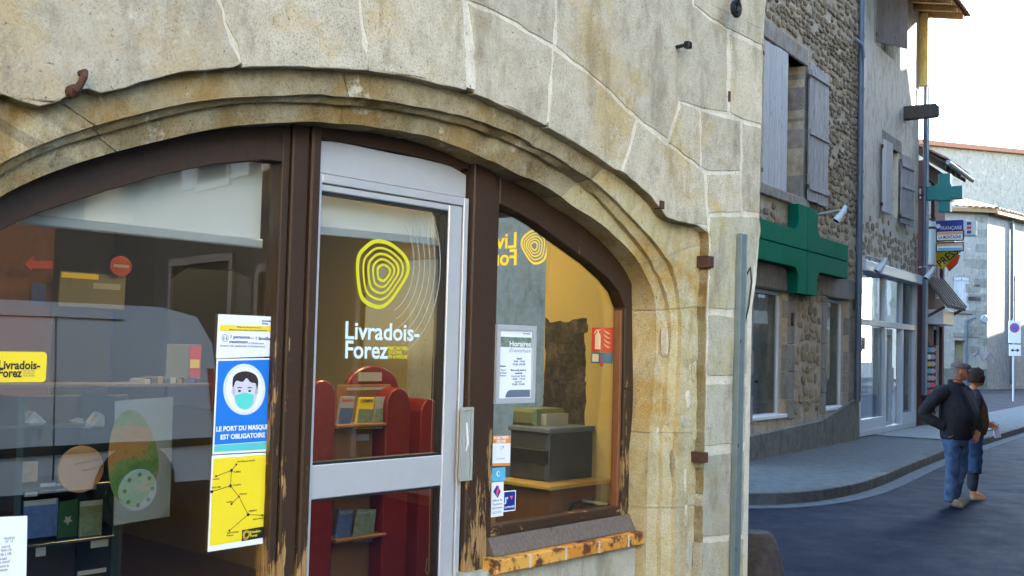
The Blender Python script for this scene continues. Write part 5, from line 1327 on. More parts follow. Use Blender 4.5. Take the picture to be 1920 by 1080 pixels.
    # spotlights on arms
    for (xa, ya, xb, yb), lab in (((1524, 404, 1585, 392), 'white spotlight on a long arm above the green cross'), ((1619, 481, 1660, 489), 'white spotlight on an arm over the glazed shopfront'), ((1727, 501, 1750, 505), 'white spotlight on an arm beside the press signs')):
        a = PH.px(xa, ya, .05); b = PH.px(xb, yb, .75); L_ = thing('spotlight', lab, 'spotlight', PH.w(a[0], a[1], .0), 'spotlights on arms along the street')
        mb = MB(PH); mb.tube([(a[0], a[1], .0), (a[0]+.05, a[1]+.02, .1), (b[0], b[1], .75)], .018, 6); OB('arm', mb, M['pvc'], L_)
        mb = MB(PH); mb.tube([(b[0], b[1]+.06, .76), (b[0]-.01, b[1]-.03, .73), (b[0]-.04, b[1]-.14, .66), (b[0]-.06, b[1]-.20, .62)], [.035, .05, .065, .07], 10); OB('lamp_head', mb, M['pvc'], L_, smooth=True)
        mb = MB(PH); mb.tube([(b[0]-.06, b[1]-.20, .62), (b[0]-.063, b[1]-.208, .617)], .06, 10); OB('lens', mb, M['dark_glass'], L_)
    # downpipe between the houses and loose cable
    pipe('downpipe', 'blue grey downpipe between the rubble house and the plastered house', PH, PH.px(1613, 300, .08)[0], .9, 11.5, .08, .062, M['zinc'], brackets=(3.9, 5.45, 7.1, 8.2))
    a = PH.px(1611, 330, .1); b = PH.px(1616, 590, .03)
    mb = MB(PH); mb.tube([(PH.px(1605, 72, .05)[0], PH.px(1605, 72, .05)[1], .02), (PH.px(1612, 85, .1)[0], PH.px(1612, 85, .1)[1], .16), (PH.px(1614, 110, .1)[0], PH.px(1614, 110, .1)[1], .16)], .035, 6); OB('vent_stub', mb, M['zinc'], None, 'short bent grey pipe stub near the top of the blue grey downpipe', 'pipe')
    mb = MB(PH); pts = [PH.px(1609, 480, .05), PH.px(1612, 540, .05), PH.px(1616, 565, .05), PH.px(1607, 592, .05)]
    mb.tube([(a_, z_, .05) for a_, z_ in pts], .012, 5); OB('cable', mb, M['pvc'], None, 'loose white cable hanging between downpipe and shopfront', 'cable')
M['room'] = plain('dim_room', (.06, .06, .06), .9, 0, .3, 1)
M['shutter_grey2'] = plain('old_window_frame', (.16, .155, .15), .7, 0, .2, 9)
pharmacy()

def plastered_house():
    T0, T1 = 21.72, 26.55
    root = thing('plastered_house', 'beige plastered house with grey shutters above a glazed white shopfront', 'house', PH.w(24, 0, 0))
    sf_ = PH.rect(1618, 1725, 497, 830, 0); sf_ = (21.86, 26.50, .0, 3.62)
    s1 = (23.55, 24.65, 4.90, 6.40); s2 = (22.60, 24.25, 8.40, 9.9)
    OB('wall_core', wall_holes(PH, T0, T1, -.1, 10.25, [sf_, s1, s2], -.5, -.03), M['plaster'], root)
    # stones showing through below
    low = coursed(T0+.1, T1-.1, 3.75, 4.85, .26, .17, lambda t, z: .85 if z < 4.5 else .45, [s1], 9, .85); rubble(PH, low, root, M['rubble'], 60, .012, 'rubble_stone', -.03)
    # windows + shutters
    for (a, b, c, d) in (s1, s2): glazed(PH, root, 'window', a, b, c, d, -.25, .07, 'shutter_grey2', divs=((a+b)/2,))
    mb = MB(PH); mb.rect(s1[0]-.25, s1[1]+.25, s1[3], s1[3]+.28, -.1, -.015, .01); OB('lintel', mb, M['rubble_grey'], root)
    shutter(PH, root, 23.12, 23.78, 4.88, 6.44, .02, 'shutter_pale', 3, (), 'pale shutter on the left, planks bare', .05, 'L')
    shutter(PH, root, 24.62, 25.42, 4.80, 6.36, .03, 'shutter_grey', 3, (.12, .55, .85), 'grey shutter with battens on the right', .10, 'L')
    mb = MB(PH); mb.rect(23.86, 24.40, 4.98, 6.35, -.20, -.185); OB('curtain', mb, M['curtain'], root)
    shutter(PH, root, 22.62, 23.62, 8.42, 9.90, .0, 'shutter_brown', 4, (.92,), 'brown grey shutter swung out high above the street', .42, 'L', False)
    # loft beam end
    c = PH.px(1716, 210, .2)
    mb = MB(PH); mb.prism([(c[0]-.12, c[1]-.16), (c[0]+.12, c[1]-.16), (c[0]+.12, c[1]+.13), (c[0]-.12, c[1]+.13)], -.4, .72, .05); OB('beam_end', mb, M['dark_timber'], root)
    # shopfront
    sf = thing('glazed_shopfront', 'white framed glass shopfront with a door, beyond the rubble house', 'shopfront', PH.w(24.2, .15, -.1))
    a, b, c, d = sf_; c = .16; p = -.04; fw = .11
    zm = PH.px(1640, 604, p)[1]-.02
    mb = MB(PH); mb.frame(a, b, c, d, fw, p-.14, p); OB('frame', mb, M['pvc'], sf)
    mb = MB(PH); mb.rect(a-.12, b+.1, d-.10, d+.12, -.1, .10, .02); OB('header', mb, M['pvc'], sf)
    mb = MB(PH); mb.rect(a+fw, b-fw, zm-.06, zm+.06, p-.12, p-.004, .004); OB('transom', mb, M['pvc'], sf)
    x1, x2 = PH.px(1661, 700, p)[0], PH.px(1693, 700, p)[0]; xm = PH.px(1660, 560, p)[0]
    for x in (x1, x2): mb = MB(PH); mb.rect(x-.07, x+.07, c+fw, zm-.06, p-.12, p-.004, .004); OB('mullion', mb, M['pvc'], sf)
    for x in (PH.px(1639, 560, p)[0]+.9, x2-.1): mb = MB(PH); mb.rect(x-.035, x+.035, zm+.06, d-fw, p-.12, p-.006, .004); OB('mullion', mb, M['pvc'], sf)
    for (q0, q1, r0_, r1_) in ((a+fw, x1-.07, .5, zm-.06), (x2+.07, b-fw, .5, zm-.06), (a+fw, b-fw, zm+.06, d-fw)):
        mb = MB(PH); mb.rect(q0-.01, q1+.01, r0_, r1_+.01, p-.08, p-.07); OB('glass_pane', mb, M['glass_far'], sf)
    for (q0, q1) in ((a+fw, x1-.07), (x2+.07, b-fw)): mb = MB(PH); mb.rect(q0, q1, c+fw, .5, p-.10, p-.02, .005); OB('kick_panel', mb, M['pvc'], sf)
    dr = OB('door', MB(PH).frame(x1+.08, x2-.08, c+.02, zm-.07, .14, p-.30, p-.22), M['pvc'], sf)
    mb = MB(PH); mb.rect(x1+.2, x2-.2, c+.14, zm-.2, p-.27, p-.26); OB('glass_pane', mb, M['glass_far'], dr)
    mb = MB(PH); mb.tube([(x2-.16, 1.0, p-.18), (x2-.16, 1.55, p-.18)], .02, 6); OB('handle', mb, M['aluminium'], dr)
    mb = MB(PH); mb.rect(a+.3, b-.3, 1.95, 2.25, -1.2, -1.15); OB('white_band', mb, M['paper_dim'], sf)
    mb = MB(PH); mb.box(T0+.1, T1-.1, .1, 3.7, -3.6, -3.5); mb.box(T0+.1, T1-.1, .1, .15, -3.6, -.5); mb.box(T0+.1, T1-.1, 3.7, 3.8, -3.6, -.5)
    OB('inner_wall', mb, M['room2'], root)
    t = thing('shop_counter', 'pale counter inside the glazed shopfront', 'counter', PH.w(24, .15, -2)); mb = MB(PH); mb.rect(22.4, 25.8, .15, 1.15, -2.4, -1.9, .02); OB('body', mb, M['paper_dim'], t); mb = MB(PH); mb.rect(22.35, 25.85, 1.152, 1.2, -2.45, -1.85, .01); OB('top', mb, M['office_grey'], t)
    # eaves: rafters, boards, tiles
    z0 = 9.75; tl = T1+.15
    ev = PH.px(1787, 22, 1.0)
    zt = 10.25
    nr = 8
    for k in range(nr):
        tt = T0+.3+(tl-T0-.4)*k/(nr-1)
        mb = MB(PH); mb.pl = PH
        mb.add([(tt-.05, zt-.10, -.6), (tt+.05, zt-.10, -.6), (tt+.05, zt+.05, -.6), (tt-.05, zt+.05, -.6), (tt-.05, zt-.42, .95), (tt+.05, zt-.42, .95), (tt+.05, zt-.30, .95), (tt-.05, zt-.30, .95)],
               [(0, 1, 2, 3), (4, 5, 6, 7), (0, 1, 5, 4), (1, 2, 6, 5), (2, 3, 7, 6), (3, 0, 4, 7)])
        OB('rafter', mb, M['orange_timber'], root)
    for k in range(7):
        p0 = -.55+k*.215; za = zt+.055-.22*(p0+.6); zb_ = zt+.055-.22*(p0+.2+.6)
        mb = MB(PH); mb.add([(T0, za, p0), (tl+.2, za, p0), (tl+.2, zb_, p0+.205), (T0, zb_, p0+.205), (T0, za+.025, p0), (tl+.2, za+.025, p0), (tl+.2, zb_+.025, p0+.205), (T0, zb_+.025, p0+.205)], [(0, 1, 2, 3), (4, 5, 6, 7), (0, 1, 5, 4), (1, 2, 6, 5), (2, 3, 7, 6), (3, 0, 4, 7)]); OB('soffit_board', mb, M['orange_timber'], root)
    tiles(PH, root, T0, tl+.3, zt+.09, -.6, zt-.27, 1.05, .20, 'tile')
    # added pilaster, its yellow colour standing for a sunlit strip of wall
    mb = MB(PH); mb.rect(T1-.02, T1+.22, 8.35, 10.1, -.5, .16, .02); OB('sun_strip', mb, M['sun_yellow'], root)
    pipe('downpipe', 'pale drainpipe at the far end of the plastered house', PH, T1+.25, .9, 8.6, .10, .055, M['zinc_pale'], brackets=(3.9, 5.2, 7))
    pipe('downpipe', 'thin blue grey drainpipe beside the pale one', PH, T1-.02, .9, 8.3, .12, .045, M['zinc'], brackets=(3.9, 5.2, 7))
def tiles(pl, root, t0, t1, za, pa, zb, pb, pitch, name='tile', mt='tile', stuff=False, over=.04):
    """canal tiles running down from (pa, za) to (pb, zb), one object per tile row end"""
    n = int((t1-t0)/pitch); allm = MB(pl)
    for k in range(n):
        c = t0+(k+.5)*pitch; mb = allm if stuff else MB(pl); L = []
        r = pitch*.52; jz = random.uniform(-.012, .012)
        for (z, p) in ((za, pa), (zb, pb)):
            for j in range(6):
                a = math.pi*j/5; L.append((c+r*math.cos(a), z+jz+r*.6*math.sin(a), p))
            for j in range(5, -1, -1):
                a = math.pi*j/5; L.append((c+(r-.02)*math.cos(a), z+jz+(r*.6-.018)*math.sin(a), p))
        fs = [(j, (j+1) % 12, 12+(j+1) % 12, 12+j) for j in range(12)]+[tuple(range(12)), tuple(range(12, 24))]
        mb.add(L, fs)
        if not stuff: OB(name, mb, M[mt], root)
    if stuff: OB('tiles', allm, M[mt], root, kind='stuff')
M['curtain'] = plain('ochre_curtain', (.33, .26, .12), .9)
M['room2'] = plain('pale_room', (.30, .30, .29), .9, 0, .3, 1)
M['sun_yellow'] = stone('sun_yellow_render', (.55, .42, .16), (.48, .35, .12), (.60, .48, .22), (.50, .36, .12), .6, 0, .004, .15)  # sunlight on the wall strip put into this yellow colour
plastered_house()

def press_house():
    T0, T1 = 26.95, 29.4
    root = thing('press_shop', 'narrow burgundy house with the newsagent signs', 'house', PH.w(29, 0, 0))
    win = (28.1, 29.3, 4.9, 6.0)
    OB('wall_core', wall_holes(PH, T0, T1, -.1, 6.6, [(27.3, 28.2, 4.7, 6.2), (28.2, 29.2, .1, 2.6), (28.4, 29.2, 3.3, 4.4)], -.5, -.02), M['burgundy'], root)
    glazed(PH, root, 'window', 27.3, 28.2, 4.7, 6.2, -.1, .06, 'white_paint', divs=(27.75,), hdivs=(5.4,))
    glazed(PH, root, 'window', 28.4, 29.2, 3.3, 4.4, -.1, .06, 'white_paint', divs=(28.8,), hdivs=(3.8,))
    glazed(PH, root, 'window', 28.2, 29.2, .1, 2.6, -.1, .08, 'pvc')
    mb = MB(PH); mb.box(T0, T1, .0, 6.5, -2.6, -2.5); OB('inner_wall', mb, M['room'], root)
    # eave
    for k in range(5):
        tt = T0+.1+k*.58; mb = MB(PH)
        mb.add([(tt-.05, 6.95, -.4), (tt+.05, 6.95, -.4), (tt+.05, 7.08, -.4), (tt-.05, 7.08, -.4), (tt-.05, 6.36, .48), (tt+.05, 6.36, .48), (tt+.05, 6.47, .48), (tt-.05, 6.47, .48)], [(0, 1, 2, 3), (4, 5, 6, 7), (0, 1, 5, 4), (1, 2, 6, 5), (2, 3, 7, 6), (3, 0, 4, 7)])
        OB('rafter', mb, M['dark_timber'], root)
    mb = MB(PH); mb.add([(T0-.15, 7.10, -.5), (T1+.2, 7.10, -.5), (T1+.2, 6.48, .52), (T0-.15, 6.48, .52), (T0-.15, 7.14, -.5), (T1+.2, 7.14, -.5), (T1+.2, 6.52, .52), (T0-.15, 6.52, .52)], [(0, 1, 2, 3), (4, 5, 6, 7), (0, 1, 5, 4), (1, 2, 6, 5), (2, 3, 7, 6), (3, 0, 4, 7)]); OB('soffit_board', mb, M['dark_timber'], root)
    tiles(PH, root, T0-.15, T1+.2, 7.17, -.5, 6.55, .56, .21)
    mb = MB(PH); mb.tube([(T0-.2, 6.47, .60), (T1+.25, 6.45, .60)], .06, 8); OB('gutter', mb, M['zinc_pale'], root)
    # little dark timber canopy
    cn = thing('timber_canopy', 'small dark pitched timber canopy over the newsagent window', 'canopy', PH.w(28.6, 2.9, 0))
    zc0 = PH.px(1737, 520, 0)[1]
    mb = MB(PH); mb.add([(27.0, 3.75, .0), (29.1, 3.75, .0), (29.1, 3.0, .55), (27.0, 3.0, .55), (27.0, 3.83, .0), (29.1, 3.83, .0), (29.1, 3.08, .57), (27.0, 3.08, .57)], [(0, 1, 2, 3), (4, 5, 6, 7), (0, 1, 5, 4), (1, 2, 6, 5), (2, 3, 7, 6), (3, 0, 4, 7)]); OB('roof_board', mb, M['dark_timber'], cn)
    for k in range(7):
        tt = 27.02+k*.345; mb = MB(PH); mb.add([(tt-.02, 3.835, .0), (tt+.02, 3.835, .0), (tt+.02, 3.085, .58), (tt-.02, 3.085, .58), (tt-.02, 3.87, .0), (tt+.02, 3.87, .0), (tt+.02, 3.12, .59), (tt-.02, 3.12, .59)], [(0, 1, 2, 3), (4, 5, 6, 7), (0, 1, 5, 4), (1, 2, 6, 5), (2, 3, 7, 6), (3, 0, 4, 7)]); OB('batten', mb, M['dark_timber'], cn)
    for tt in (27.1, 29.0): mb = MB(PH); mb.tube([(tt, 2.75, .0), (tt, 3.03, .48)], .035, 6); OB('strut', mb, M['dark_timber'], cn)
    # white box sign under it
    a = PH.rect(1745, 1791, 575, 607, .5); mb = MB(PH); mb.rect(27.5, 28.7, 2.62, 2.98, .0, .36, .01); OB('white_box_sign', mb, M['white_paint'], None, 'plain white box sign under the timber canopy', 'sign')
    # projecting signs, facing down the street
    class Proj:      # plane facing the camera side (towards -d), along n
        def __init__(s, t): s.t = t
        def w(s, a, z, q): return PH.w(s.t-q, z, a)
        def mat(s, a, z, q):
            m = Matrix((PH.n, Vector((0, 0, 1)), -PH.d)).transposed().to_4x4(); m.translation = PH.w(s.t-q, z, a); return m
        def px(s, x, y, q=0):
            v = ray(x, y); nn = -PH.d; tt = s.t-q; k = tt/v.dot(PH.d); P_ = v*k
            return (P_.dot(PH.n)+PH.D, P_.z+CAMH)
    A = Proj(27.2)
    # teal pharmacy lamp cross
    t = thing('lamp_cross', 'projecting teal pharmacy cross hanging over the street', 'cross sign', A.w(1.0, 5.0, 0))
    A3 = Proj(26.75)
    def AR(mbp, x0, x1, y0, y1, q0, q1, nm, mt, par, pp=A3):
        a0, z1_ = pp.px(x0, y0, q1); a1, z0_ = pp.px(x1, y1, q1); mb = MB(pp); mb.rect(a0, a1, z0_, z1_, q0, q1, .006); return OB(nm, mb, M[mt], par)
    AR(None, 1730, 1758, 350, 374, -.12, .12, 'arm', 'teal', t); AR(None, 1782, 1804, 349, 371, -.12, .12, 'arm', 'teal', t); AR(None, 1759, 1781, 326, 348.5, -.12, .12, 'arm', 'teal', t); AR(None, 1759, 1781, 373, 396, -.12, .12, 'arm', 'teal', t); AR(None, 1756, 1783, 346, 375, -.16, .16, 'centre_block', 'teal', t)
    a, z_ = A3.px(1716, 363, 0); mb = MB(A3); mb.rect(a-.1, a+.12, z_-.13, z_+.13, -.1, .1, .01); b = A3.px(1732, 355, 0)
    mb.tube([(a, b[1]+.05, 0), (b[0], b[1]+.05, 0)], .025, 6); mb.tube([(a, b[1]-.14, 0), (b[0], b[1]-.14, 0)], .025, 6); OB('bracket', mb, M['iron'], t)
    # blue lottery sign
    t = thing('blue_box_sign', 'blue and silver projecting box sign reading FRANÇAISE', 'sign', A.w(1.2, 4.0, 0))
    B_ = Proj(27.5)
    def BR(x0, x1, y0, y1, q0, q1, nm, mt, par, pp=B_): return AR(None, x0, x1, y0, y1, q0, q1, nm, mt, par, pp)
    BR(1754, 1806, 414, 440, -.12, .12, 'blue_face', 'blue_sign', t); BR(1806.5, 1829, 414, 441, -.12, .12, 'silver_end', 'aluminium', t)
    a, z_ = B_.px(1763, 431, .121); b = B_.px(1803, 431, .121); text('lettering', 'FRANÇAISE', B_, a, z_, .122, .12, M['paper'], t, wid=b[0]-a)
    c = B_.px(1759, 424, .121); mb = MB(B_); mb.disc(c[0], c[1], .055, .121, .126, 14); OB('round_mark', mb, M['paper'], t)
    for y in (419, 427, 435): c = B_.px(1817, y, .121); mb = MB(B_); mb.rect(c[0]-.05, c[0]+.05, c[1]-.035, c[1]+.035, .121, .126); OB('blue_mark', mb, M['red_print' if y == 427 else 'blue_sign'], t)
    a, z_ = B_.px(1722, 412, 0); b = B_.px(1756, 414, 0); mb = MB(B_); mb.tube([(a, z_, 0), (b[0], z_, 0)], .02, 6); a2 = B_.px(1722, 420, 0); mb.tube([(a2[0], a2[1], 0), (b[0], a2[1], 0)], .02, 6); OB('bracket', mb, M['zinc'], t)
    # white vertical tube sign
    t = thing('tube_sign', 'white upright tube shaped sign in front of the press signs', 'sign', A.w(.8, 2.7, 0)); Cp = Proj(27.1)
    a = Cp.px(1745, 416, 0); b = Cp.px(1745, 498, 0); r_ = Cp.px(1755, 450, 0)[0]-Cp.px(1745, 450, 0)[0]
    mb = MB(Cp); mb.tube([(a[0], b[1], 0), (a[0], b[1]+.02, 0), (a[0], a[1]-.02, 0), (a[0], a[1], 0)], [r_*.85, r_, r_, r_*.9], 18); OB('tube', mb, M['tube_white'], t, smooth=True)
    mb = MB(Cp); z_ = Cp.px(1745, 428, 0)[1]; mb.tube([(a[0], z_-.03, 0), (a[0], z_+.03, 0)], r_*1.015, 18); OB('black_band', mb, M['black_print'], t)
    # two small newspaper panels
    D_ = Proj(27.25)
    for (y0, y1, s_, lab) in ((434, 450, 'LA MONTAGNE', 'white and orange panel reading LA MONTAGNE'), (456, 470, '', 'pale panel with orange and blue stripes below LA MONTAGNE')):
        t = thing('newspaper_panel', lab, 'sign', D_.w(1.2, 3.6, 0), 'newspaper panels')
        AR(None, 1756, 1806, y0, y1, -.03, .03, 'panel', 'paper', t, D_)
        a0, z1_ = D_.px(1756, y0, .03); a1, z0_ = D_.px(1806, y1, .03); mb = MB(D_); mb.frame(a0-.01, a1+.01, z0_-.01, z1_+.01, .022, -.035, .036); OB('rim', mb, M['iron'], t)
        mb = MB(D_); mb.rect(a0+.02, a1-.02, z1_-(z1_-z0_)*.38, z1_-.02, .031, .034); OB('orange_stripe', mb, M['salmon'], t)
        if s_: text('lettering', s_, D_, a0+.05, z0_+.045, .035, .11, M['black_print'], t, wid=(a1-a0)-.10, bold=.02)
        else: mb = MB(D_); mb.rect(a0+.03, a1-.03, z0_+.02, z0_+(z1_-z0_)*.40, .031, .034); OB('blue_stripe', mb, M['sky_print'], t)
    # PRESSE diamond + red diamond
    t = thing('press_sign', 'yellow diamond sign reading PRESSE', 'sign', A.w(1.3, 2.6, 0)); E_ = Proj(27.9)
    mb = MB(E_); mb.prism([E_.px(x, y, .05) for x, y in ((1766, 505), (1727, 472), (1740, 455), (1790, 452), (1803, 468))], -.05, .05, .008); OB('face', mb, M['yellow'], t)
    a = E_.px(1761, 503, .051); b = E_.px(1803, 470, .051)
    text('lettering', 'PRESSE', E_, a[0]+.03, a[1]+.02, .052, .26, M['black_print'], t, wid=math.hypot(b[0]-a[0], b[1]-a[1])*.98, rot=math.atan2(b[1]-a[1], b[0]-a[0]), bold=.02)
    t = thing('red_sign', 'red tobacco diamond sign behind the yellow PRESSE sign', 'sign', A.w(1.5, 2.6, 0)); G_ = Proj(28.3)
    mb = MB(G_); mb.prism([G_.px(x, y, .05) for x, y in ((1779, 508), (1768, 490), (1786, 468), (1800, 478), (1794, 494))], -.05, .05, .008); OB('face', mb, M['red_print'], t)
    # postcard rack
    t = thing('postcard_rack', 'spinning rack of round cards beside the newsagent door', 'rack', PH.w(27.5, .15, .6)); K = Proj(27.3)
    a = K.px(1740, 640, 0); mb = MB(K); mb.tube([(a[0], .14, 0), (a[0], 2.15, 0)], .03, 6); OB('pole', mb, M['iron'], t)
    mb = MB(K); mb.tube([(a[0], .14, 0), (a[0], .17, 0)], .3, 14); OB('base', mb, M['iron'], t)
    mb = MB(K); mb.rect(a[0]-.22, a[0]+.20, .5, 2.1, -.22, .10, .02); OB('card_drum', mb, M['drum'], t)
    cols = ['paper', 'pinkish', 'orange_print', 'yellow', 'paper_dim', 'sky_print', 'aqua_print', 'pink_print']
    for i in range(7):
        for j in range(3):
            x, y = (1734, 1742, 1749)[j], 656+i*13.2; c = K.px(x, y, .12); mb = MB(K); mb.disc(c[0], c[1], .062, .105, .125, 14, 1, .004)
            o = OB('round_card', mb, M[cols[(i*3+j*5) % 8] if j != 2 else ('pinkish' if i != 5 else 'pink_print')], t)
    # far drainpipe and upper windows already part of the wall
M['blue_sign'] = plain('blue_sign_face', (.015, .035, .28), .4); M['tube_white'] = plain('tube_white', (.48, .55, .56), .4); M['salmon'] = plain('salmon_print', (.70, .33, .20), .5)
M['drum'] = plain('card_drum', (.05, .05, .06), .6, 0, .8, 30); M['pinkish'] = plain('pink_card', (.50, .36, .42), .5, 0, .4, 40)
press_house()

# ---------------------------------------------------------------- houses closing the street
def far_houses():
    # far white house: front turned to us, right side in the sun
    FH = Plane(82, 0); FH.D = -(Vector((math.tan(math.atan((1850-960)/FOC))*63, 63, 0))).dot(FH.n)
    def fx(x, y=600, p=0): return FH.px(x, y, p)
    root = thing('far_white_house', 'white limewashed house closing the street, with a shuttered window', 'house', FH.w(fx(1820)[0], 0, 0))
    ta, tb = fx(1760)[0], fx(1851)[0]; zt = fx(1850, 397)[1]
    w1 = FH.rect(1788, 1818, 518, 580); dw = FH.rect(1790, 1812, 638, 690)
    OB('wall_core', wall_holes(FH, ta, tb, -.2, zt, [w1, dw], -1, 0), M['plaster_white'], root)
    shutter(FH, root, w1[0]+.02, (w1[0]+w1[1])/2, w1[2], w1[3], -.05, 'shutter_pale', 3, (.1, .9)); shutter(FH, root, (w1[0]+w1[1])/2, w1[1]-.02, w1[2], w1[3], -.05, 'shutter_pale', 3, (.1, .9))
    mb = MB(FH); mb.rect(w1[0]-.15, w1[1]+.15, w1[2]-.25, w1[2]-.02, -.1, .12, .02); OB('sill', mb, M['rubble_grey'], root)
    mb = MB(FH); mb.rect(dw[0], dw[1], dw[2], dw[3], -.6, -.5); OB('door', mb, M['old_door'], root)
    mb = MB(FH); L_ = FH.rect(1786, 1836, 623, 632); mb.rect(L_[0], L_[1], L_[2], L_[3], -.1, .04, .02); OB('lintel', mb, M['rubble_grey'], root)
    mb = MB(FH); L_ = FH.rect(1786, 1862, 697, 735); mb.rect(ta, tb, -.1, 1.2, .0, .06, .02); OB('plinth', mb, M['plinth'], root)
    # quoins, grey blocks at the corner and patches
    zz = 3.2
    k = 0
    while zz < zt-.6:
        wd = (1.5, .8)[k % 2]*random.uniform(.8, 1.1); h = random.uniform(.42, .55); mb = MB(FH); mb.rect(tb-wd, tb-.02, zz, zz+h, -.1, .012, .01); OB('quoin_stone', mb, M['quoin_pale'], root); zz += h*random.uniform(1.5, 2.3); k += 1
    for (x, y, w_, h_) in ((1824, 540, .9, .5), (1826, 562, .9, .4), (1786, 560, .5, .4), (1842, 640, .6, .5), (1828, 655, .7, .4)):
        c = fx(x, y); mb = MB(FH); mb.rect(c[0]-w_/2, c[0]+w_/2, c[1]-h_/2, c[1]+h_/2, -.1, .012, .01); OB('quoin_stone', mb, M['quoin_pale'], root)
    c = fx(1846, 598, .05); mb = MB(FH); mb.disc(c[0], c[1], .24, -.05, .12, 16, 1, .03); OB('vent_cap', mb, M['zinc_pale'], root)
    a, b = fx(1873-8, 600, .1), fx(1872-8, 728, .1); mb = MB(FH); mb.tube([(tb-.9, a[1]+.1, .3), (tb-.9-.5, a[1]-.1, .15), (tb-.9-.5, b[1], .1)], .07, 6); OB('wall_pipe', mb, M['zinc'], root)
    # sunlit side
    SD = Plane(47, 0); cpt = FH.w(tb, 0, 0); SD.D = -cpt.dot(SD.n); t0 = cpt.dot(SD.d)
    mb = MB(SD); mb.rect(t0, t0+14, -.2, zt, -1, 0); OB('side_wall', mb, M['plaster_white'], root)
    # roof
    tiles(FH, root, ta-.3, tb+.5, zt+1.9, -6.0, zt+.12, .55, .42, mt='tile_pale', stuff=True); tiles(SD, root, t0-.4, t0+14, zt+1.9, -6.0, zt+.12, .55, .42, mt='tile_pale', stuff=True)
    mb = MB(FH); mb.rect(ta-.3, tb+.4, zt-.12, zt+.10, -.2, .45, .02); OB('eaves_board', mb, M['orange_timber'], root)
    mb = MB(SD); mb.rect(t0-.2, t0+14, zt-.12, zt+.10, -.2, .45, .02); OB('eaves_board', mb, M['orange_timber'], root)
    pipe('downpipe', 'dark drainpipe on the corner of the far white house', SD, SD.px(1897, 500, .1)[0], .3, zt-.2, .12, .10, M['zinc'], brackets=())
    s = SD.rect(1902, 1914, 515, 610); 
    sh = shutter(SD, root, s[0], s[1], s[2], s[3], .03, 'shutter_green', 3, (.1, .5, .9))
    # tall pale gable behind
    BH = Plane(84, 0); BH.D = -(Vector((math.tan(math.atan((1850-960)/FOC))*84, 84, 0))).dot(BH.n)
    r2 = thing('tall_pale_house', 'tall pale grey house with a streaky wall behind the far white house', 'house', BH.w(BH.px(1850, 400)[0], 0, 0))
    a, b = BH.px(1700, 290)[0], BH.px(2100, 300)[0]; z = BH.px(1790, 279)[1]; z2 = BH.px(1920, 296)[1]
    mb = MB(BH); mb.prism([(a, -.2), (b, -.2), (b, z-.6), (a, z+.2)], -6, 0); OB('wall_core', mb, M['plaster_streak'], r2)
    mb = MB(BH); mb.prism([(a, z+.2), (b, z-.6), (b, z-.25), (a, z+.6)], -6, .4, .03); OB('roof_edge', mb, M['tile'], r2)
    # no parking sign on its post
    NP = Plane(88, 0); kk = 46.0; v = ray(1902, 700)*kk; NP.D = -(Vector((v.x, v.y, 0))).dot(NP.n)
    t = thing('no_parking_sign', 'no parking sign with an arrow plate on a grey post at the street end', 'road sign', NP.w(NP.px(1902, 700)[0], 0, 0))
    c = NP.px(1902, 620); e = NP.px(1902, 664); mb = MB(NP); mb.tube([(c[0], 0, -.06), (c[0], c[1]+.5, -.06)], .045, 8); OB('post', mb, M['zinc_pale'], t)
    L_ = NP.rect(1891, 1914, 601, 643); mb = MB(NP); mb.rect(L_[0], L_[1], L_[2], L_[3], -.01, .01, .003); OB('plate', mb, M['paper'], t)
    mb = MB(NP); mb.disc(c[0], c[1]+.12, .21, .0105, .016, 24); OB('red_ring', mb, M['red_print'], t); mb = MB(NP); mb.disc(c[0], c[1]+.12, .165, .0165, .02, 24); OB('blue_disc', mb, M['blue_print'], t)
    mb = MB(NP); s_ = .11; mb.prism([(c[0]-s_-.02, c[1]+.12+s_-.02), (c[0]-s_+.02, c[1]+.12+s_+.02), (c[0]+s_+.02, c[1]+.12-s_+.02), (c[0]+s_-.02, c[1]+.12-s_-.02)], .0205, .024); OB('red_bar', mb, M['red_print'], t)
    L_ = NP.rect(1892, 1914, 646, 667); mb = MB(NP); mb.rect(L_[0], L_[1], L_[2], L_[3], -.01, .01, .003); OB('plate', mb, M['paper'], t)
    zz = (L_[2]+L_[3])/2; mb = MB(NP); mb.rect(L_[0]+.1, L_[1]-.1, zz-.02, zz+.02, .0105, .016)
    for sx, x in ((1, L_[0]+.06), (-1, L_[1]-.06)): mb.prism([(x, zz), (x+.12*sx, zz+.08), (x+.12*sx, zz-.08)], .0105, .016)
    OB('arrow', mb, M['black_print'], t)
    # graffiti scrawl
    c = fx(1858-8, 668, .02); mb = MB(FH)
    mb.tube([(c[0]-.8+k*.18, c[1]+.25*math.sin(k*1.4), .015) for k in range(9)], .05, 5); OB('graffiti', mb, M['graffiti'], None, 'purple grey graffiti scrawl low on the far white house', 'graffiti')
M['old_door'] = mk_grey_wood('old_yellow_door', (.25, .21, .13), (.36, .31, .20), (.45, .40, .28)); M['quoin_pale'] = stone('pale_grey_quoin', (.235, .225, .20), (.19, .18, .16), (.265, .255, .23), (.40, .37, .28), .6, .15, .004, .15)
M['plaster_streak'] = stone('streaky_render', (.23, .22, .20), (.17, .163, .15), (.26, .25, .235), (.33, .31, .27), .6, 0, .004, .1)
M['shutter_green'] = plain('green_grey_shutter', (.18, .26, .22), .6); M['graffiti'] = plain('graffiti_paint', (.22, .17, .24), .7)
far_houses()

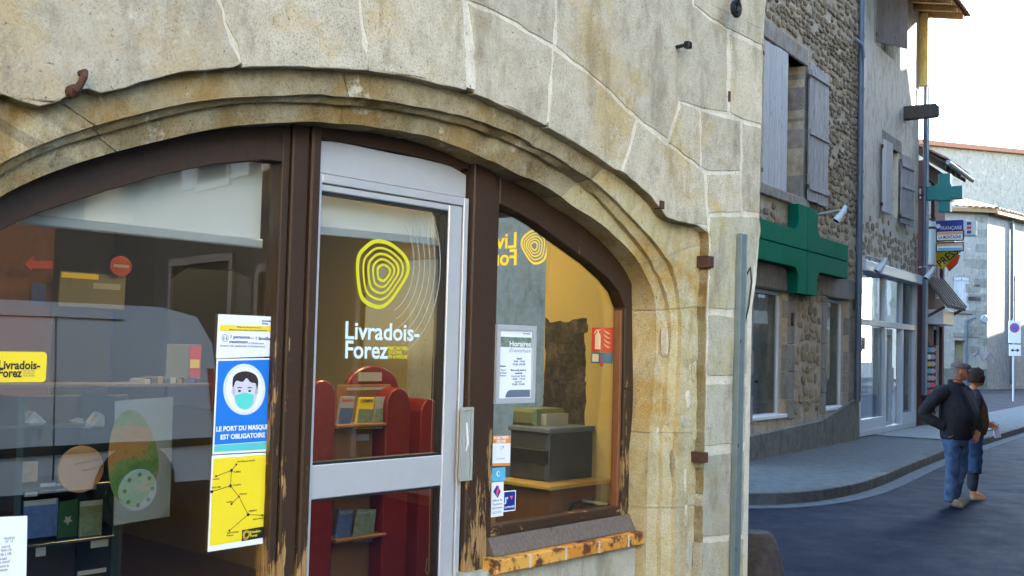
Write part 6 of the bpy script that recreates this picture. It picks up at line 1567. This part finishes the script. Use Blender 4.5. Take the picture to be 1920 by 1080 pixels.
# ================================================================== 7. THE OTHER SIDE OF THE STREET (reflected in the panes, shading the road)
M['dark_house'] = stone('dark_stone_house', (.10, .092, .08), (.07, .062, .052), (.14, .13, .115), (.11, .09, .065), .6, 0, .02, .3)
def opposite():
    # row along the right hand side of the street; its near end faces the shop
    root = thing('grey_row_house', 'tall grey stone row house across the street, mirrored in the shop door', 'house', PH.w(12, 0, 9))
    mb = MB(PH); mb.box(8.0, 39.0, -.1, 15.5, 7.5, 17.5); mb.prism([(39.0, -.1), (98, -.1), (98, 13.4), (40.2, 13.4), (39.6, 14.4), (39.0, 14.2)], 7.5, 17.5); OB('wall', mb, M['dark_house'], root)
    END = Plane(124, 0); c0 = PH.w(8.0, 0, 7.5); END.D = -c0.dot(END.n); e0 = c0.dot(END.d)
    # END.n must point back to the shop
    for i, (a, z0, w_, h_) in enumerate(((1.2, .2, 2.2, 2.6), (4.6, .1, 1.5, 2.7), (1.5, 4.2, 1.1, 1.7), (4.4, 4.2, 1.1, 1.7), (7.2, 4.2, 1.1, 1.7), (7.0, .1, 2.2, 2.9), (1.5, 7.6, 1.1, 1.6), (4.4, 7.6, 1.1, 1.6), (7.2, 7.6, 1.1, 1.6))):
        mb = MB(END); mb.rect(e0+a, e0+a+w_, z0, z0+h_, .001, .02); f = OB('window', mb, M['dark_glass'], root)
        mb = MB(END); mb.frame(e0+a-.08, e0+a+w_+.08, z0-.08, z0+h_+.08, .12, .0, .06); OB('frame', mb, M['shutter_brown'], f)
        if z0 > 4:
            for x in (e0+a-.65, e0+a+w_+.1): mb = MB(END); mb.rect(x, x+.55, z0, z0+h_, .0, .05, .01); OB('shutter', mb, M['shutter_grey'], root)
    for k in range(12):
        for z0 in (3.8, 7.4, 11):
            t = 10+k*4.2; mb = MB(PH); mb.box(t, t+1.1, z0, z0+1.7, 7.44, 7.499); f = OB('window', mb, M['dark_glass'], root)
            for x in (t-.62, t+1.12): mb = MB(PH); mb.box(x, x+.6, z0-.02, z0+1.72, 7.40, 7.46); OB('shutter', mb, M['shutter_pale'], root)
        mb = MB(PH); mb.box(10+k*4.2, 12.4+k*4.2, .1, 2.8, 7.44, 7.499); OB('shop_window', mb, M['dark_glass'], root)
        mb = MB(PH); mb.box(9.8+k*4.2, 12.6+k*4.2, 2.85, 3.3, 7.38, 7.46); OB('fascia', mb, M['plaster_white'], root)
    mb = MB(PH); mb.prism([(7.8, 15.51), (38.9, 15.51), (38.9, 15.7), (7.8, 15.7)], 7.0, 18, .05); OB('roof', mb, M['tile'], root)
    # low house at the far side of the square
    root = thing('cream_house', 'shaded cream house across the square, mirrored in the left window', 'house', (20, -6, 0))
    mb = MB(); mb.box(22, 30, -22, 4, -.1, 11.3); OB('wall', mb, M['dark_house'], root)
    mb = MB(); mb.box(21.6, 30.4, -22.4, 4.4, 11.31, 11.5); OB('roof', mb, M['tile'], root)
    for k in range(6):
        y = -15.5+k*3.1
        mb = MB(); mb.box(21.9, 21.99, y, y+1.1, 4.6, 6.4); f = OB('window', mb, M['dark_glass'], root)
        mb = MB(); mb.box(21.85, 21.99, y-.1, y+2.0, .1, 2.5); OB('dark_shopfront', mb, M['dark_timber'], root)
    # unseen house added behind the camera to bounce warm sun onto the facade
    root = thing('bounce_house', 'unseen cream house added behind the viewer to bounce sun onto the arch', 'house', (-3, -10, 0))
    BB = Plane(-72+180-180, 0)
    mb = MB()
    c, s = math.cos(rad(-17)), math.sin(rad(-17))
    def R2(x, y): return (-3+x*c-y*s, -8+x*s+y*c)
    def bx(x0, x1, y0, y1, z0, z1):
        m_ = MB(); P4 = [R2(x0, y0), R2(x1, y0), R2(x1, y1), R2(x0, y1)]
        m_.add([(a, b, z0) for a, b in P4]+[(a, b, z1) for a, b in P4], [(0, 1, 2, 3), (4, 5, 6, 7)]+[(i, (i+1) % 4, 4+(i+1) % 4, 4+i) for i in range(4)]); return m_
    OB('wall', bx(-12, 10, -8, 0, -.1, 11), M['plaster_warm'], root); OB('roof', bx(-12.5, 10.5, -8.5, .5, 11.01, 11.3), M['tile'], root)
    for k in range(6):
        for z0 in (1.0, 4.2, 7.6): OB('window', bx(-10.6+k*3.5, -9.4+k*3.5, .001, .05, z0, z0+1.7), M['dark_glass'], root); OB('shutter', bx(-11.25+k*3.5, -10.65+k*3.5, .001, .06, z0, z0+1.7), M['shutter_pale'], root)
M['plaster_warm'] = plain('bounce_cream_plaster', (.72, .62, .45), .9, 0, .1, 1.5)  # pale warm colour set to strengthen the light bounced onto the facade
opposite()

def van():
    VP = Plane(41.8, 0); VP.d = -FR.d; VP.n = -FR.n; VP.D = 0    # side facing the shop
    c = FR.n*(6.0-FR.D)                                             # the side panel plane
    class V:
        def w(s, a, z, q): return c + FR.d*a - FR.n*q + Vector((0, 0, z))      # q>0 towards the shop is negative below
    pl = V()
    ar = 6.25
    root = thing('parked_van', 'white panel van parked across the street, mirrored in the left window', 'van', tuple((c+FR.d*(ar-2.4)).to_tuple()))
    def W(a, z, q): return (a, z, q)
    # body profile along a (front at small a, rear at ar), extruded across q
    prof = [(ar-4.9, .42), (ar-.10, .36), (ar, .55), (ar-.02, 1.0), (ar-.10, 1.75), (ar-.28, 2.02), (ar-.7, 2.10), (ar-3.1, 2.10), (ar-3.5, 2.02), (ar-4.15, 1.36), (ar-4.75, 1.12), (ar-4.98, .85)]
    # arches cut by dark discs, wheels proud
    def shell(q0, q1, sc):
        return [(ar-2.4+(x-(ar-2.4))*sc, z if z < 1.2 else 1.2+(z-1.2)*(1-(1-sc)*1.3), q0) for x, z in prof]
    mb = MB(pl); n = len(prof); L = []
    for q, sc, dz in ((.05, .992, 0), (0, 1, 0), (-1.75, 1, 0), (-1.8, .992, 0)):
        L += [(ar-2.4+(x-(ar-2.4))*sc, z, q-(.10*max(0, z-1.1) if q > -.5 else -.10*max(0, z-1.1))) for x, z in prof]
    fs = [tuple(range(n)), tuple(range(3*n, 4*n))]
    for k in range(3): fs += [(k*n+i, k*n+(i+1) % n, (k+1)*n+(i+1) % n, (k+1)*n+i) for i in range(n)]
    mb.add(L, fs); OB('body', mb, M['van_paint'], root, smooth=True)
    def qa(z): return .055-.10*max(0, z-1.1)
    def side(nm, pts, mt, off=.004, par=root):
        mb = MB(pl); m = len(pts); mb.add([(a, z, qa(z)+off) for a, z in pts]+[(a, z, qa(z)-.02) for a, z in pts], [tuple(range(m))]+[(i, (i+1) % m, m+(i+1) % m, m+i) for i in range(m)]); return OB(nm, mb, M[mt], par)
    side('side_window', [(ar-3.95, 1.32), (ar-3.0, 1.30), (ar-3.0, 1.88), (ar-3.42, 1.88)], 'dark_glass')
    for x in (ar-2.85, ar-1.75): side('door_gap', [(x, .5), (x+.012, .5), (x+.012, 1.95), (x, 1.95)], 'black_print')
    side('door_gap', [(ar-2.85, 1.95), (ar-1.1, 1.95), (ar-1.1, 1.962), (ar-2.85, 1.962)], 'black_print')
    side('rub_strip', [(ar-4.7, .72), (ar-.1, .72), (ar-.1, .80), (ar-4.7, .80)], 'black_print', .012)
    side('rear_lamp', [(ar-.13, 1.0), (ar-.06, 1.0), (ar-.12, 1.5), (ar-.18, 1.5)], 'red_print', .01)
    mb = MB(pl); mb.tube([(ar-3.95, 1.22, .06), (ar-3.95, 1.26, .16), (ar-3.95, 1.32, .22)], [.02, .03, .10], 8); OB('door_mirror', mb, M['black_print'], root)
    side('door_handle', [(ar-2.95, 1.12), (ar-2.80, 1.12), (ar-2.80, 1.16), (ar-2.95, 1.16)], 'black_print', .03)
    for x in (ar-.95, ar-4.0):
        w_ = thing('wheel', None, None, (0, 0, 0)); w_.parent = root; WL[w_.name] = wl(root); w_.location = (0, 0, 0)
        mb = MB(pl); mb.disc(x, .36, .42, -.1, .070, 24); OB('wheel_arch', mb, M['black_print'], root)
        mb = MB(pl); mb.disc(x, .33, .33, -.15, .085, 28, 1, .03); OB('tyre', mb, M['rubber'], w_)
        mb = MB(pl); mb.disc(x, .33, .21, .04, .10, 24, 1, .02); OB('rim', mb, M['van_paint'], w_)
        for k in range(8):
            a_ = k*math.pi/4; mb = MB(pl); mb.disc(x+.15*math.cos(a_), .33+.15*math.sin(a_), .022, .0995, .102, 8); OB('rim_hole', mb, M['black_print'], w_)
        mb = MB(pl); mb.box(x-.3, x+.3, .02, .6, -1.78, -1.5); OB('far_wheel', MB(pl).disc(x, .33, .33, -1.78, -1.5, 20), M['rubber'], root)
van()

# ================================================================== 8. PEOPLE
def skinned(joints, edges, rootj, T, sub=2):
    names = list(joints); me = bpy.data.meshes.new('tmp'); idx = {n_: i for i, n_ in enumerate(names)}
    me.from_pydata([T(joints[n_][0]) for n_ in names], [(idx[a], idx[b]) for a, b in edges], [])
    o = bpy.data.objects.new('tmp', me); COL.objects.link(o)
    o.modifiers.new('skin', 'SKIN').use_smooth_shade = True
    sl = me.skin_vertices[0].data if me.skin_vertices else None
    if sl is None:
        raise RuntimeError('skin')
    for n_ in names:
        r = joints[n_][1]; sl[idx[n_]].radius = r if hasattr(r, '__len__') else (r, r); sl[idx[n_]].use_root = (n_ == rootj)
    m = o.modifiers.new('sub', 'SUBSURF'); m.levels = sub; m.render_levels = sub
    dg = bpy.context.evaluated_depsgraph_get(); dg.update()
    r = bpy.data.meshes.new_from_object(o.evaluated_get(dg)); bpy.data.objects.remove(o)
    mb = MB(); mb.v = [v.co.copy() for v in r.vertices]; mb.f = [tuple(p.vertices) for p in r.polygons]; bpy.data.meshes.remove(r); return mb
def head_mesh(T, c, s=1.0, turn=0.0, age=True):
    """head with brow, nose, lips, chin, ears; faces +x before turning"""
    nu, nv = 28, 22; vs = []; fs = []
    for j in range(nv+1):
        ph = math.pi*j/nv
        for i in range(nu):
            th = 2*math.pi*i/nu; x = math.sin(ph)*math.cos(th); y = math.sin(ph)*math.sin(th); z = math.cos(ph)
            X = x*.098 - (.010 if x < 0 else 0)*x; Y = y*.076; Z = z*.118
            if z < 0: X += .020*(-z)*(1 if x > -.2 else .3)*max(0, x+.3); Y *= 1-.28*(-z)**1.3
            if x > 0:
                g = lambda z0, y0, sz, sy, a: a*math.exp(-((z-z0)/sz)**2-((y-y0)/sy)**2)
                X += g(-.10, 0, .14, .13, .030)+g(.06, 0, .12, .12, .010)+g(.28, 0, .10, .5, .008)+g(-.42, 0, .05, .22, .009)+g(-.52, 0, .05, .20, .008)+g(-.80, 0, .14, .30, .018)
                X -= g(.12, .36, .10, .16, .014)+g(.12, -.36, .10, .16, .014)+g(-.47, 0, .02, .2, .004)+g(-.66, 0, .05, .3, .006)
            vs.append((X, Y, Z))
    for j in range(nv):
        for i in range(nu): fs.append((j*nu+i, j*nu+(i+1) % nu, (j+1)*nu+(i+1) % nu, (j+1)*nu+i))
    mb = MB(); ct, st = math.cos(turn), math.sin(turn)
    P_ = lambda q: T((c[0]+(q[0]*ct-q[1]*st)*s, c[1]+(q[0]*st+q[1]*ct)*s, c[2]+q[2]*s))
    mb.raw([P_(q) for q in vs], fs)
    for sy in (-1, 1):      # ears
        b = []; f2 = []
        for j in range(7):
            for i in range(8):
                ph = math.pi*j/6; th = 2*math.pi*i/8; b.append(P_((-.005+.018*math.sin(ph)*math.cos(th), sy*(.074+.010*math.sin(ph)*math.sin(th)), -.008+.032*math.cos(ph))))
        for j in range(6):
            for i in range(8): f2.append((j*8+i, j*8+(i+1) % 8, (j+1)*8+(i+1) % 8, (j+1)*8+i))
        mb.raw(b, f2)
    return mb, P_
def hand(mb, T, wrist, direc, side, curl=.5, s=1.0):
    """palm and five fingers; direc = pointing direction, side = direction of the thumb"""
    d = Vector(direc).normalized(); sd = Vector(side); sd = (sd-d*sd.dot(d)).normalized(); nn = d.cross(sd)
    wv = Vector(wrist)
    def tb(pts, r): mb2 = MB(); mb2.tube([T(p) for p in pts], r, 7); mb.raw(mb2.v, mb2.f)
    for k in range(4):
        off = sd*(.030-.020*k)*s; L = (.075, .083, .077, .060)[k]*s
        a = wv+off*.6; b = wv+d*.085*s+off; c_ = b+(d*math.cos(curl)+nn*math.sin(curl))*L*.5; e = c_+(d*math.cos(curl*2)+nn*math.sin(curl*2))*L*.5
        tb([a, wv+d*.045*s+off, b, c_, e], [.014*s, .0145*s, .0105*s, .009*s, .007*s])
    a = wv+d*.02*s+sd*.025*s; b = a+(d*.6+sd*.8).normalized()*.04*s; c_ = b+(d+nn*curl).normalized()*.035*s
    tb([wv+d*.005*s, a, b, c_], [.014*s, .014*s, .011*s, .009*s])
def join(a, b): a.raw(b.v, b.f); return a
def person(px, py, facing, label):
    v = ray(px, py); k = -CAMH/v.z; base = v*k; base.z = 0; c, s = math.cos(facing), math.sin(facing)
    T = lambda q: Vector((base.x+q[0]*c-q[1]*s, base.y+q[0]*s+q[1]*c, q[2]))
    root = thing('person', label, 'person', base); root['group'] = 'couple walking in the street'
    return root, T
def loft(T, rings, n=20, sub=4):
    """rings: (z, cx, cy, rx, ry); smooth interpolation between them"""
    R = []
    m = len(rings)
    for i in range(m-1):
        p0, p1, p2, p3 = rings[max(0, i-1)], rings[i], rings[i+1], rings[min(m-1, i+2)]
        for k in range(sub):
            u = k/sub; R.append(tuple(.5*(2*p1[j]+(-p0[j]+p2[j])*u+(2*p0[j]-5*p1[j]+4*p2[j]-p3[j])*u*u+(-p0[j]+3*p1[j]-3*p2[j]+p3[j])*u**3) for j in range(5)))
    R.append(rings[-1]); mb = MB(); vs = []
    for z, cx, cy, rx, ry in R:
        for i in range(n):
            a = 2*math.pi*i/n; q = Vector((cx+rx*math.cos(a), cy+ry*math.sin(a), z)); f = 1+.05*noise.noise(Vector((q.x*9, q.y*9, z*7))); vs.append(T((cx+rx*f*math.cos(a), cy+ry*f*math.sin(a), z)))
    fs = [(r_*n+i, r_*n+(i+1) % n, (r_+1)*n+(i+1) % n, (r_+1)*n+i) for r_ in range(len(R)-1) for i in range(n)]
    fs += [tuple(range(n)), tuple((len(R)-1)*n+i for i in range(n))]
    return mb.raw(vs, fs)
def limb(T, pts, rs, n=14):
    """smooth tapered sleeve or trouser leg through the joints, with small folds"""
    P, R = [], []; m = len(pts)
    for i in range(m-1):
        g = lambda k: pts[max(0, min(m-1, k))]
        for k in range(5):
            u = k/5; P.append(tuple(.5*(2*g(i)[j]+(-g(i-1)[j]+g(i+1)[j])*u+(2*g(i-1)[j]-5*g(i)[j]+4*g(i+1)[j]-g(i+2)[j])*u*u+(-g(i-1)[j]+3*g(i)[j]-3*g(i+1)[j]+g(i+2)[j])*u**3) for j in range(3))); r_ = rs[i]*(1-u)+rs[i+1]*u; R.append(r_*(1+.06*math.sin(len(P)*2.1)))
    P.append(pts[-1]); R.append(rs[-1]); mb = MB(); mb.tube([T(p) for p in P], R, n)
    for k, v in enumerate(mb.v): mb.v[k] = v+Vector((noise.noise(v*14), noise.noise(v*14+Vector((5, 0, 0))), 0))*.010
    return mb
def man():
    root, T = person(1789, 950, -.95, 'man in a flat cap, dark navy jacket and faded jeans walking to the right')
    J = {'pelvis': ((0, 0, .95), .11), 'belly': ((.03, 0, 1.10), .12), 'chest': ((.01, 0, 1.31), .12), 'neckb': ((.0, 0, 1.455), .085), 'neck': ((.03, 0, 1.54), .058),
         'shR': ((-.01, -.18, 1.38), .05), 'elR': ((-.20, -.29, 1.15), .045), 'wrR': ((-.03, -.19, .97), .034), 'shL': ((.0, .18, 1.38), .05), 'elL': ((-.03, .27, 1.13), .050), 'wrL': ((.10, .27, .92), .034),
         'hipR': ((0, -.10, .86), .075), 'knR': ((.045, -.11, .49), .052), 'anR': ((.02, -.11, .10), .042), 'toR': ((.19, -.13, .035), (.040, .03)),
         'hipL': ((0, .10, .86), .075), 'knL': ((.02, .11, .48), .052), 'anL': ((-.09, .11, .10), .042), 'toL': ((.08, .13, .035), (.040, .03))}
    E = [('pelvis', 'belly'), ('belly', 'chest'), ('chest', 'neckb'), ('neckb', 'neck'), ('chest', 'shR'), ('shR', 'elR'), ('elR', 'wrR'), ('chest', 'shL'), ('shL', 'elL'), ('elL', 'wrL'), ('pelvis', 'hipR'), ('hipR', 'knR'), ('knR', 'anR'), ('anR', 'toR'), ('pelvis', 'hipL'), ('hipL', 'knL'), ('knL', 'anL'), ('anL', 'toL')]
    body = skinned(J, E, 'pelvis', T); hm, P_ = head_mesh(T, (.055, 0, 1.635), .98, .85); join(body, hm)
    hand(body, T, J['wrL'][0], (.25, 0, -1), (1, 0, 0), .5, 1.0); hand(body, T, (-.01, -.16, .95), (.5, .1, -.9), (1, .4, 0), .6, .9)
    OB('body', body, M['skin'], root, smooth='all')
    def up(j, k_): return (J[j][0], J[j][1]*k_ if not hasattr(J[j][1], '__len__') else J[j][1])
    jk = loft(T, [(.82, .015, 0, .165, .195), (.90, .02, 0, .180, .205), (1.02, .05, 0, .205, .215), (1.14, .06, 0, .215, .225), (1.27, .035, 0, .185, .225), (1.38, .01, 0, .150, .215), (1.45, .0, 0, .110, .150), (1.49, .01, 0, .085, .095)])
    join(jk, limb(T, [(.0, -.17, 1.40), (-.05, -.235, 1.36), (-.13, -.29, 1.25), (-.215, -.30, 1.13), (-.13, -.27, 1.04), (-.01, -.19, .97)], [.085, .090, .080, .076, .066, .058]))
    join(jk, limb(T, [(.0, .17, 1.40), (.0, .235, 1.35), (-.02, .27, 1.22), (-.02, .29, 1.10), (.05, .28, 1.0), (.09, .275, .94)], [.085, .088, .078, .070, .060, .054]))
    OB('jacket', jk, M['jacket'], root, smooth='all')
    jn = loft(T, [(.74, .01, 0, .12, .175), (.82, .01, 0, .15, .185), (.92, .015, 0, .16, .185)])
    join(jn, limb(T, [(.01, -.095, .86), (.03, -.10, .68), (.045, -.11, .49), (.03, -.11, .30), (.02, -.11, .07)], [.105, .098, .080, .074, .078]))
    join(jn, limb(T, [(.0, .095, .86), (.01, .10, .68), (.02, .11, .49), (-.03, .11, .30), (-.08, .11, .08)], [.105, .096, .078, .072, .075]))
    OB('jeans', jn, M['jeans'], root, smooth='all')
    for nm, x, y in (('shoe', .05, -.12), ('shoe', -.06, .12)):
        sh = skinned({'h': ((x-.05, y, .06), (.046, .05)), 'm': ((x+.06, y-.005, .055), (.05, .042)), 't': ((x+.18, y-.015, .04), (.042, .03))}, [('h', 'm'), ('m', 't')], 'm', T); 
        for v in sh.v: v.z = max(v.z, .004)
        OB(nm, sh, M['shoe'], root, smooth='all')
    # flat cap: low crown, forward peak
    cap = MB(); n = 20; vs = []; fs = []
    for j, (r_, z) in enumerate(((1.0, -.018), (1.06, .004), (1.02, .030), (.80, .048), (.4, .056), (.02, .058))):
        for i in range(n):
            a = 2*math.pi*i/n; ex = (.118 if math.cos(a) > 0 else .104); vs.append(P_((.004+r_*ex*math.cos(a)+.01, r_*.090*math.sin(a), .062+z-.012*math.cos(a))))
    for j in range(5):
        for i in range(n): fs.append((j*n+i, j*n+(i+1) % n, (j+1)*n+(i+1) % n, (j+1)*n+i))
    cap.raw(vs, fs)
    pk = [(.09, -.07), (.135, -.055), (.165, 0), (.135, .055), (.09, .07), (.02, .075), (.02, -.075)]
    cap.raw([P_((x, y, .040)) for x, y in pk]+[P_((x, y, .050+.008*(1-abs(y)/.07))) for x, y in pk], [tuple(range(7)), tuple(range(7, 14))]+[(i, (i+1) % 7, 7+(i+1) % 7, 7+i) for i in range(7)])
    OB('cap', cap, M['cap'], root, smooth='all')
    hr = MB(); vs = []
    for j in range(5):
        for i in range(9):
            a = math.pi*.62+i*math.pi*.76/8; z = .05-.028*j; vs.append(P_((.104*math.cos(a)*(1-.05*j)-.004, .083*math.sin(a), z)))
    fs = [(j*9+i, j*9+i+1, (j+1)*9+i+1, (j+1)*9+i) for j in range(4) for i in range(8)]; b = len(vs)
    for q in [( .93)]: pass
    cx_ = P_((0, 0, 0)); vs2 = [cx_.lerp(v, .95) for v in vs]; fs += [tuple(b+i for i in f) for f in fs]
    hr.raw(vs+vs2, fs); OB('hair', hr, M['grey_hair'], root, smooth='all')
    def front(a0, a1, z0, z1, e, name, mt, taper=1.0):
        RG = [(.82, .015, .165, .195), (.90, .02, .180, .205), (1.02, .05, .205, .215), (1.14, .06, .215, .225), (1.27, .035, .185, .225), (1.38, .01, .150, .215), (1.45, .0, .110, .150), (1.49, .01, .085, .095)]
        mb = MB(); vs = []; nz = 16; na = 5
        for j in range(nz+1):
            z = z0+(z1-z0)*j/nz; k = max(i for i in range(len(RG)-1) if RG[i][0] <= z or i == 0); u = min(1, max(0, (z-RG[k][0])/(RG[k+1][0]-RG[k][0]))); g = [RG[k][m_]*(1-u)+RG[k+1][m_]*u for m_ in range(4)]
            for i in range(na+1):
                a = (a0+(a1-a0)*i/na)*(taper+(1-taper)*j/nz); vs.append(T((g[1]+(g[2]*1.05+e)*math.cos(a), (g[3]*1.05+e)*math.sin(a), z)))
        fs = [(j*(na+1)+i, j*(na+1)+i+1, (j+1)*(na+1)+i+1, (j+1)*(na+1)+i) for j in range(nz) for i in range(na)]
        mb.raw(vs, fs); OB(name, mb, mt, root, smooth='all')
    front(-.30, .30, .95, 1.475, .004, 'jumper', M['charcoal'], .35); front(.28, .52, .84, 1.46, .010, 'lapel', M['jacket'], .6); front(-.52, -.28, .84, 1.46, .010, 'lapel', M['jacket'], .6)
    # collar
    cl = MB(); vs = []
    for j, (r_, z) in enumerate(((.105, 1.465), (.098, 1.515), (.085, 1.52), (.09, 1.46))):
        for i in range(16): a = 2*math.pi*i/16; vs.append(T((.018+r_*math.cos(a)*1.0, r_*.92*math.sin(a), z-.02*math.cos(a))))
    fs = [(j*16+i, j*16+(i+1) % 16, ((j+1) % 4)*16+(i+1) % 16, ((j+1) % 4)*16+i) for j in range(4) for i in range(16)]
    cl.raw(vs, fs); OB('collar', cl, M['jacket'], root, smooth='all')
M['charcoal'] = mk_cloth('charcoal_jumper', (.018, .018, .022), (.030, .030, .036), 30)
M['grey_hair'] = mk_cloth('grey_hair', (.07, .065, .065), (.13, .125, .125), 90)
man()
def woman():
    root, T = person(1820, 938, -.15, 'woman with short dark hair in a patterned jacket holding a sheet of paper')
    J = {'pelvis': ((0, 0, .92), .10), 'belly': ((.02, 0, 1.06), .10), 'chest': ((.01, 0, 1.26), .105), 'neckb': ((.0, 0, 1.40), .072), 'neck': ((.04, 0, 1.475), .050),
         'shR': ((.0, -.16, 1.32), .045), 'elR': ((.0, -.22, 1.08), .043), 'wrR': ((.03, -.13, .93), .027), 'shL': ((.0, .16, 1.32), .045), 'elL': ((.10, .25, 1.10), .043), 'wrL': ((.30, .34, .96), .029),
         'hipR': ((0, -.09, .84), .075), 'knR': ((.03, -.09, .46), .05), 'anR': ((-.0, -.09, .10), .038), 'toR': ((.15, -.10, .03), (.035, .025)),
         'hipL': ((0, .09, .84), .075), 'knL': ((.05, .09, .46), .05), 'anL': ((.03, .09, .10), .038), 'toL': ((.18, .10, .03), (.035, .025))}
    E = [('pelvis', 'belly'), ('belly', 'chest'), ('chest', 'neckb'), ('neckb', 'neck'), ('chest', 'shR'), ('shR', 'elR'), ('elR', 'wrR'), ('chest', 'shL'), ('shL', 'elL'), ('elL', 'wrL'), ('pelvis', 'hipR'), ('hipR', 'knR'), ('knR', 'anR'), ('anR', 'toR'), ('pelvis', 'hipL'), ('hipL', 'knL'), ('knL', 'anL'), ('anL', 'toL')]
    body = skinned(J, E, 'pelvis', T); hm, P_ = head_mesh(T, (.075, 0, 1.555), .93, .40); join(body, hm)
    hand(body, T, J['wrL'][0], (.8, .35, -.45), (0, -.3, 1), .6, .9); hand(body, T, (.03, -.10, .94), (.1, .3, -.9), (1, 0, 0), .5, .75)
    OB('body', body, M['skin'], root, smooth='all')
    jk = loft(T, [(.96, -.035, 0, .125, .180), (1.05, -.03, 0, .135, .178), (1.18, -.01, 0, .145, .180), (1.29, .0, 0, .140, .190), (1.36, .0, 0, .11, .165), (1.41, .01, 0, .075, .085)])
    join(jk, limb(T, [(.0, -.15, 1.34), (.0, -.20, 1.30), (.0, -.225, 1.18), (.0, -.225, 1.08), (.04, -.19, .98), (.05, -.155, .92)], [.072, .076, .066, .060, .050, .044]))
    join(jk, limb(T, [(.0, .15, 1.34), (.0, .20, 1.30), (.06, .245, 1.18), (.10, .25, 1.10), (.20, .29, 1.03), (.28, .33, .975)], [.072, .076, .066, .060, .050, .044]))
    OB('jacket', jk, M['jacket2'], root, smooth='all')
    tp = loft(T, [(.84, .02, 0, .155, .185), (.95, .04, 0, .165, .185), (1.08, .05, 0, .155, .165), (1.20, .05, 0, .135, .15), (1.30, .03, 0, .11, .12)]); OB('top', tp, M['brown_top'], root, smooth='all')
    jn = loft(T, [(.72, .0, 0, .12, .165), (.80, .0, 0, .148, .178), (.88, .01, 0, .145, .170)])
    join(jn, limb(T, [(.0, -.09, .82), (.02, -.09, .64), (.03, -.09, .47), (.02, -.09, .36)], [.105, .095, .080, .080]))
    join(jn, limb(T, [(.0, .09, .82), (.03, .09, .64), (.05, .09, .47), (.045, .09, .36)], [.105, .095, .080, .080])); OB('jeans', jn, M['jeans_dark'], root, smooth='all')
    for y, x in ((-.09, 0), (.09, .03)):
        bt = skinned({'a': ((x+.02, y, .42), .070), 'b': ((x+.01, y, .28), .064), 'c': ((x, y, .11), .050)}, [('a', 'b'), ('b', 'c')], 'b', T); OB('legging', bt, M['boots'], root, smooth='all')
        sh = skinned({'h': ((x-.02, y, .05), (.036, .042)), 'm': ((x+.07, y, .045), (.040, .034)), 't': ((x+.16, y, .032), (.034, .022))}, [('h', 'm'), ('m', 't')], 'm', T)
        for v in sh.v: v.z = max(v.z, .003)
        OB('shoe', sh, M['shoe_tan'], root, smooth='all')
    # short dark hair
    hr = MB(); vs = []; fs = []; n = 24
    for j in range(12):
        ph = math.pi*.68*j/11
        for i in range(n):
            th = 2*math.pi*i/n; x = math.sin(ph)*math.cos(th); y = math.sin(ph)*math.sin(th); z = math.cos(ph)
            cut = 1 if (x < .50 or z > .50) else .80; r_ = 1+.10*noise.noise(Vector((x*5, y*5, z*5)))
            vs.append(P_((x*.122*cut*r_-.012, y*.098*cut*r_, z*.140*r_+.004)))
    for j in range(11):
        for i in range(n): fs.append((j*n+i, j*n+(i+1) % n, (j+1)*n+(i+1) % n, (j+1)*n+i))
    hr.raw(vs, fs); OB('hair', hr, M['hair'], root, smooth='all')
    gl = MB(); gl.raw([P_((.07, sy*.082, .018+dz_)) for sy in (-1, 1) for dz_ in (0, .006)]+[P_((.118, sy*.03, .018+dz_)) for sy in (-1, 1) for dz_ in (0, .006)], [(0, 1, 5, 4), (2, 3, 7, 6), (4, 5, 7, 6)]); OB('glasses', gl, M['black_print'], root)
    h = T((.42, -.17, .90))
    pm = MB(); a = T((.36, -.20, .93)); b = T((.36, -.06, .93)); c = T((.54, -.06, .80)); d = T((.54, -.20, .80))
    dn = Vector((0, 0, .004)); sd = Vector((-.03, .0, -.10))
    q4 = [(.36, .37, .95), (.46, .47, .96), (.50, .49, .78), (.39, .38, .77)]
    pm.raw([T(q_) for q_ in q4]+[T((q_[0]+.004, q_[1]-.004, q_[2])) for q_ in q4], [(0, 1, 2, 3), (4, 5, 6, 7), (0, 1, 5, 4), (1, 2, 6, 5), (2, 3, 7, 6), (3, 0, 4, 7)])
    OB('paper', pm, M['lilac'], None, 'pale lilac sheet of paper held in the hand of the woman', 'paper')
M['lilac'] = plain('lilac_paper', (.52, .48, .66), .6)
woman()
